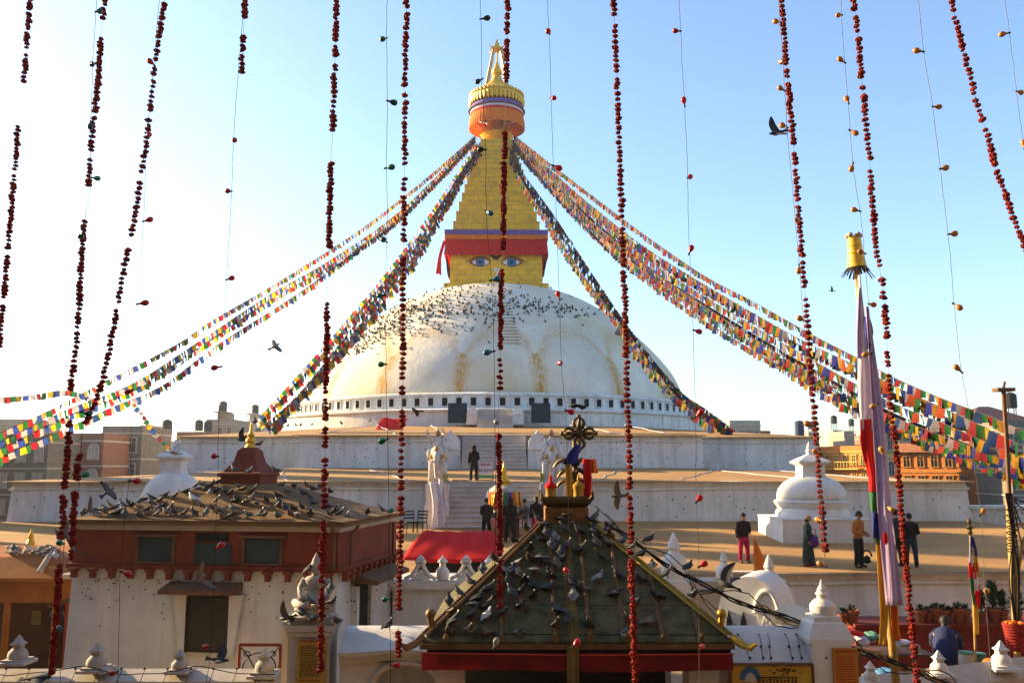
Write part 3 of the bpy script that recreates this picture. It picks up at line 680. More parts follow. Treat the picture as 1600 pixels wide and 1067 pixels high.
# --- arched gateway walls either side of the gate
def arch_wall(name, label, pxa, pxb, Y, ytop, ylip, arch_c, arch_w, arch_top):
    a, b = at(pxa, ytop, Y), at(pxb, ytop, Y); xm = (a.x + b.x) / 2; hw_ = (b.x - a.x) / 2
    t = thing(name, (xm, Y, 0), label, 'wall'); zt_, zl_ = Z(ytop, Y + .5), Z(ylip, Y - .1)
    q = MB(); q.grid(lambda u, v_: ((u - .5) * 2 * hw_, -.12 + .75 * v_ + .0, zl_ + (zt_ - zl_) * math.sin(v_ * math.pi / 2) + .05 * math.exp(-((u - .5) * 4) ** 2) * (1 - v_)), 24, 8)
    q.add([(-hw_, .63, zt_), (hw_, .63, zt_), (hw_, .63, 2), (-hw_, .63, 2)], [(0, 1, 2, 3)])
    q.build('coping', M_white, t, smooth='all')
    q = MB(); lip = [(-hw_, -.13)] ; 
    def lipz(u): return zl_ + .05 * math.exp(-((u - .5) * 4) ** 2)
    for j, (o, dz, th) in enumerate(((-.13, 0, .06), (-.09, -.065, .05), (-.06, -.12, .05))):
        n = 24; vs = []; fs = []
        for i in range(n + 1):
            u = i / n; x = (u - .5) * 2 * hw_; z = lipz(u) + dz
            vs += [(x, o, z), (x, .3, z), (x, .3, z - th), (x, o, z - th)]
        for i in range(n):
            for c in range(4): fs.append((i * 4 + c, i * 4 + (c + 1) % 4, i * 4 + 4 + (c + 1) % 4, i * 4 + 4 + c))
        fs += [(0, 1, 2, 3), (n * 4, n * 4 + 1, n * 4 + 2, n * 4 + 3)]; q.add(vs, fs)
    q.build('moulding', M_cream, t)
    # wall panel with an arched opening
    ax = (at(arch_c, 1050, Y).x - xm); aw = arch_w * PXM(1050, Y); zat = Z(arch_top, Y); P = []
    for i in range(17):
        an = math.pi * i / 16; P.append((ax + aw * math.cos(an), zat - .30 + .30 * math.sin(an)))
    q = MB(); top = zl_ - .16
    for i in range(16):
        (x0, z0_), (x1, z1_) = P[i], P[i + 1]; q.prism([(x0, z0_), (x0, top), (x1, top), (x1, z1_)], 0, .3, 'y')
    q.box(((ax + aw + hw_) / 2, .15, (2 + top) / 2), (hw_ - ax - aw, .3, top - 2)); q.box(((ax - aw - hw_) / 2, .15, (2 + top) / 2), (hw_ + ax - aw, .3, top - 2))
    q.build('panel', M_cream, t)
    q = MB(); 
    for o, r_ in ((-.03, .05), (-.05, .035)): q.tube([(ax + (aw + .06) * math.cos(math.pi * i / 20), o, zat - .30 + (.30 + .06) * math.sin(math.pi * i / 20)) for i in range(21)], r_, 6)
    q.build('archivolt', M_cream, t, smooth=True)
    pb_ = MB(); pb_.box((ax, .32, 3.5), (2 * aw + .1, .1, 3.5)); pb_.build('opening', M_dark, t)
    return t
awl = arch_wall('gate_wall', 'white wall with sloping coping and dark arched opening beside the notice pillar', 532, 722, 14.2, 979, 1019, 635, 46, 1040)
awr = arch_wall('gate_wall', 'white coped wall hung with lamp wires above the yellow welcome board', 1130, 1292, 14.2, 979, 1038, 1211, 66, 1049)
q = MB()
for px0, px1 in ((1150, 1172), (1186, 1192), (1201, 1204), (1226, 1238), (1244, 1252), (1278, 1290)):
    P = [at(px0 - 4, 982, 14.75), at((px0 + px1) / 2, 1005, 14.25) + Vector((0, 0, .05)), at(px1, 1032, 14.02)]
    P = [Vector(p) - Vector((awr.location.x, 14.2, 0)) for p in P]; q.tube(P, .006, 4)
    for f in (.25, .6, .95): c = P[0].lerp(P[2], f); q.ball((c.x, c.y - .05, c.z + .03), .022, 6, 4)
q.build('lamp_wire', M_wire, awr)
# welcome board
wb = thing('welcome_board', tuple(at(1206, 1067, 14.0)), 'yellow welcome board with blue arched emblem and dark script', 'sign')
k = PXM(1055, 14.0); M_yel = pm('yellow_board', (.48, .30, .03), (.38, .22, .02), rough=.6)
q = MB(); q.box((0, 0, 0), (126 * k, .04, 56 * k)); q.build('board', M_yel, wb)
q = MB(); q.box((0, -.015, 29 * k), (130 * k, .07, 3 * k)); 
for s_ in (-1, 1): q.box((s_ * 64 * k, -.015, 0), (3 * k, .07, 56 * k))
q.build('frame', M_wood, wb)
q = MB(); M_emb = pm('emblem_blue', (.03, .14, .28)); 
q.prism([(-34 * k + 16 * k * math.cos(a), 6 * k + 20 * k * math.sin(a)) for a in [math.pi * i / 20 for i in range(21)]], -.03, -.021, 'y'); em = q.build('emblem', M_emb, wb)
q = MB(); q.prism([(-34 * k + 9 * k * math.cos(a), 3 * k + 14 * k * math.sin(a)) for a in [math.pi * i / 20 for i in range(21)]], -.038, -.031, 'y'); q.build('emblem_field', M_cream, em)
me = text_mesh('स्वागतम', 20 * k); me.materials.append(M_ink); link('lettering', me, wb, (8 * k, -.026, 4 * k), (R(90), 0, 0))
q = MB(); r2 = random.Random(5)
for i in range(26): 
    x, z = (18 + r2.gauss(0, 12)) * k, (20 + r2.gauss(0, 3)) * k
    q.box((x, -.024, z), (r2.uniform(2, 6) * k, .006, r2.uniform(1, 2.4) * k), 0)
q.build('ornament', M_ink, wb, kind='stuff')
# right pillar: orange notice, stepped finial stupa
rp = thing('notice_pillar', tuple(at(1303, 1067, 14.0)), 'white pillar with orange notice panel and bulbous stupa finial', 'pillar')
k = PXM(1020, 14.0); zb = rp.location.z
q = MB(); q.box((0, .35, (Z(1006, 14) - zb - 2.5) / 2), (62 * k, .7, Z(1006, 14) - zb + 2.5)); 
q.sqlathe([(36 * k, 0), (36 * k, .06), (26 * k, .28), (23 * k, .3)], (0, .35, Z(1006, 14) - zb)); q.build('shaft', M_white2, rp)
q = MB(); zf = Z(978, 14.3) - zb
q.sqlathe([(21 * k, -.12), (21 * k, 22 * k), (18 * k, 23 * k)], (0, .35, zf - .05)); q.lathe([(17 * k, 20 * k), (20 * k, 30 * k), (20 * k, 38 * k), (13 * k, 46 * k), (8 * k, 48 * k), (8 * k, 53 * k), (11 * k, 55 * k), (7 * k, 60 * k), (7.5 * k, 62 * k), (4 * k, 68 * k), (.5 * k, 78 * k)], 20, (0, .35, zf - .05)); q.build('finial', M_white2, rp, smooth=True)
M_osign = pm('orange_notice', (.5, .19, .02), (.4, .14, .015), rough=.55)
q = MB(); q.box((18 * k, -.03, Z(1040, 14) - zb - .1), (38 * k, .05, 76 * k)); sg = q.build('notice_panel', M_osign, rp)
lines(sg, 18 * k, -.058, Z(1016, 14) - zb, 30 * k, 1, .04, M_redink, 9, .03); lines(sg, 18 * k, -.058, Z(1024, 14) - zb, 30 * k, 12, .036, M_redink, 8)
# perimeter wall, right run
pr = thing('perimeter_wall', (0, 0, 0), 'cream perimeter wall at the lower corner beside the notice pillar, with three small stupa finials', 'wall')
q = MB(); a0, a1 = at(1330, 1068, 14.6), at(1680, 1024, 16.4)
for (dy, za, zb_) in ((0, 1.9, -.0),):
    vs = [(a0.x, a0.y, 1.9), (a1.x, a1.y, 1.9), (a1.x, a1.y, a1.z - .25), (a0.x, a0.y, a0.z - .25), (a0.x, a0.y + .35, a0.z), (a1.x, a1.y + .35, a1.z), (a1.x, a1.y + .9, a1.z - .2), (a0.x, a0.y + .9, a0.z - .2), (a0.x, a0.y + .9, 1.9), (a1.x, a1.y + .9, 1.9)]
    q.add(vs, [(0, 1, 2, 3), (3, 2, 5, 4), (4, 5, 6, 7), (7, 6, 9, 8)])
q.build('wall', M_cream, pr)
for px_, pb, pt, Y in ((1361, 1064, 1032, 14.9), (1468, 1052, 1016, 15.5), (1566, 1042, 1001, 16.0)):
    q = MB(); mini_stupa(q, (0, 0, 0), (pb - pt) * PXM(1040, Y) / 1.25 * 1.05); q.build('finial', M_white2, pr, loc=at(px_, pb + 3, Y), smooth=True)
# ---------------------------------------------------------------- the gate with its pyramid roof and crossed vajra
GX0, GX1, GY0, GY1 = at(657, 1004, 12.6).x, at(1147, 1004, 12.6).x, 12.6, 17.4
zg0, zg1 = Z(1003, 12.6), Z(816, 15.0); gxc = (GX0 + GX1) / 2
TX0, TX1, TY0, TY1 = gxc - .37, gxc + .37, 14.7, 15.4
gate = thing('gate', (gxc, 15.0, 0), 'gateway with moss green pyramid roof, gilt hips and dark red valance', 'gate')
M_sheet = pm('mossy_roof_sheet', (.125, .108, .048), (.03, .03, .013), scale=5, fine=.75, dirt=(.012, .013, .008), bump=.6, bscale=40, rough=.9, contrast=(.3, .7))
M_sheet2 = pm('yellowed_roof_strip', (.15, .10, .015), (.08, .055, .01), scale=3, fine=.3, bump=.3, rough=.8)
L0 = gate.location
def gl(p): return Vector(p) - L0
q = MB(); c0 = [(GX0, GY0), (GX1, GY0), (GX1, GY1), (GX0, GY1)]; c1 = [(TX0, TY0), (TX1, TY0), (TX1, TY1), (TX0, TY1)]
vs = [gl((x, y, zg0 - .03)) for x, y in c0] + [gl((x, y, zg1 - .03)) for x, y in c1]
q.add(vs, [(0, 1, 5, 4), (1, 2, 6, 5), (2, 3, 7, 6), (3, 0, 4, 7), (4, 5, 6, 7)]); deck = q.build('roof', M_sheet, gate)
def clip(poly, f):
    out = []
    for i in range(len(poly)):
        a, b = poly[i], poly[(i + 1) % len(poly)]; fa, fb = f(a), f(b)
        if fa >= 0: out.append(a)
        if fa * fb < 0: t = fa / (fa - fb); out.append((a[0] + (b[0] - a[0]) * t, a[1] + (b[1] - a[1]) * t))
    return out
ribs_px = [697, 783, 868, 922, 977, 1035, 1094]
ribs = [at(p, 998, 12.65).x for p in ribs_px]
cols = [GX0] + ribs + [GX1]
rows = [0, .05, .27, .5, .75, 1.0]
sl = Vector((0, TY0 - GY0, zg1 - zg0)); nrm_f = Vector((0, -sl.z, sl.y)).normalized()
def gfront(x, v_, o=0): return Vector((x, GY0 + (TY0 - GY0) * v_, zg0 + (zg1 - zg0) * v_)) + nrm_f * o
for ci in range(len(cols) - 1):
    for ri in range(len(rows) - 1):
        gp = .006
        P = [(cols[ci] + gp, rows[ri] + .002), (cols[ci + 1] - gp, rows[ri] + .002), (cols[ci + 1] - gp, rows[ri + 1] - .002), (cols[ci] + gp, rows[ri + 1] - .002)]
        P = clip(P, lambda p: p[0] - (GX0 + (TX0 - GX0) * p[1])); 
        if len(P) > 2: P = clip(P, lambda p: (GX1 + (TX1 - GX1) * p[1]) - p[0])
        if len(P) < 3: continue
        n = len(P); q = MB(); hh = .012 + .006 * ((ci * 7 + ri * 3) % 3)
        lowr = .02 if ri == 0 else 0
        q.add([gl(gfront(x, v_, -.02)) for x, v_ in P] + [gl(gfront(x, v_, hh - lowr * .5)) for x, v_ in P], [tuple(range(n)), tuple(range(n, 2 * n))] + [(i, (i + 1) % n, (i + 1) % n + n, i + n) for i in range(n)])
        q.build('roof_sheet', M_sheet, deck)
M_rib = pm('rib_timber', (.14, .075, .022), (.07, .04, .014), scale=6, bump=.3, rough=.7)
for i, x in enumerate(ribs):
    vmax = min(1, (x - GX0) / (TX0 - GX0)) if x < TX0 else (min(1, (GX1 - x) / (GX1 - TX1)) if x > TX1 else 1)
    q = MB(); a, b = gfront(x, .025, .03), gfront(x, vmax, .03); q.tube([gl(a), gl(b)], .035, 6); 
    q.tube([gl(a), gl(a + Vector((0, -.05, -.02))), gl(a + Vector((0, -.1, .06)))], [.045, .05, .02], 6); q.build('roof_rib', M_rib, deck, smooth=True)
q = MB(); x = at(897, 998, 12.6).x
q.add([gl(gfront(x - .075, .0, .028)), gl(gfront(x + .075, 0, .028)), gl(gfront(x + .075, 1, .028)), gl(gfront(x - .075, 1, .028))], [(0, 1, 2, 3)]); q.build('yellow_strip', M_sheet2, deck)
# hips: twin rails with curled gilt ends
M_hipL = pm('hip_rail_brown', (.2, .105, .035), (.11, .06, .02), rough=.55, metal=.4); M_hipR = pm('hip_rail_gilt', (.42, .26, .025), (.2, .12, .015), rough=.4, metal=.5)
for (a2, b2, mm, sx) in (((GX0, GY0), (TX0, TY0), M_hipL, -1), ((GX1, GY0), (TX1, TY0), M_hipR, 1)):
    a, b = Vector((a2[0], a2[1], zg0 + .05)), Vector((b2[0], b2[1], zg1 + .05)); a = a.lerp(b, .03)
    d = (b - a).normalized(); sd_ = d.cross(Vector((0, 0, 1))).normalized()
    q = MB()
    for o in (-.045, .045): q.tube([gl(a + sd_ * o), gl(a.lerp(b, .5) + sd_ * o + Vector((0, 0, -.01))), gl(b + sd_ * o)], .026, 8)
    q.box(gl(a.lerp(b, .5)) - Vector((0, 0, .05)), (.01, .01, .01)); hp = q.build('hip_rail', mm, gate, smooth=True)
    q = MB(); e_ = Vector((sx * .16, -.1, -.06)); p0 = a - d * .05
    q.tube([gl(p0), gl(p0 - d * .16), gl(p0 - d * .30 + Vector((sx * .03, 0, .03))), gl(p0 - d * .36 + Vector((sx * .06, -.02, .12)))], [.05, .055, .05, .02], 8); q.build('hip_curl', mm, hp, smooth=True)
    q = MB(); kb = a.lerp(b, .06) + Vector((sx * .04, 0, .12)); q.tube([gl(a.lerp(b, .05)), gl(kb)], [.04, .05], 8); q.ball(gl(kb + Vector((0, 0, .05))), .07, 12, 8); q.build('hip_knob', mm, hp, smooth=True)
# eave board, valances, posts and dark passage
q = MB(); q.box((0, GY0 - 15.0 + .04, zg0 - .06), (GX1 - GX0 + .02, .08, .07)); q.box((0, 2.36, zg0 - .06), (GX1 - GX0, .08, .07)); q.build('eave_board', M_wood, gate)
M_navy = pm('navy_cloth', (.012, .02, .035), (.008, .012, .02)); M_dred = pm('dark_red_cloth', (.17, .006, .006), (.09, .003, .003), rough=.9, trans=.1)
def drape(name, mat, x0, x1, y, zt, zb, amp, n, par, seed):
    r2 = random.Random(seed); ph = [r2.uniform(0, 6) for _ in range(5)]
    q = MB(); q.grid(lambda u, v_: (x0 + (x1 - x0) * u, y - .02 + amp * v_ * (math.sin(u * n + ph[0]) + .6 * math.sin(u * n * 2.3 + ph[1])), zt + (zb - zt) * v_ + .015 * math.sin(u * 7 + ph[2]) * (v_ > .9)), 90, 5)
    return q.build(name, mat, par, smooth='all')
drape('dark_valance', M_navy, GX0 - gxc + .08, GX1 - gxc - .03, GY0 - 15 + .1, zg0 - .05, zg0 - .22, .006, 30, gate, 1)
drape('red_valance', M_dred, GX0 - gxc + .02, GX1 - gxc - .02, GY0 - 15 + .03, zg0 - .14, Z(1048, 12.6), .012, 44, gate, 2)
q = MB(); q.tube([(GX0 - gxc, GY0 - 15 - .01, zg0 - .135), (0, GY0 - 15 - .012, zg0 - .165), (GX1 - gxc, GY0 - 15 - .01, zg0 - .15)], .008, 5); q.build('valance_cord', pm('red_cord', (.55, .06, .04)), gate)
drape('gold_hanging', M_sheet2, at(886, 1030, 12.5).x - gxc, at(905, 1030, 12.5).x - gxc, GY0 - 15 - .03, zg0 - .03, Z(1110, 12.5), .02, 9, gate, 3)
for sx in (-1, 1):
    q = MB(); q.box((sx * 1.75, -1.9, 4.1), (.4, .5, 4.4)); q.box((sx * 1.75, 1.9, 4.1), (.4, .5, 4.4)); q.build('gate_pier', M_cream, gate)
q = MB(); q.box((0, .8, 4.1), (3.4, .1, 4.4)); q.build('passage', M_dark, gate)
# finial block and crossed vajra
k = PXM(800, 15.05); vz = zg1 - .03
q = MB(); q.sqlathe([(33 * k, 0), (33 * k, 26 * k), (30 * k, 28 * k)], (0, .05, vz)); blk = q.build('finial_block', pm('carved_gilt_block', (.26, .12, .025), (.14, .06, .015), metal=.4, rough=.5, scale=9, bump=.6), gate)
q = MB(); q.sqlathe([(31 * k, 28 * k), (37 * k, 34 * k), (38 * k, 40 * k), (34 * k, 43 * k), (28 * k, 44 * k)], (0, .05, vz)); q.build('cap_moulding', M_brass, blk)
q = MB()
for a in range(4): 
    an = math.pi / 2 * a + math.pi / 4; q.tube([(36 * k * math.cos(an) * 1.3, .05 + 36 * k * math.sin(an) * 1.3, vz + 38 * k), (42 * k * math.cos(an) * 1.3, .05 + 42 * k * math.sin(an) * 1.3, vz + 42 * k), (43 * k * math.cos(an) * 1.3, .05 + 43 * k * math.sin(an) * 1.3, vz + 52 * k)], [.05, .04, .01], 6); q.build('corner_horn', M_brass, blk, smooth=True); q = MB()
q.lathe([(7 * k, 15 * k), (9 * k, 17 * k), (7 * k, 19 * k)], 10, (0, -.46 + .05, vz)); q.build('rosette', M_brass, blk, smooth=True)
vj = thing('crossed_vajra', (gxc + .0, 15.05, vz + 44 * k), 'old brass crossed vajra on a lotus stem draped with coloured scarves above the gate roof', 'finial')
zc = Z(677, 15.05) - vj.location.z; ox = 905 - topx((gxc, 15.05, vj.location.z + zc))[0]; ox *= k
q = MB(); q.lathe([(15 * k, 0), (16 * k, 3 * k), (12 * k, 8 * k), (6 * k, 14 * k), (5 * k, 24 * k), (8 * k, 27 * k), (5 * k, 30 * k), (4 * k, 44 * k), (9 * k, 50 * k), (5 * k, 54 * k), (4 * k, zc - 16 * k)], 16, (ox * .7, 0, 0)); q.build('stem', M_brass, vj, smooth=True)
q = MB()
for s_ in (-1, 1):                                             # lotus leaves on the stem
    for zz, ln in ((50, 24), (34, 18), (18, 20)):
        q.tube([(ox * .5, 0, zz * k), (ox * .5 + s_ * ln * .6 * k, -.02, (zz + 6) * k), (ox * .5 + s_ * ln * k, 0, (zz + 1) * k), (ox * .5 + s_ * (ln + 7) * k, 0, (zz - 7) * k)], [.03, .09, .08, .01], 8, flat=.45)
q.build('leaf', M_brass, vj, smooth=True)
def prong(ang):
    q = MB(); d = Vector((math.cos(ang), 0, math.sin(ang))); p = Vector((-d.z, 0, d.x)); yv = Vector((0, 1, 0)); o = Vector((ox, 0, zc))
    for s_, w in ((1, p), (-1, p), (1, yv), (-1, yv)):
        q.tube([o + d * r_ * k + w * s_ * h_ * k for r_, h_ in ((6, 1), (10, 6), (16, 8.5), (21, 7), (24, 3), (23, 1))], [.024, .03, .03, .025, .018, .01], 8)
    q.tube([o + d * 4 * k, o + d * 26 * k], [.034, .02], 8); q.ball(o + d * 27 * k, .036, 10, 8); q.ball(o + d * 7 * k, .055, 10, 8); q.tube([o + d * 8.5 * k, o + d * 9.5 * k], [.07, .07], 10)
    q.build('prong', M_brass, vj, smooth='all')
for i in range(4): prong(i * math.pi / 2)
q = MB(); q.ball((ox, 0, zc), (.085, .085, .085), 14, 10); q.build('hub', M_brass, vj, smooth='all')
M_blue = pm('blue_cloth', (.03, .04, .28), (.02, .025, .2), trans=.2); M_yelc = pm('yellow_cloth', (.66, .40, .04), (.55, .3, .03), trans=.25)
cloth('blue_scarf', M_blue, [(ox - 3 * k, -.12, zc - 18 * k), (ox - 9 * k, -.16, zc - 30 * k), (ox - 16 * k, -.18, zc - 48 * k)], [.08, .26], vj, 1, fold=.05)
cloth('red_scarf', M_red, [(ox + 10 * k, -.14, zc - 40 * k), (ox + 11 * k, -.18, zc - 70 * k), (ox + 8 * k, -.2, zc - 104 * k)], [.12, .17], vj, 2, fold=.04)
cloth('yellow_scarf', M_yelc, [(ox - 20 * k, -.1, zc - 42 * k), (ox - 17 * k, -.15, zc - 70 * k), (ox - 15 * k, -.2, zc - 102 * k)], [.07, .16], vj, 3, fold=.04)
cloth('orange_scarf', M_orange, [(ox + 20 * k, .0, zc - 40 * k), (ox + 22 * k, -.05, zc - 62 * k)], [.14, .14], vj, 4, fold=.04)
for dx, nm_, mm in ((-24, 'red lidded', M_red), (19, 'brass', M_gold)):
    q = MB(); q.lathe([(8 * k, 0), (8 * k, 10 * k), (9 * k, 12 * k)], 14, k=0); q.lathe([(9 * k, 12 * k), (9.5 * k, 16 * k), (5 * k, 21 * k), (2 * k, 23 * k), (2.6 * k, 26 * k), (.4 * k, 34 * k)], 14, k=1)
    o = q.build('offering_vessel', [pm('dull_gilt', (.42, .25, .03), (.3, .17, .02), metal=.3, rough=.45), mm if nm_ != 'brass' else MATS['dull_gilt']], smooth=True, loc=(vj.location.x + dx * k, 14.8, vj.location.z)); tag(o, nm_ + ' offering vessel with pointed top on the gate finial block', 'vessel', 'vessels beside the vajra stem')
# ---------------------------------------------------------------- shrine with red awning left of the gate
sh = thing('small_shrine', tuple(at(690, 1000, 22.2)), 'small white shrine with gabled parapet ornaments below the red awning', 'shrine')
k = PXM(930, 22.2); zb = sh.location.z
def zl_(py): return Z(py, 22.2) - zb
q = MB(); q.box((-8 * k, .8, (zl_(921) - 1.2) / 2), (176 * k, 1.6, zl_(921) + 1.2)); q.build('wall', M_white2, sh)
q = MB(); q.box((-8 * k, .75, zl_(913)), (186 * k, 1.75, 12 * k)); q.box((-8 * k, .75, zl_(920.5)), (180 * k, 1.65, 3 * k)); q.build('cornice', M_white2, sh)
q = MB(); q.box((28 * k, -.03, zl_(950)), (40 * k, .1, 44 * k)); q.build('opening', M_dark, sh)
for px_ in (655, 727):
    x = (px_ - 690) * k; q = MB()
    for s_ in (-1, 1): q.tube([(x + s_ * a * k, .1, zl_(906) + b_ * k) for a, b_ in ((25, 1), (14, 6), (7, 15), (2, 25))], [.05, .055, .06, .06], 6)
    q.prism([(x - 16 * k, zl_(906)), (x + 16 * k, zl_(906)), (x, zl_(890))], .05, .15, 'y'); q.ball((x - 5 * k, .1, zl_(878)), .06, 8, 6); q.ball((x + 5 * k, .1, zl_(878)), .06, 8, 6); q.sqlathe([(7 * k, 0), (5 * k, 3 * k), (6 * k, 5 * k), (.5 * k, 11 * k)], (x, .1, zl_(878))); q.build('gable_ornament', M_white2, sh, smooth=True)
for px_ in (690, 763):
    x = (px_ - 690) * k; q = MB(); q.lathe([(9 * k, 0), (10 * k, 4 * k), (10.5 * k, 13 * k), (7 * k, 18 * k), (5 * k, 20 * k), (5 * k, 26 * k), (8 * k, 27 * k), (7 * k, 30 * k), (3 * k, 33 * k), (.5 * k, 38 * k)], 16, (x, .1, zl_(906))); q.build('vase_ornament', M_white2, sh, smooth=True)
aw = thing('red_awning', tuple(at(712, 868, 24.5)), 'bright red cloth awning stretched over the small shrine', 'awning')
k = PXM(850, 24.5)
def awf(u, v_):
    xt = (-56 + 113 * u) * k; xb = (-82 + 162 * u) * k; x = xt + (xb - xt) * v_
    z = (34 - 1.5 * math.sin(u * 3.1) ) * k * (1 - v_) + (-2 - 7 * math.sin(u * math.pi * .9) + 3 * u) * k * v_
    return (x, 1.2 - 1.7 * v_ + .06 * math.sin(v_ * 3.14), z + 2.5 * k * math.sin(v_ * math.pi) + .012 * math.sin(u * 23 + v_ * 5))
q = MB(); q.grid(awf, 24, 10); q.grid(lambda u, v_: awf(u, 0) if v_ == 0 else (awf(u, 0)[0], 1.2 + 1.6 * v_, awf(u, 0)[2] - .7 * v_), 24, 4); o = q.build('canopy', M_red, aw, smooth='all'); so = o.modifiers.new('t', 'SOLIDIFY'); so.thickness = .01
q = MB()
for x, y in ((-80, -.5), (78, -.5), (-55, 1.2), (55, 1.2)): q.tube([(x * k, y, -2.6), (x * k, y, -.05 + (.6 if y > 0 else 0))], .035, 6)
q.build('pole', M_wood, aw)
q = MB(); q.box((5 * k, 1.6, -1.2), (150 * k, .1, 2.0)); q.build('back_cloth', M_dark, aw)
q = MB(); q.box((48 * k, .4, -.95), (40 * k, .5, .25)); tag(q.build('offering_box', M_red, loc=tuple(aw.location), rot=(0, 0, 0)), 'dark red box in the shade beneath the awning', 'box')
# red cloth laid over the upper terrace
rc = at(607, 664, 62); k = PXM(660, 62)
q = MB(); q.grid(lambda u, v_: ((-20 + 42 * u - 4 * (1 - v_) + 4) * k, 1.2 * v_, 9 + 0 * u + (-9 + 21 * v_) * k - 9 + .05 * math.sin(u * 9)), 12, 6)
o = q.build('red_cloth', M_red, loc=(rc.x, rc.y, rc.z), smooth='all'); tag(o, 'bright red cloth spread on the upper terrace beneath the dome', 'cloth')
# ---------------------------------------------------------------- white chortens
def chorten(px, foot_py, Y, side, rD, label, levels):
    p = at(px, foot_py, Y); t = thing('chorten', (p.x, p.y, p.z - .25), label, 'chorten', group=None)
    s = side / 2; hb = levels[0] + .25
    q = MB(); q.sqlathe([(s, 0), (s * .985, hb - .06), (s * 1.0, hb - .05), (s * 1.0, hb), (s * .9, hb + .02)]); q.build('base', M_white2, t)
    h = levels
    q = MB(); q.lathe([(rD * 1.07, hb), (rD * 1.05, hb + h[1] * .3), (rD * .98, hb + h[1] * .5), (rD * 1.08, hb + h[1] * .8), (rD * 1.1, hb + h[1] * .9), (rD, hb + h[1])], 40); q.build('plinth_ring', M_white2, t, smooth=True)
    z = hb + h[1]; D = h[2]
    q = MB(); q.lathe([(rD, z), (rD * 1.0, z + D * .2), (rD * .95, z + D * .45), (rD * .82, z + D * .7), (rD * .62, z + D * .88), (rD * .42, z + D * .99), (rD * .32, z + D)], 48); q.build('bell_dome', M_white2, t, smooth='all')
    z += D; b = h[3]; u = h[4]
    q = MB(); q.sqlathe([(rD * .36, z - .05), (rD * .33, z + b * .15), (rD * .33, z + b * .75), (rD * .46, z + b * .95), (rD * .47, z + b * 1.05), (rD * .33, z + b * 1.25), (rD * .2, z + b * 1.42), (rD * .08, z + b * 1.55)]); q.build('harmika', M_white2, t)
    z += b * 1.5
    q = MB(); q.lathe([(rD * .12, z - .03), (rD * .09, z + u * .2), (rD * .12, z + u * .3), (rD * .07, z + u * .5), (rD * .09, z + u * .55), (.01, z + u)], 12); q.build('finial', M_white2, t, smooth=True)
    return t
k = PXM(760, 37.5)
chorten(1271, 846, 38, 3.6, 53 * k, 'large white chorten on the sunlit terrace beside the standing people', (1.02, 27 * k, 36 * k, 22 * k, 22 * k))
k = PXM(760, 31)
chorten(266, 850, 31, 2.8, 47 * k, 'white chorten rising behind the pigeon covered pavilion roof', (.95, 10 * k, 56 * k, 24 * k, 16 * k))
# bulbous parapet chortens beyond the gate's right hip
for i, (px, pb, pt, hwp, Y, lab) in enumerate(((1054, 905, 832, 21, 23, 'plump white stupa finial just behind the golden roof hip'), (1132, 908, 860, 13, 23.5, 'slim white stupa finial between two plumper finials'), (1203, 925, 867, 17, 20, 'white bud topped finial standing on the arched elephant shrine'))):
    p = at(px, pb, Y); k = PXM(pb, Y); H = pb - pt; q = MB(); w = hwp
    q.sqlathe([(w * 1.0 * k, -.9), (w * 1.0 * k, 0), (w * .8 * k, .02)], (0, 0, 0)); q.build
    q.lathe([(w * .8 * k, 0), (w * .98 * k, H * .14 * k), (w * 1.0 * k, H * .34 * k), (w * .8 * k, H * .48 * k), (w * .42 * k, H * .56 * k), (w * .36 * k, H * .62 * k), (w * .5 * k, H * .66 * k), (w * .38 * k, H * .76 * k), (w * .3 * k, H * .84 * k), (w * .12 * k, H * .95 * k), (.004, H * k)], 20)
    o = q.build('stupa_finial', M_white2, smooth=True, loc=p); tag(o, lab, 'finial', 'finials behind the gate')
# parapet under them
q = MB(); a = at(1000, 930, 23.4); b_ = at(1222, 930, 23.4)
q.box(((a.x + b_.x) / 2, 23.4, Z(935, 23.4) - .6), (b_.x - a.x, .7, 1.6)); q.box(((a.x + b_.x) / 2, 23.35, Z(908, 23.4)), (b_.x - a.x + .1, .85, .12)); o = q.build('low_parapet', M_cream); tag(o, 'cream low parapet carrying the plump stupa finials', 'wall')
# elephant shrine: white vaulted niche with a carved tympanum
es = thing('arched_shrine', tuple(at(1180, 985, 18.6)), 'white elephant shaped shrine with carved round niche catching the sun', 'shrine', R(-28))
k = PXM(940, 18.6)
P = [(-46, -20), (-46, 30)] + [(2 + 48 * math.cos(math.pi * (1 - i / 18)), 30 + 56 * math.sin(math.pi * i / 18)) for i in range(1, 18)] + [(50, 30), (50, -20)]
q = MB(); q.prism([(x * k, z * k) for x, z in P], -.5, .8, 'y'); q.build('body', M_white2, es, smooth=True)
q = MB(); q.tube([(28 * k + 17 * k * math.cos(a_), -.52, (34 + 32 * math.sin(a_)) * k) for a_ in [math.pi * i / 14 for i in range(15)]], .055, 8); q.build('arch', M_white2, es, smooth=True)
q = MB(); q.prism([(28 * k + 13 * k * math.cos(2 * math.pi * i / 20), (34 + 27 * math.sin(2 * math.pi * i / 20)) * k) for i in range(20)], -.54, -.5, 'y')
for i in range(16): q.ball((28 * k + 8 * k * math.cos(i * .785) * (1 if i < 8 else .5), -.54, (34 + 19 * math.sin(i * .785) * (1 if i < 8 else .5)) * k), (.03, .012, .05), 7, 5)
q.build('carved_disc', M_white2, es, smooth=True)
for x0 in (-30, -8):
    q = MB(); q.prism([((x0 + a_) * k, b2 * k) for a_, b2 in ((-5, -20), (5, -20), (4, 20), (0, 34), (-4, 18))], -.52, -.49, 'y'); q.build('slot', M_dark, es)
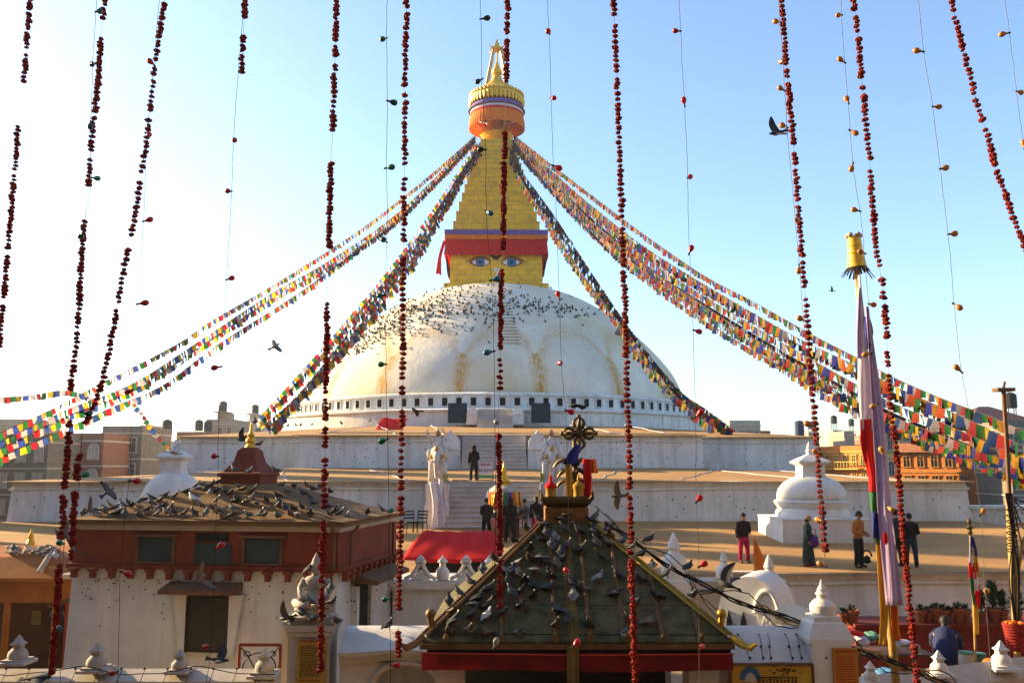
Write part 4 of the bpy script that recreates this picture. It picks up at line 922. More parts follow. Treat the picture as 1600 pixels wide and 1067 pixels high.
q = MB(); q.lathe([(9 * k, 0), (11 * k, 6 * k), (7 * k, 12 * k), (10 * k, 22 * k), (9 * k, 28 * k), (5 * k, 33 * k)], 14, (48 * k, -.75, -12 * k)); q.build('urn', M_cream, es, smooth=True)
# bright metal sheet propped on trestles
q = MB(); a, b_, c_, d_ = at(1207, 958, 17.4), at(1228, 938, 18.4), at(1288, 962, 18.2), at(1270, 985, 17.2)
ctr = (a + b_ + c_ + d_) / 4; dz = Vector((0, 0, -.04)); q.add([x - ctr for x in (a, b_, c_, d_)] + [x - ctr + dz for x in (a, b_, c_, d_)], [(0, 1, 2, 3), (7, 6, 5, 4), (0, 4, 5, 1), (1, 5, 6, 2), (2, 6, 7, 3), (3, 7, 4, 0)])
q.tube([(d_ - ctr), (d_ - ctr) + Vector((0, 0, -1.2))], .04, 6); q.tube([(b_ - ctr), (b_ - ctr) + Vector((0, 0, -1.5))], .04, 6); q.tube([a.lerp(d_, .55) - ctr + Vector((0, 0, .01)), b_.lerp(c_, .55) - ctr + Vector((0, 0, .01))], .02, 6)
o = q.build('metal_sheet', pm('pale_sheet_metal', (.66, .6, .42), (.55, .5, .36), rough=.55, metal=.2), loc=ctr); tag(o, 'pale metal sheet propped at a slant beside the arched shrine', 'metal sheet')
# ---------------------------------------------------------------- elephant-and-rider guardians beside the stairs
M_guard = pm('painted_white_stone', (.66, .6, .56), (.48, .42, .38), scale=5, streak=.4, dirt=(.3, .2, .12), bump=.3)
M_skin = pm('skin', (.36, .2, .12), (.3, .16, .09), rough=.6)
M_pgold = pm('ornament_gold', (.5, .32, .08), rough=.5, metal=.3); M_pred = pm('painted_red_detail', (.35, .08, .05))
def guardian(px, sg, lab):
    Y = 41.8; p = at(px, 832, Y); k = PXM(760, Y); t = thing('guardian_statue', tuple(p), lab, 'statue')
    z = lambda py: Z(py, Y) - p.z
    q = MB(); q.sqlathe([(19 * k, -.3), (19 * k, z(790)), (16 * k, z(782)), (17.5 * k, z(765)), (17.5 * k, z(756)), (14 * k, z(754))], (0, 0, 0)); q.build('pedestal', M_guard, t)
    q = MB()
    for sx in (-1, 1):
        for sy in (-.35, .45): q.tube([(sx * 8.5 * k, sy, z(755)), (sx * 8.5 * k, sy, z(738)), (sx * 8 * k, sy, z(720))], [.17, .15, .18], 10)
    q.ball((0, .12, z(717)), (15 * k, .75, 13 * k), 16, 10); q.ball((0, -.55, z(708)), (10 * k, .3, 11 * k), 14, 10)
    q.tube([(0, -.75, z(708)), (0, -.92, z(718)), (0, -.9, z(732)), (0, -.86, z(744)), (1.5 * k, -.98, z(750))], [.17, .14, .11, .08, .05], 10)
    for sx in (-1, 1):
        q.ball((sx * 11 * k, -.45, z(709)), (4.5 * k, .07, 7.5 * k), 12, 8); q.tube([(sx * 4 * k, -.8, z(717)), (sx * 6 * k, -1.0, z(722)), (sx * 6.5 * k, -1.12, z(719))], [.05, .04, .015], 8)
    q.build('elephant', M_guard, t, smooth='all')
    q = MB(); 
    for i in range(9): a = i / 8 * math.pi; q.ball((9 * k * math.cos(a), -.82, z(712) - 8 * k * math.sin(a)), .06, 6, 5)
    q.ball((0, -.86, z(702)), (.1, .05, .14), 8, 6); q.build('harness', M_pgold, t, smooth='all')
    q = MB(); q.lathe([(11 * k, z(709)), (10 * k, z(702)), (7 * k, z(694)), (7.5 * k, z(688)), (3 * k, z(684)), (2.6 * k, z(681))], 14, sy=.8)
    for sx in (-1, 1):
        if sx == -1 and sg < 0: q.tube([(sx * 7 * k, 0, z(688)), (sx * 13 * k, -.05, z(684)), (sx * 17 * k, -.1, z(677))], [.12, .09, .06], 8); q.tube([(sx * 17 * k, -.1, z(678)), (sx * 17 * k, -.1, z(667))], [.05, .01], 6)
        else: q.tube([(sx * 7 * k, 0, z(688)), (sx * 9.5 * k, -.1, z(696)), (sx * 5 * k, -.3, z(700))], [.12, .09, .07], 8)
        q.tube([(sx * 5 * k, -.1, z(704)), (sx * 13 * k, -.2, z(708)), (sx * 13.5 * k, -.15, z(722))], [.2, .16, .1], 8)
    q.build('rider', M_guard, t, smooth='all')
    q = MB(); q.ball((0, -.04, z(677.5)), (.12, .13, .15), 12, 8); q.ball((0, -.17, z(678)), (.02, .03, .03), 6, 4); q.build('rider_head', M_skin, t, smooth='all')
    q = MB(); q.lathe([(.125, z(677)), (.14, z(675.5)), (.1, z(674)), (.05, z(672)), (.01, z(670))], 12); q.build('crown', M_pgold, t, smooth=True)
    cloth('white_scarf', M_cwhite, [(3 * k * sg, -1.0, z(752)), (5 * k * -sg, -1.05, z(790)), (4 * k * -sg, -1.05, z(826))], [14 * k, 22 * k], t, 3 + sg, fold=.1)
    cloth('white_scarf', M_cwhite, [(-8 * k * sg, -.85, z(748)), (-9 * k * sg, -.95, z(772)), (-10 * k * sg, -.95, z(800))], [8 * k, 13 * k], t, 7 + sg, fold=.08)
    q = MB(); r2 = random.Random(px)
    for i in range(14): q.ball((-14 * sg * k + r2.gauss(0, .08), -.6 + r2.gauss(0, .08), z(752) + r2.random() * .35), (.05, .05, .07), 6, 4)
    q.build('flower_offering', pm('yellow_flowers', (.55, .42, .04), (.15, .25, .05), scale=9), t, smooth=True)
guardian(683, -1, 'painted elephant guardian whose rider raises an arm, at the stair foot')
guardian(862, 1, 'painted elephant guardian with its rider upright, beside the crossed vajra')
# garlanded small chorten at the foot of the stairs
gp = at(787, 832, 38.5); k = PXM(780, 38.5); gz = lambda py: Z(py, 38.5) - gp.z
gc = thing('festooned_chorten', tuple(gp), 'little white chorten hung with gold and coloured festoons before the stairs', 'chorten')
q = MB(); q.sqlathe([(24 * k, -.3), (24 * k, gz(812)), (28 * k, gz(808)), (28 * k, gz(803)), (20 * k, gz(800))]); q.build('base', M_wood, gc)
q = MB(); q.lathe([(18 * k, gz(801)), (22 * k, gz(790)), (25 * k, gz(776)), (22 * k, gz(764)), (14 * k, gz(758))], 28); q.build('drum', M_cream, gc, smooth=True)
q = MB(); q.sqlathe([(11 * k, gz(759)), (9 * k, gz(754)), (12 * k, gz(752))]); q.lathe([(10 * k, gz(752)), (6 * k, gz(744)), (4 * k, gz(738)), (5 * k, gz(736)), (2 * k, gz(730)), (.2 * k, gz(720))], 16); q.build('spire', M_gold, gc, smooth=True)
cols_ = [M_gold, pm('festoon_green', (.05, .22, .12)), pm('festoon_purple', (.2, .06, .28)), M_orange, M_gold, M_red]
for i in range(14):
    a = -math.pi / 2 + (i - 6.5) * .26; q = MB(); pts = []
    for j in range(9):
        f = j / 8; aa = a + .2 * (f - .5); rr = (24.5 + 2.5 * math.sin(f * math.pi)) * k; pts.append((rr * math.cos(aa), rr * math.sin(aa), gz(764) - (4 + 22 * math.sin(f * math.pi)) * k))
    q.tube(pts, .05, 6); q.ball(pts[4], .09, 8, 6); q.build('festoon', cols_[i % 6], gc, smooth='all')
# NO ENTRY board, doormats
nb = thing('no_entry_board', tuple(at(759, 752.5, 44.2)), 'small white NO ENTRY board standing at the top of the lower stairs', 'sign')
k = PXM(740, 44.2)
q = MB(); q.box((0, 0, 21 * k), (22 * k, .05, 19 * k)); q.build('board', M_cwhite, nb)
q = MB(); q.box((0, -.005, 8.5 * k), (22 * k, .06, 4 * k)); q.build('green_strip', pm('green_paint', (.06, .3, .12)), nb)
q = MB()
for sx in (-1, 1): q.tube([(sx * 11 * k, 0, 0), (sx * 11 * k, 0, 30 * k)], .025, 6)
q.tube([(-11 * k, 0, 2.5 * k), (11 * k, 0, 2.5 * k)], .02, 6); q.build('frame', M_wood, nb)
me = text_mesh('NO ENTRY', 6.0 * k, .006); me.materials.append(pm('dark_blue_ink', (.08, .03, .12))); link('lettering', me, nb, (0, -.033, 17.5 * k), (R(90), 0, 0), scale=(.82, 1.15, 1))
me = text_mesh('प्रवेश निषेध', 5.2 * k, .006); me.materials.append(pm('bright_red_ink', (.6, .03, .04))); link('lettering', me, nb, (0, -.033, 26 * k), (R(90), 0, 0), scale=(.75, 1.1, 1))
for px, lab in ((713, 'dark doormat on the stair top, the one farther from the hooded person'), (726, 'dark doormat on the stair top right by the hooded person')):
    q = MB(); q.box((0, 0, .1), (12 * k, .4, .12)); q.box((0, 0, .17), (11 * k, .35, .03)); tag(q.build('doormat', M_wood, loc=at(px, 755.5, 44.0)), lab, 'mat', 'mats on the stair top')
# two metal chairs left of the stairs
def chair(px, lab, rz):
    p = at(px, 832, 39.5); t = thing('metal_chair', tuple(p), lab, 'chair', rz, 'dark metal chairs')
    for sx in (-1, 1):
        q = MB(); q.tube([(sx * .24, -.22, 0), (sx * .22, -.2, .45)], .02, 6); q.build('leg', M_wire, t)
        q = MB(); q.tube([(sx * .24, .26, 0), (sx * .22, .2, .45), (sx * .22, .28, .95)], .02, 6); q.build('leg', M_wire, t)
    q = MB(); q.box((0, 0, .45), (.46, .44, .05)); q.build('seat', M_wire, t)
    for zz in (.62, .76, .9): q = MB(); q.box((0, .25, zz), (.44, .025, .06)); q.build('back_slat', M_wire, t)
chair(641, 'dark metal chair nearer the pavilion corner', R(25)); chair(656, 'dark metal chair nearer the stair guardian', R(-20))
# ---------------------------------------------------------------- people
M_hair = pm('black_hair', (.012, .01, .009), rough=.6); M_shoe = pm('dark_shoe', (.02, .015, .012), rough=.6)
def skinned(name, verts, edges, radii, mat, par, root=0, sub=2):
    me = bpy.data.meshes.new(name); me.from_pydata(verts, edges, []); o = bpy.data.objects.new(name, me); C.objects.link(o); o.parent = par
    me.materials.append(mat); m_ = o.modifiers.new('skin', 'SKIN'); m_.use_smooth_shade = True
    for i, r_ in enumerate(radii):
        d = me.skin_vertices[0].data[i]; d.radius = (r_, r_) if not isinstance(r_, tuple) else r_; d.use_root = i == root
    s_ = o.modifiers.new('sub', 'SUBSURF'); s_.levels = sub; s_.render_levels = sub
    return o
def person(px, foot, Y, H, face, label, top, bottom, arms=(0, 0), stance=.1, skirt=False, hood=False, cap=None, robe=False, long_hair=False, lean=0.0, headtilt=.0, shoes=None, stride=.0, group='people on the terrace'):
    """face: rotation, 0 looks at the camera. arms: per side 0 hanging, 1 bent forward, 2 raised to the chest"""
    p = at(px, foot, Y); s = H / 1.7; t = thing('person', tuple(p), label, 'person', face, group)
    t.scale = (s, s, s)
    hip, sh, nk = .88, 1.38, 1.45
    V = [(0, 0, hip), (0, -.01 - lean * .3, 1.08), (0, -.01 - lean * .7, 1.26), (0, -lean * .9, sh - .02), (0, -lean - .01, nk + .03), (0, -lean - .03 - headtilt * .4, 1.54), (0, -lean - .045 - headtilt, 1.62)]
    Rr_ = [(.14, .11), (.125, .095), (.145, .1), (.13, .085), .052, (.075, .092), (.07, .085)]
    E = [(0, 1), (1, 2), (2, 3), (3, 4), (4, 5), (5, 6)]
    armp, legp = [], []
    for i, sx in enumerate((-1, 1)):
        st_ = stride * sx
        L = [(sx * .09, 0, .84), (sx * (.09 + stance * .4), -.015 - st_ * .5, .48), (sx * (.085 + stance * .6), .01 - st_ + max(0, st_) * .3, .09), (sx * (.09 + stance * .7), -.13 - st_, .03)]
        b0 = len(V); V += L; Rr_ += [(.095, .1), (.062, .066), (.042, .05), (.045, .03)]; E += [(0, b0), (b0, b0 + 1), (b0 + 1, b0 + 2), (b0 + 2, b0 + 3)]; legp.append(L)
        a = arms[i]; ly = -lean * .9
        if a == 0: A = [(sx * .185, ly, 1.36), (sx * .235, ly + .03, 1.10), (sx * .24, ly - .05, .86)]
        elif a == 1: A = [(sx * .185, ly, 1.36), (sx * .245, ly + .02, 1.10), (sx * .12, ly - .20, 1.02)]
        else: A = [(sx * .185, ly, 1.36), (sx * .25, ly - .06, 1.13), (sx * .07, ly - .20, 1.28)]
        b0 = len(V); V += A; Rr_ += [.06, .045, .032]; E += [(3, b0), (b0, b0 + 1), (b0 + 1, b0 + 2)]; armp.append(A)
        w = Vector(A[2]); d = (w - Vector(A[1])).normalized(); sd_ = d.cross(Vector((0, 1, .3))).normalized() * .9
        pl = len(V); V += [tuple(w + d * .07)]; Rr_ += [(.034, .02)]; E += [(b0 + 2, pl)]
        for fi in range(4):
            o_ = (fi - 1.5) * .017; ln = (.065, .078, .074, .058)[fi]; f0 = len(V)
            V += [tuple(w + d * .085 + sd_ * o_), tuple(w + d * (.085 + ln * .6) + sd_ * o_ * 1.1 + Vector((0, -.008, 0))), tuple(w + d * (.085 + ln) + sd_ * o_ * 1.1 + Vector((0, -.026, 0)))]; Rr_ += [.0095, .009, .0075]; E += [(pl, f0), (f0, f0 + 1), (f0 + 1, f0 + 2)]
        f0 = len(V); V += [tuple(w + d * .03 - sd_ * .035 * sx), tuple(w + d * .075 - sd_ * .05 * sx + Vector((0, -.02, 0)))]; Rr_ += [.012, .009]; E += [(b0 + 2, f0), (f0, f0 + 1)]
    skinned('body', V, E, Rr_, M_skin, t)
    hc = Vector((0, -lean - .035 - headtilt * .8, 1.60)); ly = -lean
    q = MB(); q.ball(hc + Vector((0, -.098, -.015)), (.016, .022, .024), 8, 6, 0); q.ball(hc + Vector((0, -.09, -.055)), (.026, .012, .008), 8, 6, 1)
    for sx in (-1, 1): q.ball(hc + Vector((sx * .034, -.082, .018)), (.014, .012, .008), 8, 6, 2); q.ball(hc + Vector((sx * .082, .0, -.005)), (.014, .024, .032), 8, 6, 0)
    q.build('face', [M_skin, M_redink, M_hair], t, smooth='all')
    if hood:
        q = MB(); q.ball(hc + Vector((0, .03, .0)), (.125, .13, .15), 14, 10); q.lathe([(.16, 0), (.13, .06), (.11, .13)], 12, (0, ly + .02, 1.40)); q.build('hood', top, t, smooth='all')
    elif cap:
        q = MB(); q.ball(hc + Vector((0, .005, .045)), (.1, .112, .09), 14, 8); q.lathe([(.105, 0), (.108, .03), (.1, .05)], 16, hc + Vector((0, .0, .02))); q.build('cap', cap, t, smooth='all')
        q = MB(); q.ball(hc + Vector((0, .04, -.03)), (.09, .08, .1), 12, 8); q.build('hair', M_hair, t, smooth='all')
    else:
        q = MB(); q.ball(hc + Vector((0, .022, .028)), (.094, .102, .105), 16, 10)
        if long_hair: q.tube([hc + Vector((0, .05, .02)), hc + Vector((0, .09, -.12)), hc + Vector((0, .1, -.3))], [.09, .075, .04], 10)
        q.build('hair', M_hair, t, smooth='all')
    # clothes
    q = MB(); prof = [(.155, .80), (.165, .88), (.15, 1.05), (.172, 1.22), (.182, 1.34), (.14, 1.42), (.075, 1.465)]
    if robe: prof = [(.30, .12), (.27, .4), (.22, .75), (.19, .98), (.19, 1.2), (.195, 1.34), (.14, 1.42), (.075, 1.47)]
    n = 18; vs = []; fs = []
    for i, (r_, z) in enumerate(prof):
        yo = -lean * min(1, max(0, (z - .85) / .55)) * .95
        for j in range(n):
            a = 2 * math.pi * j / n; fold = 1 + (.05 * math.sin(a * 7 + i) if robe and z < 1 else .015 * math.sin(a * 5 + i * 2)); sq_ = .72
            vs.append((r_ * 1.18 * math.cos(a) * fold, r_ * sq_ * math.sin(a) * fold + yo, z))
    for i in range(len(prof) - 1):
        for j in range(n): fs.append((i * n + j, i * n + (j + 1) % n, (i + 1) * n + (j + 1) % n, (i + 1) * n + j))
    q.add(vs, fs)
    for A in armp:
        w = Vector(A[2]); q.tube([Vector(A[0]) + Vector((-.06 if A[0][0] > 0 else .06, 0, 0)), A[0], Vector(A[0]).lerp(Vector(A[1]), .5), A[1], Vector(A[1]).lerp(w, .55), w], [.07, .085, .072, .065, .056, .05], 10)
    q.build('robe' if robe else 'jacket', top, t, smooth='all')
    if not robe:
        q = MB()
        if skirt:
            q.lathe([(.16, .9), (.17, .84), (.21, .6), (.23, .42)], 16, sy=.75)
        else:
            q.lathe([(.15, .74), (.168, .82), (.16, .92)], 16, sy=.75)
        for L in legp:
            L = [Vector(x) for x in L]; q.tube([L[0] + Vector((0, 0, .04)), L[0].lerp(L[1], .5), L[1], L[1].lerp(L[2], .6), L[2] + Vector((0, 0, -.01))], [.105, .095, .078, .07, .068], 12)
        q.build('trousers', bottom, t, smooth='all')
    for L in legp:
        a = Vector(L[2]); q = MB(); q.ball((a.x, a.y - .07, .045), (.05, .13, .045), 12, 8); q.tube([(a.x, a.y, .05), (a.x, a.y, .12)], [.05, .045], 10); q.build('shoe', shoes or M_shoe, t, smooth='all')
    return t
cl = lambda n, c: pm('cloth_' + n, c, tuple(x * .65 for x in c), rough=.9, scale=6, bump=.2)
def feet(Y, px): 
    z = grd(Y); return topx((0, Y, z))[1]
for (px, Y, kw) in (
    (1163, 31.3, dict(H=1.66, face=R(12), label='person in black coat and magenta trousers near the orange pennant', top=cl('black', (.022, .014, .012)), bottom=cl('magenta', (.42, .015, .08)), arms=(0, 1), long_hair=True)),
    (1264, 30.6, dict(H=1.64, face=R(70), label='person in a long dark green robe and pale cap carrying a purple bag', top=cl('bottle_green', (.018, .04, .034)), bottom=cl('bottle_green', (.018, .04, .034)), robe=True, cap=cl('tan', (.42, .3, .14)), arms=(0, 1), shoes=cl('red_shoe', (.2, .02, .02)), stride=.1)),
    (1343, 30.3, dict(H=1.82, face=R(40), label='person in an orange brown jacket looking down at a held object', top=cl('ochre', (.42, .16, .035)), bottom=cl('charcoal', (.018, .016, .018)), arms=(1, 1), lean=.03, headtilt=.03)),
    (1404, 30.5, dict(H=1.86, face=R(-150), label='tall person in dark blue seen half behind the long white banner', top=cl('navy', (.03, .04, .06)), bottom=cl('charcoal', (.018, .016, .018)), stance=.14)),
    (1425, 30.4, dict(H=1.74, face=R(160), label='person in a black jacket with jeans, back turned, next to the banner', top=cl('black', (.022, .014, .012)), bottom=cl('denim', (.03, .045, .07)), arms=(1, 1)))):
    person(px, feet(Y, px), Y, **kw)
for (px, Y, kw) in (
    (760, 37.2, dict(H=1.66, face=R(-160), label='person in a dark olive coat left of the festooned chorten', top=cl('olive', (.035, .03, .018)), bottom=cl('charcoal', (.018, .016, .018)), arms=(1, 1))),
    (797, 36.4, dict(H=1.74, face=R(175), label='hooded person in black facing the festooned chorten', top=cl('black', (.022, .014, .012)), bottom=cl('charcoal', (.018, .016, .018)), hood=True, arms=(1, 1), stance=.16)),
    (820, 36.8, dict(H=1.66, face=R(-60), label='person in grey shawl and tan trousers among the group by the stairs', top=cl('greybrown', (.12, .1, .085)), bottom=cl('tan_trouser', (.3, .15, .06)), arms=(2, 1), stride=.12)),
    (838, 37.4, dict(H=1.7, face=R(-170), label='person in black top and pink skirt by the stairs', top=cl('black', (.022, .014, .012)), bottom=cl('magenta', (.42, .015, .08)), skirt=True, long_hair=True))):
    person(px, feet(Y, px), Y, group='people gathered by the stairs', **kw)
person(740, 752.5, 44.4, 1.74, R(172), 'hooded person in black standing alone at the top of the lower stairs', cl('black', (.022, .014, .012)), cl('charcoal', (.018, .016, .018)), arms=(1, 0), hood=True, group='people on the stairs')
person(774, feet(36.2, 774), 36.2, 1.2, R(150), 'small child in a pink coat standing close behind the adults by the stairs', cl('pink', (.5, .16, .16)), cl('ochre_leg', (.3, .18, .05)), group='people gathered by the stairs', long_hair=True)
person(849, feet(38.0, 849), 38.0, 1.62, R(-100), 'person in a brown shawl nearest the right stair guardian', cl('brown_shawl', (.12, .05, .025)), cl('charcoal', (.018, .016, .018)), arms=(2, 2), group='people gathered by the stairs', long_hair=True)
# bags
q = MB(); q.ball((0, 0, .2), (.17, .08, .19), 14, 10); q.tube([(-.1, 0, .34), (-.06, 0, .62), (.06, 0, .62), (.1, 0, .34)], .015, 6); o = q.build('shoulder_bag', cl('violet', (.1, .03, .2)), smooth='all', loc=at(1272, 856, 30.4)); tag(o, 'purple bag hanging from the robed person with the pale cap', 'bag')
q = MB(); q.tube([(.16 * math.cos(i * .4), 0, .2 + .2 * math.sin(i * .4)) for i in range(15)], .03, 8); q.ball((0, 0, .12), (.12, .06, .12), 10, 8); o = q.build('carry_bag', M_wire, smooth='all', loc=at(1355, 879, 30.2)); tag(o, 'black looped bag beside the person in the ochre jacket', 'bag')
# crouching stall keeper in blue, built as one bent body
cp = at(1480, 1055, 19.0); t = thing('person', tuple(cp), 'crouching person in dark blue jacket behind the lower wall, seen from behind', 'person', R(150), 'people in the courtyard')
skinned('body', [(0, .1, .35), (0, .02, .55), (0, -.14, .78), (0, -.22, .9), (0, -.28, 1.0), (.12, -.2, .4), (.12, -.05, .05), (-.12, -.2, .4), (-.12, -.05, .05), (.2, -.16, .8), (.24, -.3, .58), (.1, -.45, .5), (-.2, -.16, .8), (-.24, -.3, .58), (-.1, -.45, .5)], [(0, 1), (1, 2), (2, 3), (3, 4), (0, 5), (5, 6), (0, 7), (7, 8), (2, 9), (9, 10), (10, 11), (2, 12), (12, 13), (13, 14)], [.15, .15, .14, .06, .1, .09, .05, .09, .05, .065, .05, .035, .065, .05, .035], M_skin, t)
q = MB(); q.tube([(0, .16, .25), (0, .1, .45), (0, -.02, .66), (0, -.16, .84), (0, -.22, .92)], [.2, .23, .24, .19, .08], 14)
for sx in (-1, 1): q.tube([(sx * .12, -.12, .82), (sx * .23, -.2, .72), (sx * .26, -.32, .56), (sx * .12, -.43, .52)], [.1, .09, .075, .06], 10)
q.build('jacket', cl('navy2', (.02, .03, .1)), t, smooth='all')
q = MB(); q.ball((0, -.25, 1.04), (.105, .115, .12), 14, 10); q.tube([(0, -.17, 1.02), (0, -.1, .9)], [.08, .04], 8); q.build('hair', M_hair, t, smooth='all')
# ---------------------------------------------------------------- banner pole, flag mast, pennant, wire mast
def banner_strip(name, mat, pxs, Y, par, seed, fold=.03):
    """cloth defined by left/right photo edges per row [(py, xl, xr)]"""
    P = spline(pxs, 22); o0 = par.location; q = MB(); r2 = random.Random(seed); ph = r2.uniform(0, 6)
    def fn(u, v_):
        py, xl, xr = P[min(22, int(round(v_ * 22)))]; p = at(xl + (xr - xl) * u, py, Y)
        return p - o0 + Vector((0, fold * math.sin(u * 8 + ph + v_ * 3) - .03, 0))
    q.grid(fn, 8, 22); o = q.build(name, mat, par, smooth='all'); so = o.modifiers.new('t', 'SOLIDIFY'); so.thickness = .006; return o
YB = 14.6
bp_ = thing('banner_pole', tuple(at(1398, 1045, YB)), 'tall leaning prayer pole with gilt crown and long coloured banners', 'flagpole')
L0 = bp_.location
M_bamboo = pm('bamboo', (.40, .25, .07), (.25, .15, .04), rough=.6, scale=5)
q = MB(); q.tube([at(x, y, YB) - L0 for x, y in ((1338, 410), (1344, 480), (1352, 560), (1366, 700), (1380, 850), (1390, 960), (1398, 1045))] + [Vector((.05, 0, -2))], [.05, .05, .055, .06, .06, .065, .065, .065], 10); q.build('pole', M_bamboo, bp_, smooth=True)
k = PXM(400, YB); c0 = at(1339, 418, YB) - L0; c1 = at(1334, 371, YB) - L0; d = (c1 - c0)
q = MB(); q.tube([c0 + d * f for f in (0, .08, .5, .92, 1)], [15 * k, 14 * k, 11.5 * k, 10.5 * k, 9 * k], 18)
for f in (.2, .45, .7): q.tube([c0 + d * (f - .02), c0 + d * f, c0 + d * (f + .02)], [13.7 * k - f * 3.4 * k, 14.6 * k - f * 4 * k, 13.5 * k - f * 3.6 * k], 18)
crown = q.build('gilt_crown', M_gold, bp_, smooth=True)
for i in range(5): a = i * 1.257; q = MB(); q.ball(c1 + Vector((9.5 * k * math.cos(a), 9.5 * k * math.sin(a), .03)), .045, 10, 8); q.tube([c1 + Vector((8 * k * math.cos(a), 8 * k * math.sin(a), -.02)), c1 + Vector((10 * k * math.cos(a), 10 * k * math.sin(a), .03))], .015, 6); q.build('crown_knob', M_cream, crown, smooth=True)
q = MB(); r2 = random.Random(2)
for i in range(22):
    a = i * .2856; l = r2.uniform(.08, .2); b0 = c0 + Vector((13 * k * math.cos(a), 13 * k * math.sin(a), .02)); e_ = b0 + Vector((math.cos(a) * l * .8, math.sin(a) * l * .8, -l)); sd_ = Vector((-math.sin(a), math.cos(a), 0)) * .022
    q.add([b0 - sd_, b0 + sd_, e_ + sd_ * .7, e_ - sd_ * .7], [(0, 1, 2, 3)])
q.build('tattered_fringe', M_wire, crown)
banner_strip('white_banner', M_cwhite, [(430, 1340, 1343), (520, 1341, 1352), (600, 1340, 1358), (640, 1342, 1362), (672, 1344, 1362)], YB - .1, bp_, 1)
banner_strip('red_banner', M_red, [(655, 1342, 1362), (700, 1345, 1364), (740, 1356, 1368), (768, 1358, 1370)], YB - .13, bp_, 2)
banner_strip('green_banner', pm('green_cloth', (.03, .16, .05), trans=.2), [(764, 1358, 1370), (800, 1360, 1372), (850, 1366, 1376)], YB - .12, bp_, 3)
banner_strip('navy_banner', M_blue, [(800, 1361, 1370), (840, 1362, 1373)], YB - .16, bp_, 4)
banner_strip('yellow_banner', M_yelc, [(842, 1366, 1376), (900, 1370, 1386), (960, 1374, 1388), (1006, 1373, 1384)], YB - .1, bp_, 5)
M_lilac = pm('lilac_cloth', (.56, .44, .68), (.46, .34, .58), trans=.3)
banner_strip('lilac_banner', M_lilac, [(480, 1350, 1354), (560, 1355, 1368), (640, 1360, 1380), (720, 1366, 1387), (800, 1371, 1394), (880, 1379, 1403), (945, 1385, 1410)], YB - .22, bp_, 6, fold=.05)
banner_strip('lilac_banner', M_lilac, [(450, 1340, 1342), (520, 1337, 1343), (560, 1338, 1345)], YB - .12, bp_, 7)
banner_strip('blue_banner', M_blue, [(495, 1349, 1357), (520, 1350, 1362), (545, 1352, 1358)], YB - .2, bp_, 8)
banner_strip('red_patch', M_red, [(832, 1379, 1384), (842, 1379, 1387), (850, 1381, 1385)], YB - .3, bp_, 9, .005)
banner_strip('orange_banner', M_orange, [(940, 1390, 1400), (975, 1391, 1404), (1000, 1396, 1408)], YB - .15, bp_, 10)
# small mast with the striped Buddhist flag
fm = thing('flag_mast', tuple(at(1522, 1040, 17.2)), 'short mast with a limp striped blue, yellow, red and white flag', 'flag')
L0 = fm.location; Yf = 17.2
q = MB(); q.tube([at(1516, 835, Yf) - L0, at(1523, 990, Yf) - L0, Vector((0, 0, -.8))], .022, 8); q.build('mast', M_bamboo, fm)
q = MB(); c0 = at(1516, 836, Yf) - L0; q.lathe([(.02, 0), (.05, .06), (.03, .1), (.06, .14), (.02, .2), (.045, .25), (.005, .33)], 10, c0)
for i in range(7): q.tube([c0 + Vector((0, 0, .1)), c0 + Vector((.09 * math.cos(i), .09 * math.sin(i), .15))], [.018, .004], 5)
q.build('spearhead', M_brass, fm, smooth=True)
for nm_, mt, rows_ in (('blue_stripe', M_blue, [(838, 1515, 1519), (856, 1514, 1524), (868, 1517, 1527)]), ('white_stripe', M_cwhite, [(852, 1514, 1518), (868, 1513, 1519), (884, 1513, 1520)]), ('yellow_stripe', M_yelc, [(856, 1518, 1524), (876, 1520, 1526), (900, 1524, 1531)]), ('red_stripe', M_red, [(878, 1512, 1524), (890, 1512, 1526), (904, 1513, 1528)]), ('white_fold', M_cwhite, [(894, 1519, 1525), (910, 1520, 1528), (922, 1521, 1528)]), ('red_fold', M_red, [(912, 1521, 1530), (930, 1522, 1530), (950, 1523, 1530)]), ('green_fold', MATS['green_cloth'], [(902, 1513, 1520), (915, 1515, 1521), (946, 1519, 1523)]), ('yellow_tail', M_yelc, [(944, 1519, 1526), (965, 1520, 1528), (990, 1522, 1529)])):
    banner_strip(nm_, mt, rows_, Yf - .05 - .01 * len(nm_) / 4, fm, len(nm_), .012)
# orange triangular pennant on a stick
pn = thing('orange_pennant', tuple(at(1180, 935, 22.5)), 'orange triangular pennant beside the person in magenta trousers', 'flag'); L0 = pn.location
q = MB(); q.tube([at(1178, 838, 22.5) - L0, Vector((-.02, 0, 0))], .012, 6); q.build('stick', M_orange, pn)
q = MB(); q.grid(lambda u, v_: at(1179 + 22 * u * v_ + 1 * v_, 840 + 62 * v_ - 14 * u * v_, 22.45) - L0 + Vector((0, .03 * math.sin(u * 5 + v_ * 4), 0)), 6, 10); o = q.build('cloth', pm('orange_print', (.75, .22, .02), (.55, .08, .02), scale=40, contrast=(.45, .55), trans=.3), pn, smooth='all')
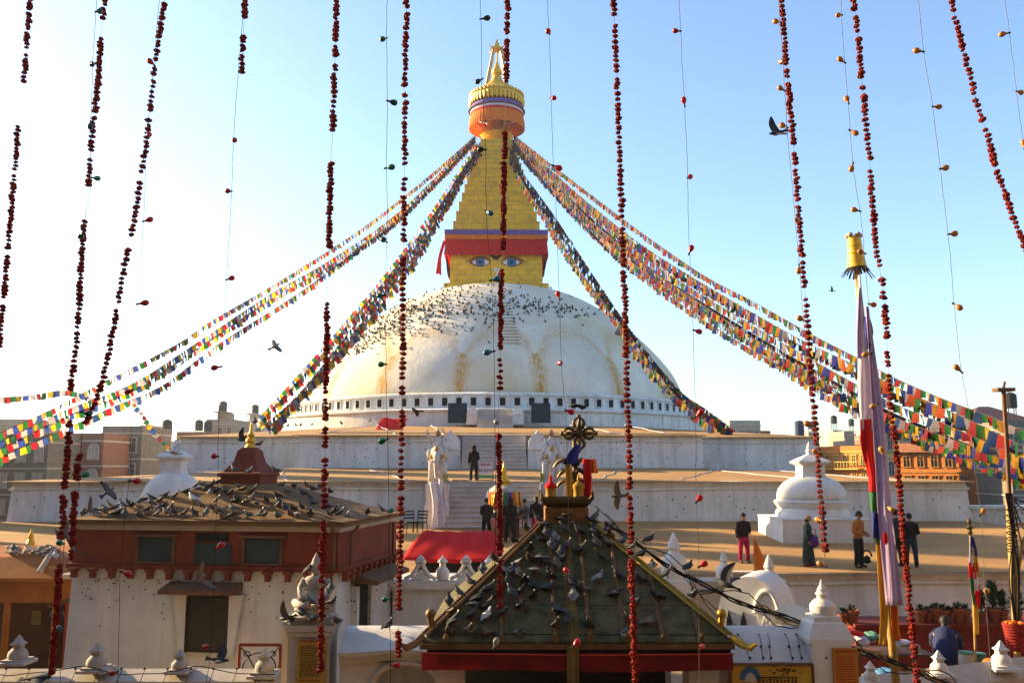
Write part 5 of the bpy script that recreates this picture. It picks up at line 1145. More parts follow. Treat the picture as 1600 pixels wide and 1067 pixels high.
# wire mast at the right edge
wm = thing('wire_mast', tuple(at(1588, 1010, 18.5)), 'leaning timber mast wrapped with wires at the right edge of the court', 'mast'); L0 = wm.location; Ym = 18.5
q = MB(); q.tube([at(x, y, Ym) - L0 for x, y in ((1568, 612), (1573, 690), (1577, 770))], .045, 8); q.build('upper_pole', M_wood, wm, smooth=True)
q = MB(); q.tube([at(x, y, Ym) - L0 for x, y in ((1577, 770), (1580, 830), (1584, 900), (1586, 950), (1588, 1010))] + [Vector((0, 0, -1))], [.07, .085, .08, .07, .06, .06], 10); q.build('lower_pole', M_bamboo, wm, smooth=True)
q = MB(); r2 = random.Random(9)
for i in range(7):
    P = [at(1577 + r2.gauss(0, 4), 770, Ym - .1) - L0, at(1583 + r2.gauss(0, 4), 830 + r2.gauss(0, 10), Ym - .12) - L0, at(1586 + r2.gauss(0, 4), 900, Ym - .1) - L0, at(1587 + r2.gauss(0, 4), 980, Ym - .1) - L0]; q.tube(spline([tuple(x) for x in P], 12), .014, 5)
for j in range(8): z_ = 790 + j * 9; q.tube([at(1581 + 9 * math.cos(a), z_ + 2 * a, Ym - .13 + .1 * math.sin(a)) - L0 for a in [i * .8 for i in range(9)]], .012, 5)
for x1, y1 in ((1700, 800), (1690, 880), (1660, 1000), (1680, 770)): q.tube(spline([tuple(at(1580, 775, Ym) - L0), tuple(at(1610, (775 + y1) / 2 + 12, Ym) - L0), tuple(at(x1, y1, Ym) - L0)], 8), .014, 5)
q.build('wires', M_wire, wm, kind='stuff')
q = MB(); q.box(at(1568, 609, Ym) - L0, (.36, .25, .07)); q.tube([at(1568, 606, Ym) - L0, at(1570, 596, Ym) - L0], .03, 6); q.build('lamp_head', M_wood, wm)
q = MB(); q.tube([at(1600, 838, Ym) - L0, at(1586, 925, Ym) - L0], .03, 6); q.tube([at(1574, 822, Ym) - L0, at(1640, 812, Ym) - L0], .03, 6); q.build('brace', M_bamboo, wm)
# ---------------------------------------------------------------- pots, ledge, baskets, barrels, bundles
Yp = 25.5; k = PXM(965, Yp)
q = MB(); a, b_ = at(1330, 985, Yp), at(1640, 985, Yp); q.box(((a.x + b_.x) / 2, Yp + .3, Z(972, Yp) - 1.0), (b_.x - a.x, 1.2, 2.0)); q.box(((a.x + b_.x) / 2, Yp + .25, Z(972, Yp) - .02), (b_.x - a.x + .1, 1.4, .08)); o = q.build('plant_ledge', pm('maroon_paint', (.2, .025, .015), (.11, .015, .01), scale=2, streak=.3, dirt=(.05, .01, .01))); tag(o, 'long dark maroon ledge below the terrace holding the flowerpots', 'ledge')
M_terra = pm('terracotta', (.25, .07, .03), (.16, .045, .02), scale=6, rnd_obj=.3); M_leaf = pm('dark_leaf', (.035, .07, .03), (.02, .04, .015), scale=5, rnd_obj=.4, trans=.15)
pots = [(1318, 0), (1332, 0)] + [(1438 + i * 11.8, 0) for i in range(7)] + [(1535, 1), (1553, 2), (1567, 1), (1590, 2)]
for i, (px, big) in enumerate(pots):
    p = at(px, 972 if px > 1400 else 975, Yp - .1); sc = .8 + .15 * ((i * 5) % 3)
    nth = ['first', 'second', 'third', 'fourth', 'fifth', 'sixth', 'last']
    t = thing('potted_plant', tuple(p), ('small clay pot nearest the white pillar finial', 'small clay pot second from the white pillar finial')[i] if px < 1400 else ('small clay pot, %s from the banner in the row on the maroon ledge' % nth[i - 2] if not big else ('bushy potted plant directly right of the striped flag', 'tall leafy potted plant right of the bushy one by the flag', 'bushy potted plant left of the wire mast', 'tall leafy potted plant right of the wire mast')[i - 9]), 'plant', group='pots on the ledge')
    q = MB(); q.lathe([(6 * k * sc, 0), (9 * k * sc, 15 * k * sc), (10.5 * k * sc, 16 * k * sc), (10.5 * k * sc, 20 * k * sc), (9 * k * sc, 20 * k * sc), (8.5 * k * sc, 17 * k * sc)], 14); q.build('pot', M_terra, t, smooth=True)
    q = MB(); r2 = random.Random(i); n = (26, 90, 150)[big]; hh = (.14, .55, .75)[big]; sp2 = (.12, .2, .24)[big]
    for j in range(n):
        zz = r2.random() ** .8 * hh; a = r2.uniform(0, 6.3); rr = sp2 * (1 - zz / hh * .6) * r2.random() ** .5
        b0 = Vector((rr * .4 * math.cos(a), rr * .4 * math.sin(a), 18 * k * sc + zz * .7)); e_ = Vector((rr * math.cos(a), rr * math.sin(a), 18 * k * sc + zz)) + Vector((math.cos(a) * .07, math.sin(a) * .07, .05 + .05 * r2.random()))
        sd_ = Vector((-math.sin(a), math.cos(a), r2.uniform(-.3, .3))) * .03; md = b0.lerp(e_, .55) + Vector((0, 0, .02)); q.add([b0, md + sd_, e_, md - sd_], [(0, 1, 2, 3)])
    if big: q.tube([(0, 0, 15 * k), (.02, 0, 18 * k + hh * .7)], [.02, .006], 5)
    q.build('foliage', M_leaf, t)
# red woven basket
q = MB(); kb_ = PXM(970, 18.2); p = at(1588, 1016, 18.2)
prof = [(12 * kb_, 0), (15 * kb_, 25 * kb_), (19 * kb_, 50 * kb_), (20 * kb_, 56 * kb_), (17 * kb_, 56 * kb_), (16 * kb_, 48 * kb_)]
bk_ = thing('red_basket', tuple(p), 'bright red woven basket at the foot of the wire mast', 'basket')
M_bask = pm('red_cane', (.28, .014, .008), (.15, .008, .005), scale=12); q.lathe(prof, 24); q.build('bowl', M_bask, bk_, smooth=True); bk_.scale = (.9, .9, .75)
for i in range(9):
    q = MB(); z_ = (3 + i * 6) * kb_; r_ = (12.5 + i * .82) * kb_; q.tube([(r_ * math.cos(a * .4), r_ * math.sin(a * .4), z_ + .01 * math.sin(a * 2)) for a in range(17)], .018, 6); q.build('weave_band', M_bask, bk_, smooth=True)
q = MB(); 
for i in range(10): q.ball((.14 * math.cos(i), .14 * math.sin(i * 1.7), 54 * kb_ + .02), (.06, .06, .045), 8, 6)
q.build('marigold_heap', M_orange, bk_, smooth=True)
def barrel(px, pb, hw_, h_, Y, mat, lidm, lab):
    kk = PXM(pb, Y); t = thing('barrel', tuple(at(px, pb, Y)), lab, 'barrel'); q = MB(); q.lathe([(hw_ * .9 * kk, -.3), (hw_ * kk, 0), (hw_ * 1.03 * kk, h_ * .5 * kk), (hw_ * .95 * kk, h_ * .9 * kk)], 18); q.build('drum', mat, t, smooth=True)
    q = MB(); q.lathe([(hw_ * 1.0 * kk, h_ * .88 * kk), (hw_ * 1.02 * kk, h_ * .97 * kk), (hw_ * .8 * kk, h_ * kk)], 18); q.build('lid', lidm, t, smooth=True)
M_pgreen = pm('green_plastic', (.08, .22, .15), rough=.5)
barrel(1512, 1046, 12, 28, 18.5, pm('milky_plastic', (.4, .42, .38), rough=.5), M_pgreen, 'pale plastic barrel with green lid next to the crouching person')
barrel(1530, 1042, 11, 22, 19.2, M_pgreen, M_pgreen, 'green plastic barrel behind the pale one')
q = MB(); q.ball((0, 0, 0), (.14, .14, .1), 12, 8); o = q.build('cloth_bundle', M_orange, smooth='all', loc=at(1547, 1036, 18)); tag(o, 'orange cloth bundle beside the green barrel', 'bundle')
tb = at(1385, 1016, 20); k = PXM(1010, 20)
st_ = thing('stall_table', (tb.x, 20, tb.z - .02), 'low dark stall table heaped with folded cloths behind the banner pole', 'table')
q = MB(); q.box((0, 0, 0), (120 * k, 1.0, .06)); q.build('table_top', M_wood, st_)
for sx in (-1, 1):
    for sy in (-1, 1): q = MB(); q.box((sx * 56 * k, sy * .42, -.6), (.07, .07, 1.2)); q.build('leg', M_wood, st_)
for i, (px, py, mt, lab, w, h_) in enumerate(((1331, 985, M_red, 'red folded cloth on the stall next to the clay pots', 16, 7), (1350, 996, M_cwhite, 'white folded cloth heap on the stall', 17, 8), (1362, 990, M_pgreen, 'green and white folded cloth at the back of the stall', 10, 9), (1402, 1000, M_cwhite, 'pale cloth pile right of the banner pole foot', 18, 7), (1385, 992, pm('teal_cloth', (.06, .2, .22)), 'teal cloth parcel behind the banner pole', 9, 10), (1378, 1049, pm('sky_blue_cloth', (.08, .25, .45)), 'light blue sheet behind the lower wall near the small finial', 15, 6), (1420, 1004, M_cream, 'cream cloth parcel at the stall end', 13, 7))):
    q = MB(); r2 = random.Random(i)
    for j in range(5): q.ball((r2.gauss(0, w * .35) * k, r2.gauss(0, .12), h_ * k * .4 + r2.random() * .06), (w * k * .55, .2, h_ * k * .5), 10, 6)
    o = q.build('folded_cloth', mt, smooth='all', loc=at(px, py + h_, 19.7 if i != 5 else 16.6)); tag(o, lab, 'cloth', 'cloths on the stall')
# orange kiosk at the left edge
ks = thing('kiosk', tuple(at(40, 1050, 21.5)), 'orange painted kiosk with shaded front and round blue emblem at the left edge', 'kiosk', 0); L0 = ks.location; k = PXM(950, 21.5)
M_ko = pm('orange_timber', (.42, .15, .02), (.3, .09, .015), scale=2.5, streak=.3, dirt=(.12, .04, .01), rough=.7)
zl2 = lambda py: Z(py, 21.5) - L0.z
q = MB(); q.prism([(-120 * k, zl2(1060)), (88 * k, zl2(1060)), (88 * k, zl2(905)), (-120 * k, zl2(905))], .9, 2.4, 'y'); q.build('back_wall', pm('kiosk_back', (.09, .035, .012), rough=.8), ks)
q = MB(); 
for x, y in ((-36, 0), (40, 0), (86, .1)): q.box((x * k, y, (zl2(1060) + zl2(895)) / 2), (8 * k, .1, zl2(895) - zl2(1060)))
q.build('post', M_ko, ks)
q = MB(); q.box((22 * k, .02, (zl2(941) + zl2(895)) / 2), (150 * k, .09, zl2(895) - zl2(941))); q.build('fascia', M_ko, ks)
q = MB(); q.prism([(-.35, zl2(900)), (.3, zl2(872)), (1.2, zl2(858)), (1.25, zl2(862)), (.3, zl2(878)), (-.35, zl2(905))], -110 * k, 62 * k, 'x'); q.build('roof', M_ko, ks)
q = MB(); q.prism([(-.5, zl2(893)), (2.0, zl2(878)), (2.0, zl2(884)), (-.5, zl2(900))], 62 * k, 92 * k, 'x'); q.build('side_roof', M_cream, ks)
q = MB(); r2 = random.Random(4)
for i in range(60): q.ball((r2.uniform(-60, 12) * k, r2.uniform(.3, .9), zl2(866) + r2.gauss(.02, .06)), (.09 * r2.random() + .03, .06, .04), 7, 5)
for i in range(12): q.ball((14 * k + i * .6 * k, .5 - i * .07, zl2(860) - i * 2.6 * k), (.08, .07, .06), 8, 6)
q.build('ridge_carving', M_stone, ks, smooth='all')
q = MB(); q.lathe([(.1, 0), (.08, .1), (.1, .16), (.06, .24), (.07, .28), (.04, .4), (.01, .48)], 10, (-28 * k, .6, zl2(862))); q.build('ridge_finial', M_gold, ks, smooth=True)
q = MB(); q.prism([(15 * k + 14 * k * math.cos(a * .3), zl2(972) + 17 * k * math.sin(a * .3)) for a in range(21)], .84, .89, 'y'); em = q.build('emblem', pm('emblem_blue2', (.02, .06, .12)), ks)
q = MB(); q.tube([(15 * k + 11 * k * math.cos(a * .26), .83, zl2(972) + 13 * k * math.sin(a * .26)) for a in range(13)], .03, 6); q.tube([(8 * k, .83, zl2(980)), (22 * k, .83, zl2(980))], .015, 5); q.tube([(8 * k, .83, zl2(985)), (22 * k, .83, zl2(985))], .015, 5); q.ball((15 * k, .83, zl2(973)), (.06, .03, .04), 8, 6); q.build('emblem_ring', pm('emblem_pale', (.12, .2, .28)), em)
q = MB(); q.box((-19 * k, .86, zl2(974)), (15 * k, .04, 22 * k)); q.build('notice', pm('olive_notice', (.2, .2, .07)), ks)
q = MB(); q.prism([(45 * k, zl2(1055)), (86 * k, zl2(1055)), (86 * k, zl2(930)), (45 * k, zl2(930))], .3, .36, 'y'); q.build('side_panel', pm('red_orange_panel', (.36, .06, .015), (.25, .04, .01), scale=3), ks)
q = MB(); q.tube([(56 * k, .2, zl2(1000)), (86 * k, .15, zl2(935))], .025, 6); q.tube([(30 * k, -.05, zl2(946)), (86 * k, -.05, zl2(929))], .05, 6); q.build('brace', M_wood, ks)
# low wing wall right of the plinth corner
q = MB(); q.box((28.2, 46.5, 6.35), (11.5, .8, 1.5)); q.box((28.2, 46.45, Z(793, 46)), (11.6, .95, .12)); o = q.build('wing_wall', M_plinth); tag(o, 'low white wing wall running off from the plinth corner', 'wall')
# ---------------------------------------------------------------- houses round the square
def house(name, label, x, y, w, d, h, mat, floors, cols, rz=0, roof='flat', rmat=None, arch=False, wmat=None, base=1.9, top_shed=0, tank=0, sides=False, parapet=True, group=None, trim=None, seed=0, balcony=False):
    t = thing(name, (x, y, base), label, 'building', rz, group); r2 = random.Random(seed)
    q = MB(); q.box((0, 0, h / 2), (w, d, h)); q.build('wall', mat, t)
    fh = h / floors; tm = trim or M_cream
    if cols:
        ww, wh = min(1.2, w / cols * .5), min(1.7, fh * .58)
        fr = MB(); n = 10
        if arch:
            P = [(-ww / 2, -wh / 2), (ww / 2, -wh / 2)] + [(ww / 2 * math.cos(math.pi * i / n), wh / 2 - ww / 2 + ww / 2 * math.sin(math.pi * i / n) * 1.3) for i in range(n + 1)]
            pn_ = MB(); pn_.prism(P, -.04, .02, 'y'); pane = pn_.mesh('pane', wmat or M_glass)
            fr.tube([(1.08 * a, -.05, b) for a, b in P[1:]] + [(-ww / 2 * 1.08, -.05, -wh / 2)], .08, 5); 
            for xx in (-ww / 6, ww / 6): fr.box((xx, -.05, 0), (.06, .05, wh))
            fr.box((0, -.05, wh * .12), (ww, .05, .06))
        else:
            pn_ = MB(); pn_.box((0, -.01, 0), (ww, .05, wh)); pane = pn_.mesh('pane', wmat or M_glass)
            for sx in (-1, 0, 1): fr.box((sx * ww / 2, -.06, 0), (.1 if sx else .06, .12, wh))
            for sz in (-1, 1): fr.box((0, -.07, sz * wh / 2), (ww + .28, .16, .12))
            fr.box((0, -.05, wh * .18), (ww, .08, .06))
        fm = fr.mesh('window', tm)
        faces = [(0, -d / 2, w, 0)] + ([(-w / 2, 0, d, R(-90)), (w / 2, 0, d, R(90))] if sides else [])
        for fx, fy, fw, fr_ in faces:
            nc = max(1, int(round(cols * fw / w)))
            for i in range(floors):
                for j in range(nc):
                    u = (j + .5) / nc * fw - fw / 2; cz = fh * (i + .52)
                    ca, sa = math.cos(fr_), math.sin(fr_); wo = link('window', fm, t, (fx + u * ca, fy + u * sa, cz), (0, 0, fr_)); link('pane', pane, wo)
        for i in range(1, floors + 1):
            q = MB(); q.box((0, 0, fh * i - .05), (w + .2, d + .2, .16)); q.build('string_course', tm, t)
        if balcony:
            for i in range(1, floors):
                q = MB(); q.box((0, -d / 2 - .5, fh * i + .05), (w * .8, 1.0, .14)); 
                for j in range(14): q.box((-w * .4 + (j + .5) * w * .8 / 14, -d / 2 - .95, fh * i + .5), (.06, .06, .8))
                q.box((0, -d / 2 - .95, fh * i + .95), (w * .8, .1, .1)); q.build('balcony', tm, t)
    if roof == 'flat' and parapet:
        q = MB()
        for sx in (-1, 1): q.box((sx * (w / 2 - .1), 0, h + .35), (.2, d, .7)); q.box((0, sx * (d / 2 - .1), h + .351), (w - .4, .2, .7))
        q.build('parapet', mat, t)
    elif roof == 'hip':
        q = MB(); o = .6; q.add([(-w / 2 - o, -d / 2 - o, h), (w / 2 + o, -d / 2 - o, h), (w / 2 + o, d / 2 + o, h), (-w / 2 - o, d / 2 + o, h), (-w / 2 + d * .45, 0, h + d * .28), (w / 2 - d * .45, 0, h + d * .28)], [(0, 1, 5, 4), (1, 2, 5), (2, 3, 4, 5), (3, 0, 4), (3, 2, 1, 0)]); q.build('roof', rmat or M_rust, t)
        q = MB()
        for j in range(int(w / .9)): q.box((-w / 2 + .4 + j * .9, -d / 2 - .3, h - .12), (.09, .55, .12))
        q.build('eave_bracket', M_wood, t)
    for i in range(top_shed):
        sx = r2.uniform(-.3, .3) * w; q = MB(); sw_ = r2.uniform(.2, .4) * w; shh = r2.uniform(1.8, 2.8); q.box((sx, r2.uniform(-.1, .2) * d, h + shh / 2), (sw_, d * .4, shh)); q.box((sx, r2.uniform(-.1, .2) * d, h + shh + .06), (sw_ + .4, d * .45, .12)); q.build('roof_shed', mat, t)
    for i in range(tank):
        sx = r2.uniform(-.42, .42) * w; q = MB(); hh = r2.uniform(.8, 2.2); q.lathe([(.6, hh), (.62, hh + .7), (.6, hh + 1.4), (.3, hh + 1.6), (.15, hh + 1.65)], 12, (sx, 0, h)); 
        for a in range(4): q.tube([(sx + .5 * math.cos(a * 1.57), .5 * math.sin(a * 1.57), h), (sx + .5 * math.cos(a * 1.57), .5 * math.sin(a * 1.57), h + hh)], .05, 5)
        q.build('water_tank', M_wire, t)
    return t
B_brick = pm('house_brick', (.30, .13, .08), (.22, .09, .055), scale=2.5, bump=.3, streak=.2)
B_orange = pm('house_orange_brick', (.56, .19, .035), (.46, .14, .025), scale=3, bump=.3, streak=.25, dirt=(.18, .06, .02))
B_grey = pm('house_grey', (.2, .18, .14), (.14, .125, .1), scale=1.5, streak=.5)
B_tan = pm('house_tan', (.36, .28, .2), (.28, .21, .15), scale=1.5, streak=.5)
B_white = pm('house_white', (.56, .52, .46), (.44, .41, .36), scale=1.5, streak=.4)
B_green = pm('house_palegreen', (.33, .38, .31), (.26, .3, .24), scale=1.5, streak=.4)
def hpx(name, label, pl, pr, top, Y, mat, floors, cols, d=8, **kw):
    a, b = at(pl, top, Y), at(pr, top, Y)
    return house(name, label, (a.x + b.x) / 2, Y + d / 2, b.x - a.x, d, a.z - 1.9, mat, floors, cols, **kw)
hpx('grey_house', 'hazy grey house with pale window columns, nearest the left edge', -60, 76, 690, 82, B_grey, 4, 5, wmat=B_white, seed=1)
hpx('brick_house', 'hazy red brick house with arched white windows behind the left terrace', 72, 162, 688, 88, B_brick, 4, 3, arch=True, trim=B_white, wmat=B_white, seed=2)
hpx('olive_house', 'flat roofed grey green house next to the arched brick house', 160, 222, 676, 94, B_grey, 4, 2, seed=3)
hpx('tall_house', 'dim tall block at the far left behind the prayer flags', -40, 52, 662, 130, B_tan, 5, 4, seed=4)
hpx('flat_house', 'long low flat roofed house left of the white chorten spire', 205, 262, 698, 108, B_tan, 4, 3, seed=5, tank=1)
hpx('narrow_house', 'narrow pale house with roof shelter above the chorten spire', 218, 236, 672, 128, B_white, 5, 2, seed=6, tank=0)
hpx('tank_house', 'brownish house with black water tanks above the left terrace', 276, 330, 682, 130, B_brick, 4, 3, seed=7, tank=2)
hpx('tank_house', 'pale house with a rooftop shed and tanks left of the flag strings', 322, 366, 662, 140, B_tan, 5, 3, seed=8, tank=2, top_shed=1)
hpx('tank_house', 'white walled house just left of the dome base behind flag strings', 362, 412, 664, 150, B_white, 5, 3, seed=9, tank=1, top_shed=1)
hpx('pale_green_house', 'pale green roofed hall peeping over the right terrace', 1140, 1188, 664, 135, B_green, 4, 4, seed=10, top_shed=0)
hpx('low_red_house', 'thin red house strip beside the pale green hall', 1180, 1204, 680, 138, B_brick, 3, 2, seed=11)
q = MB(); tk = at(1250, 690, 120); kk = PXM(670, 120); q.lathe([(7 * kk, 0), (7.2 * kk, 15 * kk), (7 * kk, 31 * kk), (2 * kk, 33 * kk)], 16); q.box((0, 0, -3), (2, 2, 6)); o = q.build('water_tank', pm('blue_tank', (.03, .05, .1)), loc=tk, smooth=True); tag(o, 'dark blue upright water tank on the skyline', 'tank')
for i in range(12):
    pl = 1262 + i * 14 + rnd.uniform(-4, 4); hpx('far_house', 'small far house on the skyline, number %s from the blue tank' % ['first', 'second', 'third', 'fourth', 'fifth', 'sixth', 'seventh', 'eighth', 'ninth', 'tenth', 'eleventh', 'twelfth'][i], pl, pl + rnd.uniform(14, 22), rnd.uniform(674, 686), 160 + rnd.uniform(0, 60), [B_tan, B_white, B_brick, B_green][i % 4], 4, 3, seed=20 + i, group='far skyline houses', tank=i % 2)
# sunlit orange brick houses on the right
ob = hpx('orange_house', 'sunlit orange brick house with hipped tile roof behind the right terrace', 1376, 1566, 706, 102, B_orange, 4, 9, d=4, roof='hip', rmat=pm('roof_tile', (.34, .13, .05), (.24, .09, .035), scale=4, bump=.4), trim=pm('window_ochre', (.42, .2, .04)), sides=True, seed=31)
ob.rotation_euler.z = R(-44); ob.location.x += .8
o2 = hpx('orange_house', 'low orange brick annex with flat balcony left of the hipped orange house', 1300, 1400, 705, 116, B_orange, 4, 6, d=6, seed=32, trim=pm('window_yellow', (.6, .42, .08)), balcony=True); o2.rotation_euler.z = R(-58)
hpx('yellow_house', 'yellow house front half hidden by the banner and flags', 1392, 1424, 672, 96, pm('house_yellow', (.55, .4, .1), (.45, .32, .08)), 4, 2, seed=33).rotation_euler.z = R(-25)
hpx('bay_house', 'pale house with tall white bay windows at the right edge', 1556, 1700, 712, 98, B_orange, 4, 7, d=3, seed=34, trim=B_white, wmat=B_tan, balcony=True).rotation_euler.z = R(-44)
hpx('gabled_house', 'dark red roofed house highest on the right skyline', 1512, 1620, 660, 125, B_grey, 5, 4, d=9, roof='hip', rmat=pm('maroon_roof', (.12, .05, .05), (.08, .035, .035)), seed=35, tank=0)
hpx('roof_deck_house', 'grey house with roof railings above the flag bundle at the right edge', 1575, 1680, 668, 90, B_grey, 5, 4, d=7, seed=36, tank=1)
# unseen houses on the sun side, heights and gaps shaped to cast shade streaks
SH = [(-47, -8, 13, 21.0, 0), (-47, 5.5, 12, 22.5, 1), (-47, 18.0, 11.5, 21.5, 2), (-49, 29.0, 9.0, 13.5, 3), (-49, 39, 9, 14, 0), (-48, 47.0, 3.0, 25.5, 1), (-48, 52.6, 2.0, 27.5, 2), (-48, 57.4, 2.2, 25.0, 0), (-48, 62.6, 2.6, 28.5, 3), (-48, 67.8, 2.6, 26.0, 1), (-50, 75, 9, 13, 2)]
ORD = ['first', 'second', 'third', 'fourth', 'fifth', 'sixth', 'seventh', 'eighth', 'ninth', 'tenth', 'eleventh']
for i, (x, y, w, h, mt) in enumerate(SH):
    house('shading_house', '%s unseen house added for shade on the sunny side, %s from the camera' % (['tan', 'brick', 'white', 'grey'][mt], ORD[i]), x, y, w, 8, h, [B_tan, B_brick, B_white, B_grey][mt], 6, max(1, int(w / 2.6)), rz=R(90) if i < 5 else R(66), seed=40 + i, group='unseen shading houses on the sunny side', tank=0)
# unseen houses behind and beside the viewpoint, added to darken the foreground
BH = [(-33, -9, 14, 20, 0), (-19, -7.5, 13, 23, 1), (-5.5, -7, 13, 24, 3), (8, -7, 13, 24.5, 1), (21.5, -8, 13, 22, 0)]
for i, (x, y, w, h, mt) in enumerate(BH):
    house('shading_house', '%s unseen house added for shade behind the viewpoint, %s from the sunny row' % ('grey', ORD[i]), x, y, w, 10, h, B_grey, 6, 4, rz=R(180), seed=60 + i, group='unseen shading houses behind the viewpoint')
for i, (x, y, w, h, mt) in enumerate([(33, 0, 13, 18, 1), (34, 13.5, 12, 16, 0), (35, 27, 13, 17, 3)]):
    house('shading_house', '%s unseen house added to darken the court, on the shaded side of the square, %s in its row' % (['tan', 'brick', 'white', 'grey'][mt], ORD[i]), x, y, w, 9, h, [B_tan, B_brick, B_white, B_grey][mt], 6, 4, rz=R(-90), seed=70 + i, group='unseen shading houses on the shaded side')
# ---------------------------------------------------------------- prayer flag strings
FLAGC = [('blue', (.03, .07, .30)), ('white', (.40, .38, .40)), ('red', (.46, .018, .015)), ('green', (.02, .14, .04)), ('yellow', (.60, .36, .015))]
flag_mats = [pm('flag_' + n, c, tuple(x * .62 for x in c), rough=.85, trans=.7, scale=9, contrast=(.42, .6), rnd_obj=.45, hue=.015) for n, c in FLAGC]
flag_mats_shaded = [pm('shaded_flag_' + n, c, tuple(x * .6 for x in c), rough=.9, trans=.25, scale=9, contrast=(.42, .6), rnd_obj=.5, hue=.02) for n, c in (('blue', (.008, .03, .19)), ('white', (.19, .17, .20)), ('red', (.24, .005, .005)), ('green', (.005, .085, .015)), ('yellow', (.32, .17, .003)))]  # shaded side of the right-hand strings put into darker flag colours
flag_mesh_shaded = []; flag_mesh = []
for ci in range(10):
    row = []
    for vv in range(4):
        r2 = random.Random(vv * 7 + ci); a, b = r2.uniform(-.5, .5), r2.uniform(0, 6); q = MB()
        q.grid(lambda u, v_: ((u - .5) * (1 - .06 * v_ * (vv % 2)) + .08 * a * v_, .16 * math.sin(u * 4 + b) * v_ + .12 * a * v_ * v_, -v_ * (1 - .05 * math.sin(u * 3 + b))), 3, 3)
        row.append(q.mesh('flag', (flag_mats + flag_mats_shaded)[ci], 'all'))
    (flag_mesh if ci < 5 else flag_mesh_shaded).append(row)
M_cord = pm('flag_cord', (.09, .08, .075))
def flag_string(label, pts, Y0, Y1, size, group, seed, gap=1.0, drop=1.0, shade_tint=False):
    fmesh, fmats = (flag_mesh_shaded, flag_mats_shaded) if shade_tint else (flag_mesh, flag_mats)
    r2 = random.Random(seed); P = spline(pts, 160)
    L = [0]
    for a, b in zip(P, P[1:]): L.append(L[-1] + math.hypot(a[0] - b[0], a[1] - b[1]))
    W_ = []
    for (x, y), l in zip(P, L):
        f = l / L[-1]; Y = 1 / ((1 - f) / Y0 + f / Y1); W_.append(at(x, y, Y))
    t = thing('prayer_flag_string', tuple(W_[0]), label, 'prayer flags', group=group); o0 = W_[0]
    q = MB(); q.tube([w - o0 for w in W_], .008, 4); q.build('cord', M_cord, t)
    pos = []; acc = 0; ci = seed
    nxt = size * .5; run = 0
    for a, b in zip(W_, W_[1:]):
        d = (b - a); ln = d.length
        while run + ln >= nxt:
            pos.append((a + d * ((nxt - run) / ln), d.normalized())); nxt += size * gap
        run += ln
    far = MB(); cnt = 0; ind = []
    for i, (p, d) in enumerate(pos):
        ci = (seed + i) % 5 if not (shade_tint and (seed + i) % 10 == 1) else r2.choice((0, 2, 3, 4)); yaw = math.atan2(d.y, d.x) + r2.gauss(0, .25); sw = r2.gauss(.1, .18); sz = size * r2.uniform(.88, 1.05) * (1 + (.9 if size < .35 else .25) * max(0, min(1, (p.y - 28) / 60)))
        Mx = Matrix.Translation(p - o0) @ Matrix.Rotation(yaw, 4, 'Z') @ Matrix.Rotation(-math.atan2(d.z, math.hypot(d.x, d.y)) * .75, 4, 'Y') @ Matrix.Rotation(sw, 4, 'X') @ Matrix.Diagonal((sz, sz, sz * drop * r2.uniform(.85, 1.15), 1))
        ind.append((sz * FPX / max(p.y, 1), i, ci, Mx, r2.randrange(4)))
    vis = [x for x in ind if x[0] >= 8]
    keep = set(x[1] for x in sorted(vis, key=lambda x: -x[0])[:290])
    for s_, i, ci, Mx, vv in ind:
        if i in keep:
            o = bpy.data.objects.new('flag', fmesh[ci][vv]); C.objects.link(o); o.parent = t; o.matrix_local = Mx
        else:
            me = fmesh[ci][vv]; far.add([Mx @ v.co for v in me.vertices], [tuple(pg.vertices) for pg in me.polygons], ci); cnt += 1
    if cnt: far.build('far_flags', fmats, t, smooth='all', kind='stuff')
    return t
Ys = 88.5
LS = [([(742, 212), (700, 250), (640, 300), (560, 361), (440, 438), (330, 502), (273, 540), (150, 603), (80, 640), (0, 676), (-60, 702)], 'top left string of prayer flags, uppermost of the three sweeping to the left edge'),
      ([(742, 214), (625, 330), (512, 409), (422, 460), (304, 538), (206, 600), (105, 640), (0, 690), (-60, 715)], 'middle one of three prayer flag strings sweeping to the left edge'),
      ([(742, 217), (625, 340), (557, 391), (467, 458), (341, 538), (254, 602), (171, 638), (98, 672), (0, 714), (-60, 738)], 'lowest of the three prayer flag strings sweeping to the left edge')]
LS.append(([(x, y + 7 + (800 - x) * .004) for x, y in LS[1][0]], 'doubled prayer flag string right below the middle one on the left'))
for i, (p, l) in enumerate(LS): flag_string(l, p, Ys, 22, .215 if i else .19, 'flag strings to the left edge', i * 2, drop=1.0)
IS = [([(746, 222), (688, 310), (645, 371), (602, 428), (521, 524), (471, 580), (425, 630), (398, 660)], 'outer prayer flag string falling left from the spire past the dome'),
      ([(748, 224), (690, 317), (650, 384), (612, 432), (550, 512), (490, 588), (450, 632), (410, 666)], 'middle prayer flag string falling left from the spire past the dome'),
      ([(749, 228), (692, 327), (655, 394), (620, 442), (582, 492), (516, 566), (463, 622), (425, 669)], 'inner prayer flag string falling left, closest to the white dome')]
IS.append(([(x + 5, y + 3) for x, y in IS[0][0]], 'prayer flag string doubling the outer one left of the dome')); IS.append(([(x + 5, y + 4) for x, y in IS[1][0]], 'prayer flag string doubling the middle one left of the dome'))
for i, (p, l) in enumerate(IS): flag_string(l, p, Ys, 58, .40, 'flag strings left of the dome', i, drop=1.25)
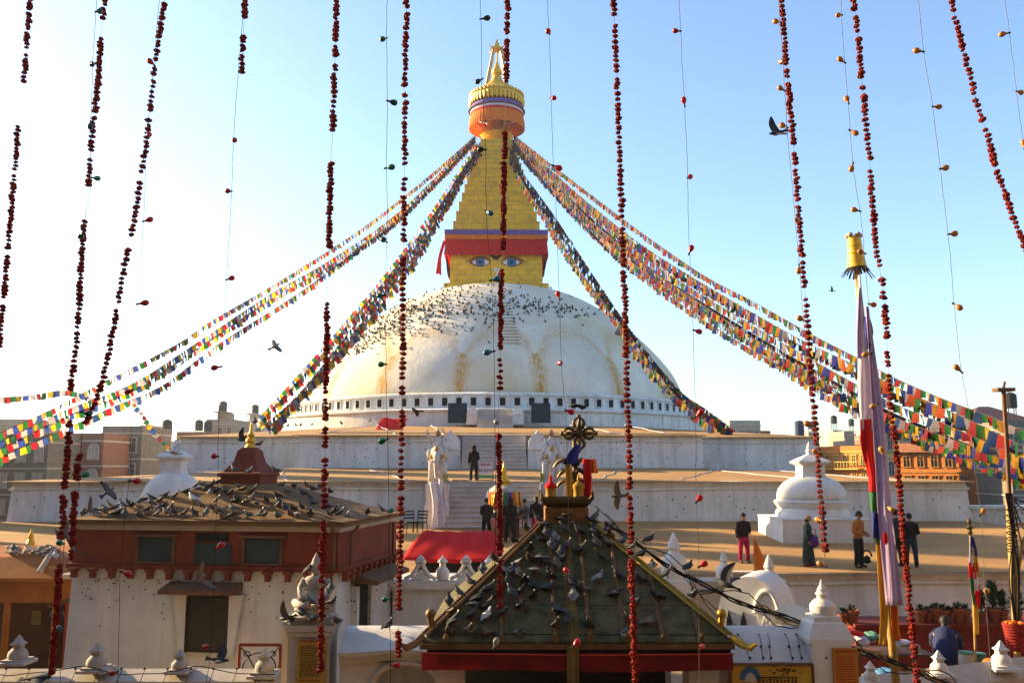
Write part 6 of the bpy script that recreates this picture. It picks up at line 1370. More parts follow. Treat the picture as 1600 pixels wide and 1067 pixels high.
RS = [([(797, 220), (818, 270), (865, 336), (919, 418), (987, 518), (1058, 606), (1104, 640), (1146, 671)], 'outer prayer flag string falling right from the spire past the dome'),
      ([(796, 226), (815, 275), (850, 330), (905, 420), (957, 490), (1010, 560), (1050, 612), (1090, 650), (1122, 672)], 'middle prayer flag string falling right from the spire past the dome'),
      ([(795, 230), (812, 276), (845, 330), (900, 418), (950, 486), (1005, 565), (1040, 605), (1072, 632)], 'shortest prayer flag string right of the spire, ending on the ring')]
RS.append(([(x - 4, y + 4) for x, y in RS[0][0]], 'prayer flag string doubling the outer one right of the dome'))
for i, (p, l) in enumerate(RS): flag_string(l, p, Ys, 60, .40 if i != 2 else .26, 'flag strings right of the dome', i + 1, drop=1.2, shade_tint=True)
RO = [([(804, 212), (856, 253), (920, 302), (1000, 362), (1099, 430), (1180, 473), (1271, 524), (1341, 560), (1397, 590), (1470, 622), (1540, 648), (1600, 673), (1660, 695)], 'topmost prayer flag string sweeping to the right edge'),
      ([(804, 214), (856, 262), (920, 318), (1000, 381), (1076, 430), (1180, 491), (1250, 530), (1330, 568), (1397, 603), (1470, 636), (1540, 668), (1600, 697), (1660, 722)], 'second prayer flag string from the top sweeping to the right edge'),
      ([(803, 216), (856, 268), (920, 328), (1000, 396), (1060, 438), (1180, 511), (1276, 566), (1337, 600), (1402, 633), (1470, 660), (1540, 690), (1600, 716), (1660, 740)], 'third prayer flag string from the top sweeping to the right edge'),
      ([(802, 218), (856, 275), (920, 342), (970, 383), (1020, 424), (1100, 478), (1200, 543), (1263, 582), (1337, 624), (1407, 656), (1470, 680), (1540, 706), (1600, 730), (1660, 752)], 'fourth prayer flag string from the top sweeping to the right edge'),
      ([(802, 220), (856, 282), (920, 350), (985, 408), (1080, 476), (1150, 520), (1213, 556), (1300, 608), (1380, 648), (1453, 678), (1530, 706), (1600, 734), (1660, 758)], 'lowest prayer flag string sweeping to the right edge')]
RO.append(([(x, y + 5 + max(0, x - 900) * .012) for x, y in RO[1][0]], 'prayer flag string doubling the second one on the right')); RO.append(([(x, y + 5 + max(0, x - 900) * .01) for x, y in RO[3][0]], 'prayer flag string doubling the fourth one on the right')); RO.append(([(x, y + 9 + max(0, x - 900) * .012) for x, y in RO[2][0]], 'prayer flag string doubling the third one on the right')); RO.append(([(x, y + 8 + max(0, x - 900) * .014) for x, y in RO[4][0]], 'last dark prayer flag string under the lowest one on the right'))
for i, (p, l) in enumerate(RO): flag_string(l, p, Ys, 17.5 + i * .4, (.19, .26, .23, .21, .21, .21, .21, .2, .2)[i], 'flag strings to the right edge', i * 3 + 1, drop=1.1, shade_tint=True, gap=.88)
# thin far flag line on the left skyline
flag_string('faint thin flag line strung from a pole on the left skyline', [(-30, 622), (42, 618), (105, 610), (160, 628)], 70, 70, .3, 'skyline flag lines', 3, gap=1.6)
flag_string('faint flag line slanting down behind the left chorten', [(210, 628), (230, 655), (256, 690), (275, 705)], 75, 75, .35, 'skyline flag lines', 4, gap=1.3)
# ---------------------------------------------------------------- marigold garlands close to the lens
M_marig = pm('dried_marigold', (.30, .016, .008), (.17, .008, .005), scale=90, rough=.85, bump=.3, rnd_obj=.5, bscale=200, trans=.12, hue=.004)
marig = []
for vv in range(5):
    r2 = random.Random(vv); q = MB(); n = 14; rings_ = []
    for (r_, z) in ((.006, -.0115), (.016, -.009), (.0215, -.002), (.019, .004), (.0115, .009), (.003, .0115)):
        rings_.append([(r_ * (1 + (.22 if (j + (z > 0)) % 2 else -.1) + r2.uniform(-.12, .12)) * math.cos(2 * math.pi * j / n), r_ * (1 + (.22 if (j + (z > 0)) % 2 else -.1) + r2.uniform(-.12, .12)) * math.sin(2 * math.pi * j / n), z + r2.uniform(-.002, .002)) for j in range(n)])
    vs = [v_ for rg in rings_ for v_ in rg]; fs = [(i * n + j, i * n + (j + 1) % n, (i + 1) * n + (j + 1) % n, (i + 1) * n + j) for i in range(5) for j in range(n)]
    q.add(vs, fs + [tuple(range(n - 1, -1, -1)), tuple(range(5 * n, 6 * n))]); q.tube([(0, 0, .009), (.001, .001, .019)], [.004, .001], 5)
    marig.append(q.mesh('marigold', M_marig))
def garland(label, path, segs, Y, step, seed, thread_to=None, size=1.0):
    r2 = random.Random(seed); P = spline(path, 120)
    t = thing('marigold_garland', tuple(at(path[0][0], path[0][1], Y)), label, 'garland', group='marigold garlands hanging before the lens'); o0 = t.location
    q = MB(); q.tube([at(x, y, Y) - o0 for x, y in P[::2]], .0011, 4); q.build('thread', M_thread, t)
    def xat(y):
        for (x0, y0), (x1, y1) in zip(P, P[1:]):
            if y0 <= y <= y1: return x0 + (x1 - x0) * (y - y0) / max(y1 - y0, 1e-6), math.atan2(x1 - x0, y1 - y0)
        return (P[0] if y < P[0][1] else P[-1])[0], 0
    for sg in segs:
        y0, y1 = sg[0], sg[1]; st = sg[2] if len(sg) > 2 else step; y = y0 + 3
        while y < y1 - 2:
            x, an = xat(y); s_ = r2.uniform(.74, 1.14) * size
            o = bpy.data.objects.new('marigold', marig[r2.randrange(5)]); C.objects.link(o); o.parent = t
            o.location = at(x + r2.gauss(0, .7), y, Y) - o0; o.rotation_euler = (r2.gauss(0, .22), an + r2.gauss(0, .22), r2.uniform(0, 6.28)); o.scale = (s_, s_, s_ * r2.uniform(1.1, 1.5))
            y += st * (r2.uniform(.82, 1.2) + (.9 if r2.random() < .04 else 0))
    return t
G = [
 ('leftmost marigold garland, leaving the frame halfway down', [(48, -8), (37, 131), (29, 195), (14, 370), (5, 470), (-2, 545)], [(-8, 48, 5.5), (50, 132, 5.8), (195, 270, 5.4), (272, 392, 5.6), (398, 470, 5.8), (476, 545, 6)], 5.5),
 ('marigold garland next to the left edge, ending above the lower wall', [(164, -8), (158, 60), (151, 150), (145, 200), (140, 250), (137, 297), (132, 345), (128, 400), (124, 470), (119, 540), (110, 612), (109, 655), (104, 727), (100, 768), (98, 810), (95, 842), (93, 880), (87, 980), (80, 1052)], [(-8, 31), (58, 178, 5.6), (182, 237), (247, 298), (343, 470, 5.8), (472, 514), (518, 613), (655, 768), (773, 846), (880, 1053, 5)], 7),
 ('marigold garland crossing the left flag strings and slanting left', [(258, -8), (250, 50), (240, 120), (233, 180), (228, 230), (220, 275), (217, 300), (205, 370), (200, 388), (190, 440), (180, 500), (168, 560), (157, 605), (146, 632), (134, 662), (124, 710), (119, 750), (116, 790), (111, 877)], [(-8, 31), (34, 100), (105, 119), (125, 178), (185, 275), (283, 372), (388, 662), (708, 750, 5.2), (768, 877, 5.4)], 7),
 ('short marigold garland hanging at the top, third gap from the left', [(383, -8), (381, 30), (380, 60), (377, 116)], [(-8, 31), (56, 116, 5.6)], 6.5),
 ('long marigold garland left of the dome, ending at the notice pillar', [(526, -8), (523, 100), (520, 204), (517, 255), (514, 390), (511, 472), (509, 600), (508, 700), (506, 800), (503, 900), (501, 1053)], [(-8, 92), (100, 205, 6.8), (253, 392, 5.6), (472, 662, 6), (667, 702), (716, 800, 7.5), (812, 1053, 6.3)], 6.2),
 ('marigold garland passing just left of the spire and the left dome edge', [(636, -8), (633, 100), (632, 260), (631, 350), (630, 420), (629, 560), (628, 640), (627, 750), (625, 850), (623, 960), (622, 1030)], [(-8, 137), (146, 152), (158, 261), (277, 352), (356, 378), (402, 620, 7.5), (640, 670), (674, 770, 10), (775, 963, 7), (985, 1030, 6.5)], 7.2),
 ('tight marigold garland hanging in front of the golden spire', [(793, -8), (791, 130), (789, 205), (786, 390), (784, 420), (782, 553), (780, 613), (779, 678), (781, 800), (781, 953)], [(-8, 57, 4.6), (61, 132, 4.8), (205, 393, 4.2), (420, 553, 4.4), (559, 613, 9), (678, 953, 4.8)], 4.6),
 ('marigold garland just right of the spire, running to the bottom edge', [(958, -8), (960, 30), (965, 150), (969, 260), (971, 330), (975, 440), (978, 520), (980, 620), (983, 690), (984, 780), (986, 870), (989, 950), (993, 1080)], [(-8, 26), (38, 345, 7.5), (355, 560, 6.8), (563, 870, 8), (872, 1080, 5)], 7),
 ('marigold garland right of the middle, ending above the robed person', [(1220, -8), (1230, 115), (1240, 225), (1247, 325), (1258, 455), (1265, 560), (1272, 640), (1278, 720), (1284, 800), (1290, 868)], [(-8, 126), (130, 226, 6.2), (238, 455, 6.6), (465, 870, 8.2)], 6.8),
 ('marigold garland crossing the long lilac banner down to the bottom edge', [(1333, -8), (1342, 70), (1346, 122), (1348, 135), (1355, 213), (1360, 265), (1367, 370), (1373, 410), (1381, 465), (1386, 535), (1392, 640), (1397, 680), (1402, 720), (1408, 800), (1415, 880), (1424, 970), (1435, 1080)], [(-8, 123), (134, 252), (265, 425), (434, 468), (476, 534), (548, 576), (584, 1080, 7.2)], 7),
 ('rightmost marigold garland slanting out of the right edge', [(1485, -8), (1500, 60), (1516, 120), (1530, 175), (1541, 205), (1556, 265), (1565, 285), (1580, 330), (1606, 400)], [(0, 150), (154, 193), (200, 262), (266, 400)], 7.2)]
for i, (l, p, s_, st) in enumerate(G): garland(l, p, s_, 5.0 + .12 * (i % 3), st, i, size=.86 if st > 6 else .78)
# ---------------------------------------------------------------- strings of coloured bulbs
bulb_m = {}
def bulb_mesh(cname, c):
    if cname in bulb_m: return bulb_m[cname]
    mt = pm('bulb_' + cname, c, tuple(x * .8 for x in c), rough=.25, spec=.5, scale=20, trans=.2)
    q = MB(); q.lathe([(.0045, 0), (.0055, .006), (.0065, .012), (.013, .022), (.0175, .034), (.018, .042), (.0145, .052), (.007, .058), (.002, .060)], 14, k=0); q.lathe([(.005, -.012), (.0058, -.01), (.0058, .004), (.0045, .006)], 10, k=1)
    bulb_m[cname] = q.mesh('bulb', [mt, M_wire], True); return bulb_m[cname]
BC = dict(red=(.55, .012, .012), green=(.01, .22, .10), dkgreen=(.012, .07, .055), blue=(.01, .16, .30), dark=(.02, .03, .045), grey=(.3, .32, .33), amber=(.52, .24, .05))
def bulb_string(label, path, bulbs, Y, seed, wire=M_wire):
    r2 = random.Random(seed); t = thing('bulb_string', tuple(at(path[0][0], path[0][1], Y)), label, 'string lights', group='strings of coloured bulbs before the lens'); o0 = t.location
    P = spline(path, 60); q = MB(); q.tube([at(x + r2.gauss(0, .35), y, Y) - o0 for x, y in P], .0014, 5); q.build('wire', wire, t)
    for (bx, by, c) in bulbs:
        wx = min(P, key=lambda p: abs(p[1] - by))[0]; dx = bx - wx
        ang = math.copysign(min(1.9, .5 + abs(dx) * .16), dx) if abs(dx) > 1.5 else r2.uniform(-.4, .4)
        o = link('bulb', bulb_mesh(c, BC[c]), t, at(wx + (.15 * dx), by + 1, Y) - o0, (r2.gauss(-.5, .4) + (math.pi if r2.random() < .25 else 0), ang, 0), scale=r2.uniform(.82, .98))
    return t
S_ = [
 ('green bulb string twined with the second garland from the left', [(152, -8), (150, 20), (145, 100), (143, 160), (140, 220), (143, 277), (130, 364), (124, 450), (120, 540), (122, 600), (128, 643), (124, 743), (118, 790), (100, 848), (96, 985), (94, 1075)], [(150, 18, 'dkgreen'), (141, 98, 'dkgreen'), (142, 190, 'dkgreen'), (148, 277, 'green'), (121, 364, 'green'), (136, 643, 'dkgreen'), (128, 743, 'green'), (94, 848, 'green'), (92, 985, 'dkgreen')]),
 ('red bulb string beside the third garland from the left', [(249, -8), (241, 100), (230, 212), (224, 345), (215, 475), (210, 560), (206, 640), (203, 740), (196, 800), (188, 895), (184, 1075)], [(239, 101, 'red'), (230, 212, 'red'), (228, 345, 'red'), (220, 474, 'red'), (198, 608, 'red'), (209, 750, 'red'), (201, 892, 'red'), (173, 1048, 'red')]),
 ('red bulb string hanging below the short top garland', [(382, -8), (372, 120), (365, 218), (362, 300), (354, 436), (350, 500), (345, 590), (341, 700), (336, 860), (330, 1000), (322, 1075)], [(362, 218, 'red'), (357, 298, 'red'), (357, 436, 'red'), (338, 572, 'red'), (335, 712, 'red'), (339, 856, 'red'), (322, 1008, 'red')]),
 ('green bulb string between the garlands left of the spire', [(605, -8), (604, 60), (605, 160), (604, 260), (606, 330), (604, 380), (602, 460), (603, 540), (604, 640), (606, 690), (608, 800), (608, 890), (610, 935), (610, 1075)], [(599, 59, 'green'), (612, 157, 'dkgreen'), (597, 262, 'green'), (602, 377, 'dkgreen'), (595, 460, 'green'), (597, 568, 'green'), (597, 685, 'green'), (598, 798, 'green'), (600, 933, 'green'), (617, 1038, 'red')]),
 ('blue bulb string hanging in front of the golden spire', [(750, -8), (752, 60), (753, 130), (757, 190), (759, 240), (760, 330), (765, 400), (768, 440), (772, 550), (773, 657), (774, 800), (772, 1000), (773, 1075)], [(757, 29, 'dark'), (755, 123, 'dark'), (754, 233, 'dark'), (757, 329, 'blue'), (760, 437, 'blue'), (764, 548, 'blue'), (771, 656, 'grey'), (771, 1010, 'grey')]),
 ('red bulb string just right of the spire', [(855, -8), (858, 50), (861, 150), (865, 260), (868, 300), (874, 465), (877, 570), (882, 620), (886, 700), (888, 790), (890, 890), (895, 1010), (898, 1075)], [(863, 52, 'red'), (858, 152, 'red'), (861, 258, 'red'), (874, 465, 'red'), (875, 566, 'red'), (891, 640, 'red'), (888, 895, 'red'), (897, 1009, 'red')]),
 ('red bulb string over the right dome slope and gate roof', [(1061, -8), (1066, 100), (1070, 165), (1074, 265), (1077, 390), (1082, 480), (1085, 600), (1087, 650), (1088, 780), (1092, 880), (1092, 1075)], [(1059, 48, 'red'), (1069, 164, 'red'), (1077, 277, 'red'), (1076, 395, 'red'), (1091, 515, 'red'), (1089, 650, 'red'), (1090, 783, 'red'), (1096, 884, 'red'), (1103, 1009, 'red')]),
 ('amber bulb string twined with the garland above the robed person', [(1216, -8), (1221, 60), (1226, 141), (1232, 225), (1241, 325), (1252, 455), (1260, 560), (1268, 640), (1282, 720), (1284, 800), (1290, 884)], [(1217, 34, 'amber'), (1222, 95, 'amber'), (1224, 141, 'amber'), (1228, 198, 'amber'), (1247, 342, 'amber'), (1248, 414, 'amber'), (1271, 500, 'amber'), (1268, 664, 'amber'), (1292, 707, 'amber'), (1280, 812, 'amber'), (1287, 884, 'amber')]),
 ('amber bulb string passing beside the gilt banner crown', [(1313, -8), (1316, 50), (1323, 130), (1330, 230), (1337, 290), (1345, 340), (1350, 390), (1357, 475), (1362, 550), (1370, 630), (1380, 708), (1386, 790), (1392, 960)], [(1319, 23, 'amber'), (1318, 97, 'amber'), (1325, 160, 'amber'), (1326, 203, 'amber'), (1333, 255, 'amber'), (1340, 329, 'amber'), (1358, 395, 'amber'), (1364, 474, 'amber'), (1354, 551, 'amber'), (1374, 630, 'amber'), (1380, 710, 'amber'), (1384, 790, 'amber')]),
 ('amber bulb string in the open sky right of the banner pole', [(1434, -8), (1443, 80), (1457, 165), (1470, 270), (1482, 370), (1491, 475), (1502, 580), (1513, 637), (1520, 700), (1532, 800), (1540, 925), (1550, 1075)], [(1439, 80, 'amber'), (1464, 166, 'amber'), (1474, 263, 'amber'), (1488, 365, 'amber'), (1489, 474, 'amber'), (1501, 580, 'amber'), (1534, 803, 'amber'), (1548, 921, 'amber')]),
 ('short amber bulb string at the upper right corner', [(1569, -8), (1577, 50), (1588, 140), (1598, 215), (1606, 260)], [(1570, 51, 'amber'), (1595, 142, 'amber'), (1600, 230, 'amber')])]
for i, (l, p, b_) in enumerate(S_): bulb_string(l, p, b_, 4.8 + .1 * (i % 3), i, M_wire if i < 5 else M_thread)
# ---------------------------------------------------------------- cable bundle across the lower right
cb_ = thing('cable_bundle', tuple(at(945, 815, 15.4)), 'sagging bundle of black and yellow cables from the gate finial to the lower right', 'cable'); o0 = cb_.location
for i, (mt, r_, dx, dy) in enumerate(((M_wire, .018, 0, 0), (M_wire, .012, 3, 6), (M_wire, .014, -4, 4), (M_bamboo, .014, 0, 8), (M_bamboo, .016, 2, 4), (M_wire, .009, 10, 14))):
    P = [(945, 815), (980, 840), (1050, 886), (1110, 920), (1180, 948), (1260, 978), (1360, 1022), (1440, 1052), (1520, 1080)]
    if mt is M_bamboo: P = P[4:]; 
    q = MB(); q.tube([at(x + dx * math.sin(j), y + dy * math.sin(j * .9 + i), 15.0 - .5 * (x - 945) / 400) - o0 for j, (x, y) in enumerate(spline(P, 30))], r_, 6); q.build('cable', mt, cb_, smooth=True)
for i, (x0, y0, x1, y1) in enumerate(((1035, 865, 1160, 985), (1075, 895, 1125, 970), (930, 790, 1010, 850))):
    q = MB(); q.tube([at(x0, y0, 15) - o0, at((x0 + x1) / 2, (y0 + y1) / 2 + 8, 15) - o0, at(x1, y1, 15) - o0], .007, 5); q.build('cable', M_wire, cb_)
# ---------------------------------------------------------------- pigeons
def pigeon_mesh(kind, pose, seed=0):
    """one continuous body along +X (beak), feet at z=0"""
    cols = {'grey': ((.075, .082, .092), (.04, .05, .055), (.03, .032, .036)), 'dark': ((.03, .031, .034), (.018, .022, .022), (.014, .014, .015)), 'white': ((.62, .6, .56), (.5, .48, .45), (.4, .38, .36)), 'pied': ((.2, .2, .2), (.06, .06, .065), (.12, .12, .12)), 'brown': ((.16, .12, .09), (.07, .05, .04), (.06, .045, .04))}[kind]
    mats = [pm('pigeon_body_' + kind, cols[0], tuple(x * .75 for x in cols[0]), rough=.75, scale=14, rnd_obj=.35), pm('pigeon_neck_' + kind, cols[1], tuple(x * .8 for x in cols[1]), rough=.45, scale=14), pm('pigeon_wing_' + kind, cols[2], tuple(x * .8 for x in cols[2]), rough=.75, scale=14), pm('pigeon_leg', (.3, .08, .06)), pm('pigeon_beak', (.05, .045, .04))]
    if pose == 'peck': ax = [(-.175, .115, .022, .005), (-.11, .105, .032, .014), (-.05, .105, .052, .04), (.02, .098, .056, .05), (.07, .08, .042, .04), (.105, .05, .026, .026), (.125, .03, .021, .022), (.138, .02, .012, .012), (.155, .004, .003, .003)]
    elif pose == 'sit': ax = [(-.17, .03, .024, .005), (-.11, .04, .034, .014), (-.05, .052, .056, .045), (.015, .06, .06, .056), (.055, .078, .048, .05), (.075, .108, .028, .03), (.085, .130, .022, .025), (.102, .132, .014, .016), (.124, .127, .003, .003)]
    elif pose == 'up': ax = [(-.135, .035, .022, .005), (-.09, .065, .032, .016), (-.045, .095, .052, .042), (.0, .125, .056, .052), (.035, .155, .044, .045), (.05, .192, .026, .027), (.058, .218, .021, .024), (.075, .222, .014, .015), (.097, .216, .003, .003)]
    elif pose == 'fly': ax = [(-.19, .0, .04, .005), (-.12, .002, .03, .014), (-.05, .0, .046, .036), (.02, .0, .05, .045), (.075, .01, .036, .036), (.105, .02, .024, .025), (.125, .024, .021, .023), (.14, .022, .013, .014), (.16, .016, .003, .003)]
    else: ax = [(-.17, .055, .022, .005), (-.11, .07, .032, .014), (-.05, .088, .052, .042), (.02, .105, .056, .052), (.058, .128, .045, .046), (.08, .16, .027, .028), (.09, .186, .021, .024), (.107, .188, .014, .015), (.129, .182, .003, .003)]
    q = MB(); n = 12; vs = []; fs = []; ms = []
    for (x, z, w, h) in ax:
        for j in range(n):
            a = 2 * math.pi * j / n; vs.append((x, w * math.cos(a), z + h * math.sin(a)))
    o = len(q.v); q.v += vs
    for i in range(len(ax) - 1):
        mi = (2, 2, 0, 0, 1, 1, 1, 4)[i]
        for j in range(n):
            q.f.append((i * n + j, i * n + (j + 1) % n, (i + 1) * n + (j + 1) % n, (i + 1) * n + j)); q.m.append(mi)
    q.f.append(tuple(range(n - 1, -1, -1))); q.m.append(2); q.f.append(tuple(range((len(ax) - 1) * n, len(ax) * n))); q.m.append(4)
    if pose != 'fly':
        for sy in (-1, 1):   # folded wings
            b = ax[3]; c = ax[1]; q.tube([(b[0] + .03, sy * b[2] * .92, b[1] + .012), (ax[2][0] + .01, sy * ax[2][2] * 1.02, ax[2][1] + .014), (c[0], sy * c[2] * .9, c[1] + .012), (ax[0][0] + .015, sy * .01, ax[0][1] + .004)], [.02, .034, .02, .004], 8, k=0, flat=.5)
            q.tube([(ax[2][0] + .01, sy * (ax[2][2] + .014), ax[2][1] + .03), (ax[2][0] - .015, sy * (ax[2][2] + .016), ax[2][1] - .005)], .006, 5, k=2)
        if pose != 'sit':
            for sy in (-1, 1): q.tube([(.012, sy * .022, ax[3][1] - .04), (.008, sy * .022, .008), (.035, sy * .024, .003)], [.007, .004, .003], 5, k=3)
    else:
        r2 = random.Random(seed); up = (.55, -.15, .9, .2, .75)[seed % 5]; sw = (.1, -.05, .18, .05, -.1)[seed % 5]
        for sy in (-1, 1):
            el = up * (1 if sy > 0 else (.85 if seed % 2 else 1))
            def wing(u, v_):
                span = .30 * u; ch = .135 * (1 - .75 * u ** 3); x = .065 - sw * .6 * u * u + .03 * math.sin(u * 3.1) - v_ * ch - .02 * u * u
                bend = el * span * (1 - .2 * u); return (x, sy * (.03 + span * math.cos(el * .7)), .015 + bend + .012 * math.sin(v_ * 3.14))
            w0 = len(q.v); q.grid(wing, 8, 4, k=0); 
            for fi in range(len(q.m) - 32, len(q.m)):
                if (fi - len(q.m) + 32) % 8 > 5 or (fi - len(q.m) + 32) // 8 == 3: q.m[fi] = 2
            q.grid(lambda u, v_: (wing(u, v_)[0], wing(u, v_)[1], wing(u, v_)[2] - .006), 8, 4, k=0)
        q.grid(lambda u, v_: (-.12 - .11 * v_, (u - .5) * (.05 + .1 * v_), .0 - .003), 4, 2, k=2)
    return q.mesh('pigeon', mats, True)
PG = {}
def pg(kind, pose, seed=0):
    if (kind, pose, seed) not in PG: PG[(kind, pose, seed)] = pigeon_mesh(kind, pose, seed)
    return PG[(kind, pose, seed)]
def pigeon(p, kind, pose, yaw, s, label, group, tilt=0, seed=0, roll=0):
    return link('pigeon', pg(kind, pose, seed), None, p, (roll, tilt, yaw), s, label=label, cat='pigeon', group=group)
pr_ = random.Random(11)
POSE = ['stand', 'stand', 'up', 'up', 'up', 'sit', 'sit', 'peck', 'up']
def any_kind(): return pr_.choice(['grey', 'grey', 'grey', 'dark', 'dark', 'dark', 'dark', 'brown', 'grey', 'pied', 'brown'])
# on the pavilion roof
ppx = [(130 + x / 6.667, 740 + y / 6.667) for x, y in ((4, 430), (60, 430), (120, 430), (190, 410), (240, 410), (280, 390), (330, 400), (220, 440), (410, 370), (480, 350), (390, 425), (430, 455), (340, 450), (500, 380), (585, 330), (645, 310), (712, 290), (700, 340), (575, 455), (660, 415), (650, 470), (805, 330), (830, 360), (780, 410), (770, 460), (850, 245), (955, 210), (960, 275), (1070, 208), (1180, 165), (1240, 155), (1275, 208), (1340, 170), (910, 395), (930, 450), (860, 440), (1060, 460), (1150, 465), (1220, 380), (1280, 455), (1320, 245), (1390, 130), (1380, 215), (1390, 320), (1360, 385), (1400, 430), (1450, 480), (1480, 220), (1540, 240), (1590, 300), (1550, 380), (1530, 460), (1585, 460))]
ppx += [(360 + x / 6.154, 740 + y / 6.154) for x, y in ((80, 160), (115, 190), (50, 285), (150, 305), (225, 195), (215, 260), (250, 320), (335, 295), (450, 225), (460, 285), (460, 335), (520, 365), (290, 430), (325, 430), (170, 430), (450, 430), (575, 415), (640, 435), (600, 370), (680, 370), (745, 395), (765, 435), (545, 200), (490, 132), (610, 150), (725, 150), (790, 165), (850, 165), (700, 220), (755, 260), (785, 300), (930, 330), (955, 205), (1030, 380), (935, 425), (1000, 410), (1060, 420), (1140, 415), (1320, 410), (1450, 385))]
for i, (px, py) in enumerate(ppx):
    p = pav_roof(px, py)
    if p is None: continue
    kd = any_kind()
    near_eave = py > 800
    lab, grp = ('grey or dark pigeon along the front eave of the pavilion roof', 'pigeons on the pavilion eave') if near_eave else ('grey or dark pigeon on the upper slope of the pavilion roof', 'pigeons on the pavilion slope')
    if i == 90: kd = 'white'; lab, grp = 'white pigeon near the right corner of the pavilion roof', None
    elif kd in ('white', 'pied'): lab, grp = ('pale pied pigeon on the pavilion roof', 'pied pigeons on the pavilion roof')
    pigeon(p + Vector((0, 0, .0)), kd, pr_.choice(POSE), pr_.uniform(0, 6.28), pr_.uniform(.84, 1.0), lab, grp)
p = pav_roof(302, 788); pigeon(p, 'white', 'stand', R(150), 1.3, 'large white headed gull-like bird amid the pavilion roof pigeons', None)
for px, py, yaw, l in ((366, 739, 2.5, 'pigeon at the left side of the rust red roof crown'), (390, 742, 1.2, 'pigeon perched on the front ledge of the rust red roof crown'), (431, 741, 3.8, 'pigeon at the right corner of the rust red roof crown'), (405, 699, .4, 'pigeon on the shoulder of the rust red crown below its finial'), (398, 665, 1.8, 'small pigeon on the very tip of the crown finial')):
    pigeon(at(px, py, 19.9 if py > 720 else 20.4), 'dark' if py < 670 else 'grey', 'stand', yaw, .95, l, 'pigeons on the roof crown')
# on the gate roof
gpx = [(600 + x / 3.717, 780 + y / 3.717) for x, y in ((935, 185), (1040, 150), (1045, 215), (1125, 220), (945, 235), (995, 255), (975, 300), (1070, 305), (910, 265), (850, 335), (845, 375), (900, 385), (1030, 345), (1030, 375), (1000, 410), (780, 405), (740, 445), (785, 470), (880, 455), (965, 485), (955, 535), (1075, 505), (1090, 540), (1100, 605), (725, 515), (815, 520), (800, 575), (740, 585), (870, 610), (610, 555), (550, 595), (605, 660), (530, 650), (520, 715), (600, 715), (700, 700), (800, 655), (1010, 665), (1075, 720), (400, 690), (375, 790), (410, 750), (500, 800), (590, 795), (785, 800), (1005, 775), (1190, 785), (1405, 805), (1250, 365), (1215, 220), (1230, 290), (1290, 290), (1310, 255), (1245, 490), (1355, 480), (1350, 570), (1205, 150), (1490, 505), (1420, 730), (1460, 620), (670, 600), (690, 450), (860, 540), (930, 400), (1150, 330), (1160, 560))]
gpx += [(880 + x / 3.717, 780 + y / 3.717) for x, y in ((495, 735), (540, 600))]
for i, (px, py) in enumerate(gpx):
    p = hit(px, py, gfront(0, 0), nrm_f) + nrm_f * .02
    if p.x < GX0 + .2 or p.x > GX1 - .1: continue
    kd = any_kind(); lab, grp = ('grey or dark pigeon on the upper half of the green gate roof', 'pigeons high on the gate roof') if py < 900 else ('grey or dark pigeon on the lower half of the green gate roof', 'pigeons low on the gate roof')
    if i == 34: kd = 'white'; lab, grp = 'white and rust pigeon on the lower gate roof near the long garland end', None
    elif i == 42: kd = 'pied'; lab, grp = 'pale pigeon with ruffled feathers at the gate eave', None
    elif kd == 'pied': lab, grp = 'pale pied pigeon on the gate roof', 'pied pigeons on the gate roof'
    pigeon(p, kd, pr_.choice(POSE), pr_.uniform(0, 6.28), pr_.uniform(.86, 1.02), lab, grp)
ORDP = ['lowest', 'second lowest', 'third lowest', 'fourth lowest', 'fourth highest', 'third highest', 'second highest', 'highest']
hipL = lambda f: Vector((GX0, GY0, zg0 + .11)).lerp(Vector((TX0, TY0, zg1 + .11)), f); hipR = lambda f: Vector((GX1, GY0, zg0 + .11)).lerp(Vector((TX1, TY0, zg1 + .11)), f)
for i, f in enumerate((.2, .27, .36, .46, .55, .72, .83, .93)):
    pigeon(hipL(f), pr_.choice(['grey', 'dark', 'dark']), ['up', 'up', 'stand'][i % 3], pr_.uniform(1.5, 4.5), .85, ORDP[i] + ' of the pigeons perched on the brown left hip rail of the gate', 'pigeons on the brown hip rail')
for i, f in enumerate((.25, .42, .52, .6, .66, .74, .84, .95)):
    pigeon(hipR(f), pr_.choice(['grey', 'dark', 'brown']), ['stand', 'up', 'sit'][i % 3], pr_.uniform(-1.5, 2), .85, ORDP[i] + ' of the pigeons perched on the golden right hip rail of the gate', 'pigeons on the golden hip rail')
for px, py, yaw, l in ((899, 641, 2.6, 'pigeon on the top prong of the crossed vajra facing left'), (908, 643, 5.6, 'pigeon on the top prong of the crossed vajra with its tail to the right')):
    pigeon(at(px, py, 15.05), 'dark', 'stand', yaw, .8, l, 'pigeons on the vajra', tilt=.4)
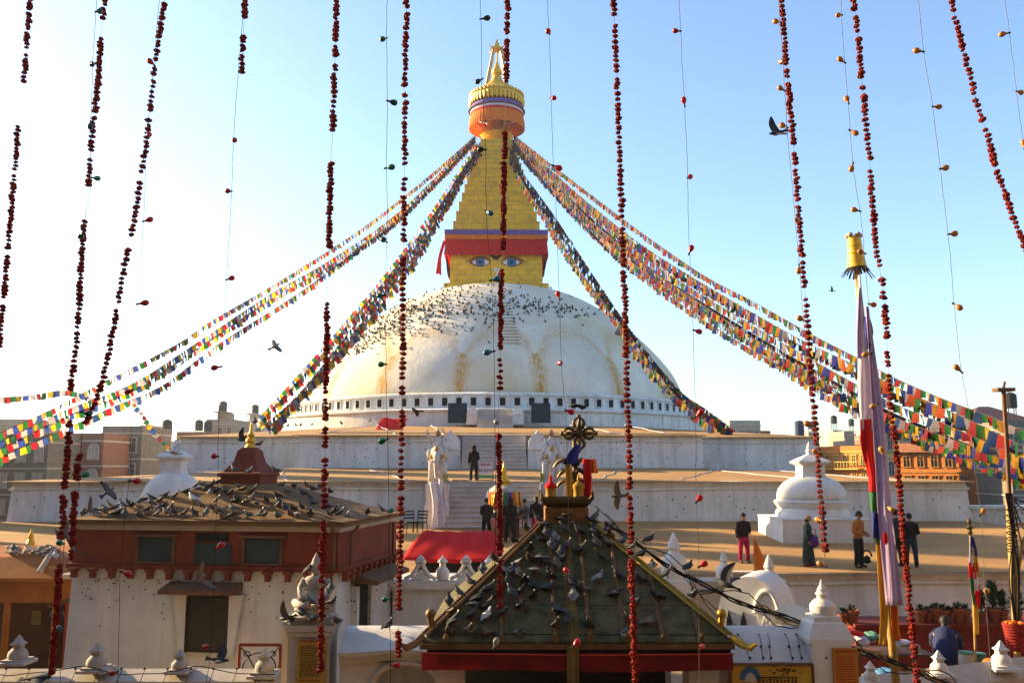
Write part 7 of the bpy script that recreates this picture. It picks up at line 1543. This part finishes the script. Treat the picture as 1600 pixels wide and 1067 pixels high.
# around the seated statue and elsewhere near
for i, (px, py, ps, l) in enumerate(((471, 962, 'sit', 'pigeon crouched at the left edge of the notice pillar top'), (455, 975, 'stand', 'pigeon with lowered head left of the statue base'), (484, 948, 'up', 'pigeon standing on the statue lap side'), (492, 974, 'stand', 'pigeon on the pillar top before the statue'), (518, 948, 'stand', 'pigeon at the right shoulder side of the statue'), (527, 974, 'sit', 'pigeon on the right end of the notice pillar top'), (516, 928, 'up', 'pigeon clinging behind the statue shoulder'), (483, 897, 'up', 'pigeon perched on the head of the seated statue'))):
    pigeon(at(px, py, 14.25 if i != 7 else 14.5), ['grey', 'dark', 'grey'][i % 3], ps, pr_.uniform(0, 6), .85, l, 'pigeons round the seated statue')
for px, py, Y, yaw, kd, l in ((1015, 850, 14.95, .6, 'dark', 'pigeon perched on the cable near the top of the golden hip'), (1076, 893, 14.85, .8, 'dark', 'pigeon perched on the cable over the cream parapet'), (20, 862, 20.7, 2, 'grey', 'pigeon on the kiosk ridge near the gilt finial'), (45, 862, 20.7, 4, 'white', 'white pigeon on the carved kiosk ridge'), (72, 868, 20.6, 1, 'grey', 'pigeon at the right end of the kiosk ridge'), (86, 874, 20.6, 2.2, 'white', 'white pigeon on the kiosk roof end by the garland'), (128, 870, 19.5, 2.8, 'grey', 'pigeon on the ledge at the pavilion corner beside the kiosk'), (606, 985, 14.5, 1, 'dark', 'pigeon on the arched wall coping under the pavilion side')):
    pigeon(at(px, py, Y), kd, 'stand', yaw, .95, l, 'scattered perched pigeons')
# in flight
for i, (px, py, Y, yaw, roll, tilt, s, kd, l) in enumerate((
    (1214, 208, 14.5, R(185), -.9, .3, .95, 'dark', 'dark pigeon flying in the open sky left of a garland'),
    (430, 541, 26, R(20), .8, -.5, 1.0, 'brown', 'brown pigeon gliding beside the left flag strings'),
    (1133, 912, 10.5, R(150), .5, -.3, .85, 'grey', 'large grey pigeon in flight over the cables by the arched shrine'),
    (966, 775, 19, R(190), 1.2, .1, 1.0, 'brown', 'pigeon flying right of the crossed vajra before the plinth'),
    (311, 905, 15, R(60), 1.3, -.4, 1.0, 'brown', 'pigeon with raised wing flying in front of the window hood'),
    (343, 1031, 14, R(10), .4, .2, .9, 'dark', 'dark pigeon flying low before the white wall near the railing'),
    (651, 643, 36, R(170), .4, .1, 1.2, 'dark', 'pigeon flying in front of the base ring beside a garland'),
    (379, 687, 23, R(185), .3, .1, 1.0, 'dark', 'pigeon flying left of the roof crown finial'),
    (170, 768, 17.5, R(35), .9, -.6, .8, 'grey', 'pigeon flying above the left end of the pavilion roof'),
    (141, 797, 18.8, R(60), 1.0, -.3, .8, 'brown', 'pigeon landing with spread wings on the left eave corner'),
    (273, 708, 20, R(10), .3, .2, 1.0, 'white', 'pale bird wheeling in front of the white chorten neck'),
    (60, 1060, 9.5, R(5), .2, .0, .85, 'dark', 'dark bird flying along the bottom left edge'),
    (448, 965, 13.6, R(170), .5, .3, .75, 'grey', 'pigeon with wings held up left of the seated statue'),
    (103, 836, 12, R(80), 1.1, .2, .9, 'brown', 'bird with spread wings beside the second garland'),
    (1300, 455, 60, R(180), .3, 0, 1.1, 'dark', 'tiny bird far off in the sky left of the banner crown'))):
    pigeon(at(px, py, Y), kd, 'fly', yaw, s, l, 'birds in flight', tilt=tilt, roll=roll, seed=i % 5)
# pigeons on the dome: nearest hundred singly, the rest as one mass
def dome_hit(px, py):
    o = Vector((0, 0, EYE)); d = at(px, py, 1) - o
    t = 60.0
    while t < 100:
        p = o + d * t; r_ = math.hypot(p.x - SX, p.y - SY)
        if p.z < dome_prof[-1][1] and r_ <= dome_r(max(p.z, zr2)): return p
        t += .06
    return None
cl_ = [(548, 545), (572, 524), (610, 500), (650, 485), (700, 474), (760, 476), (810, 480), (870, 480), (930, 494)]; dn = [2.2, 4, 4.5, 4.5, 3.5, 2.2, 1.9, 1.6, 1]
got = []; tries = 0
while len(got) < 640 and tries < 9000:
    tries += 1; u = pr_.random() * 8; kk_ = int(u); f = u - kk_
    if pr_.random() > (dn[kk_] * (1 - f) + dn[min(kk_ + 1, 8)] * f) / 4.5: continue
    cx_, cy_ = cl_[kk_][0] * (1 - f) + cl_[kk_ + 1][0] * f, cl_[kk_][1] * (1 - f) + cl_[kk_ + 1][1] * f
    sp3 = 13 if kk_ < 2 else (20 if kk_ < 6 else 9)
    px, py = cx_ + pr_.gauss(0, 10), cy_ + pr_.gauss(0, sp3)
    if py > 556: continue
    p = dome_hit(px, py)
    if p is not None: got.append((p, py))
got.sort(key=lambda g: -g[1])
mass = MB(); gm = pg('dark', 'up'); 
for i, (p, py) in enumerate(got):
    yaw = pr_.uniform(0, 6.28); s = pr_.uniform(1.0, 1.35)
    if i < 90: pigeon(p, pr_.choice(['dark', 'dark', 'grey']), pr_.choice(['up', 'stand']), yaw, s, 'tiny dark pigeon along the lower fringe of the flock on the dome', 'pigeons on the dome fringe')
    else:
        Mx = Matrix.Translation(p) @ Matrix.Rotation(yaw, 4, 'Z') @ Matrix.Scale(s, 4)
        mass.add([Mx @ v.co for v in gm.vertices], [tuple(f.vertices) for f in gm.polygons])
o = mass.build('pigeon_flock', gm.materials[2], smooth='all', kind='stuff'); tag(o, 'dense flock of dark pigeons on the upper left of the dome')
# a few birds along the upper terraces
for i, (px, py, Y) in enumerate(((425, 668, 66), (450, 668, 64), (462, 667, 64), (470, 667, 64), (488, 666, 63), (533, 664, 62), (579, 660, 63), (860, 452, 84), (846, 449, 84), (697, 448, 83.5))):
    pigeon(at(px, py, Y), 'dark', 'up', pr_.uniform(0, 6), 1.35, 'tiny dark bird standing on the upper terrace edge, left of the red cloth' if i < 7 else 'tiny dark bird on the ledge below the painted eyes', 'birds on the upper terrace' if i < 7 else 'birds under the eyes')
# ---------------------------------------------------------------- morning haze
HAZE = 0.00045
if HAZE > 0:
    m = bpy.data.materials.new('morning_haze'); m.use_nodes = True; nt = m.node_tree; nt.nodes.remove(nt.nodes['Principled BSDF'])
    pv = nt.nodes.new('ShaderNodeVolumePrincipled'); pv.inputs['Color'].default_value = (.93, .94, .96, 1); pv.inputs['Density'].default_value = HAZE; pv.inputs['Anisotropy'].default_value = .8
    nt.links.new(pv.outputs[0], nt.nodes['Material Output'].inputs['Volume'])
    q = MB(); q.box((0, 130, 25), (900, 700, 48.4)); q.build('haze', m, kind='stuff')
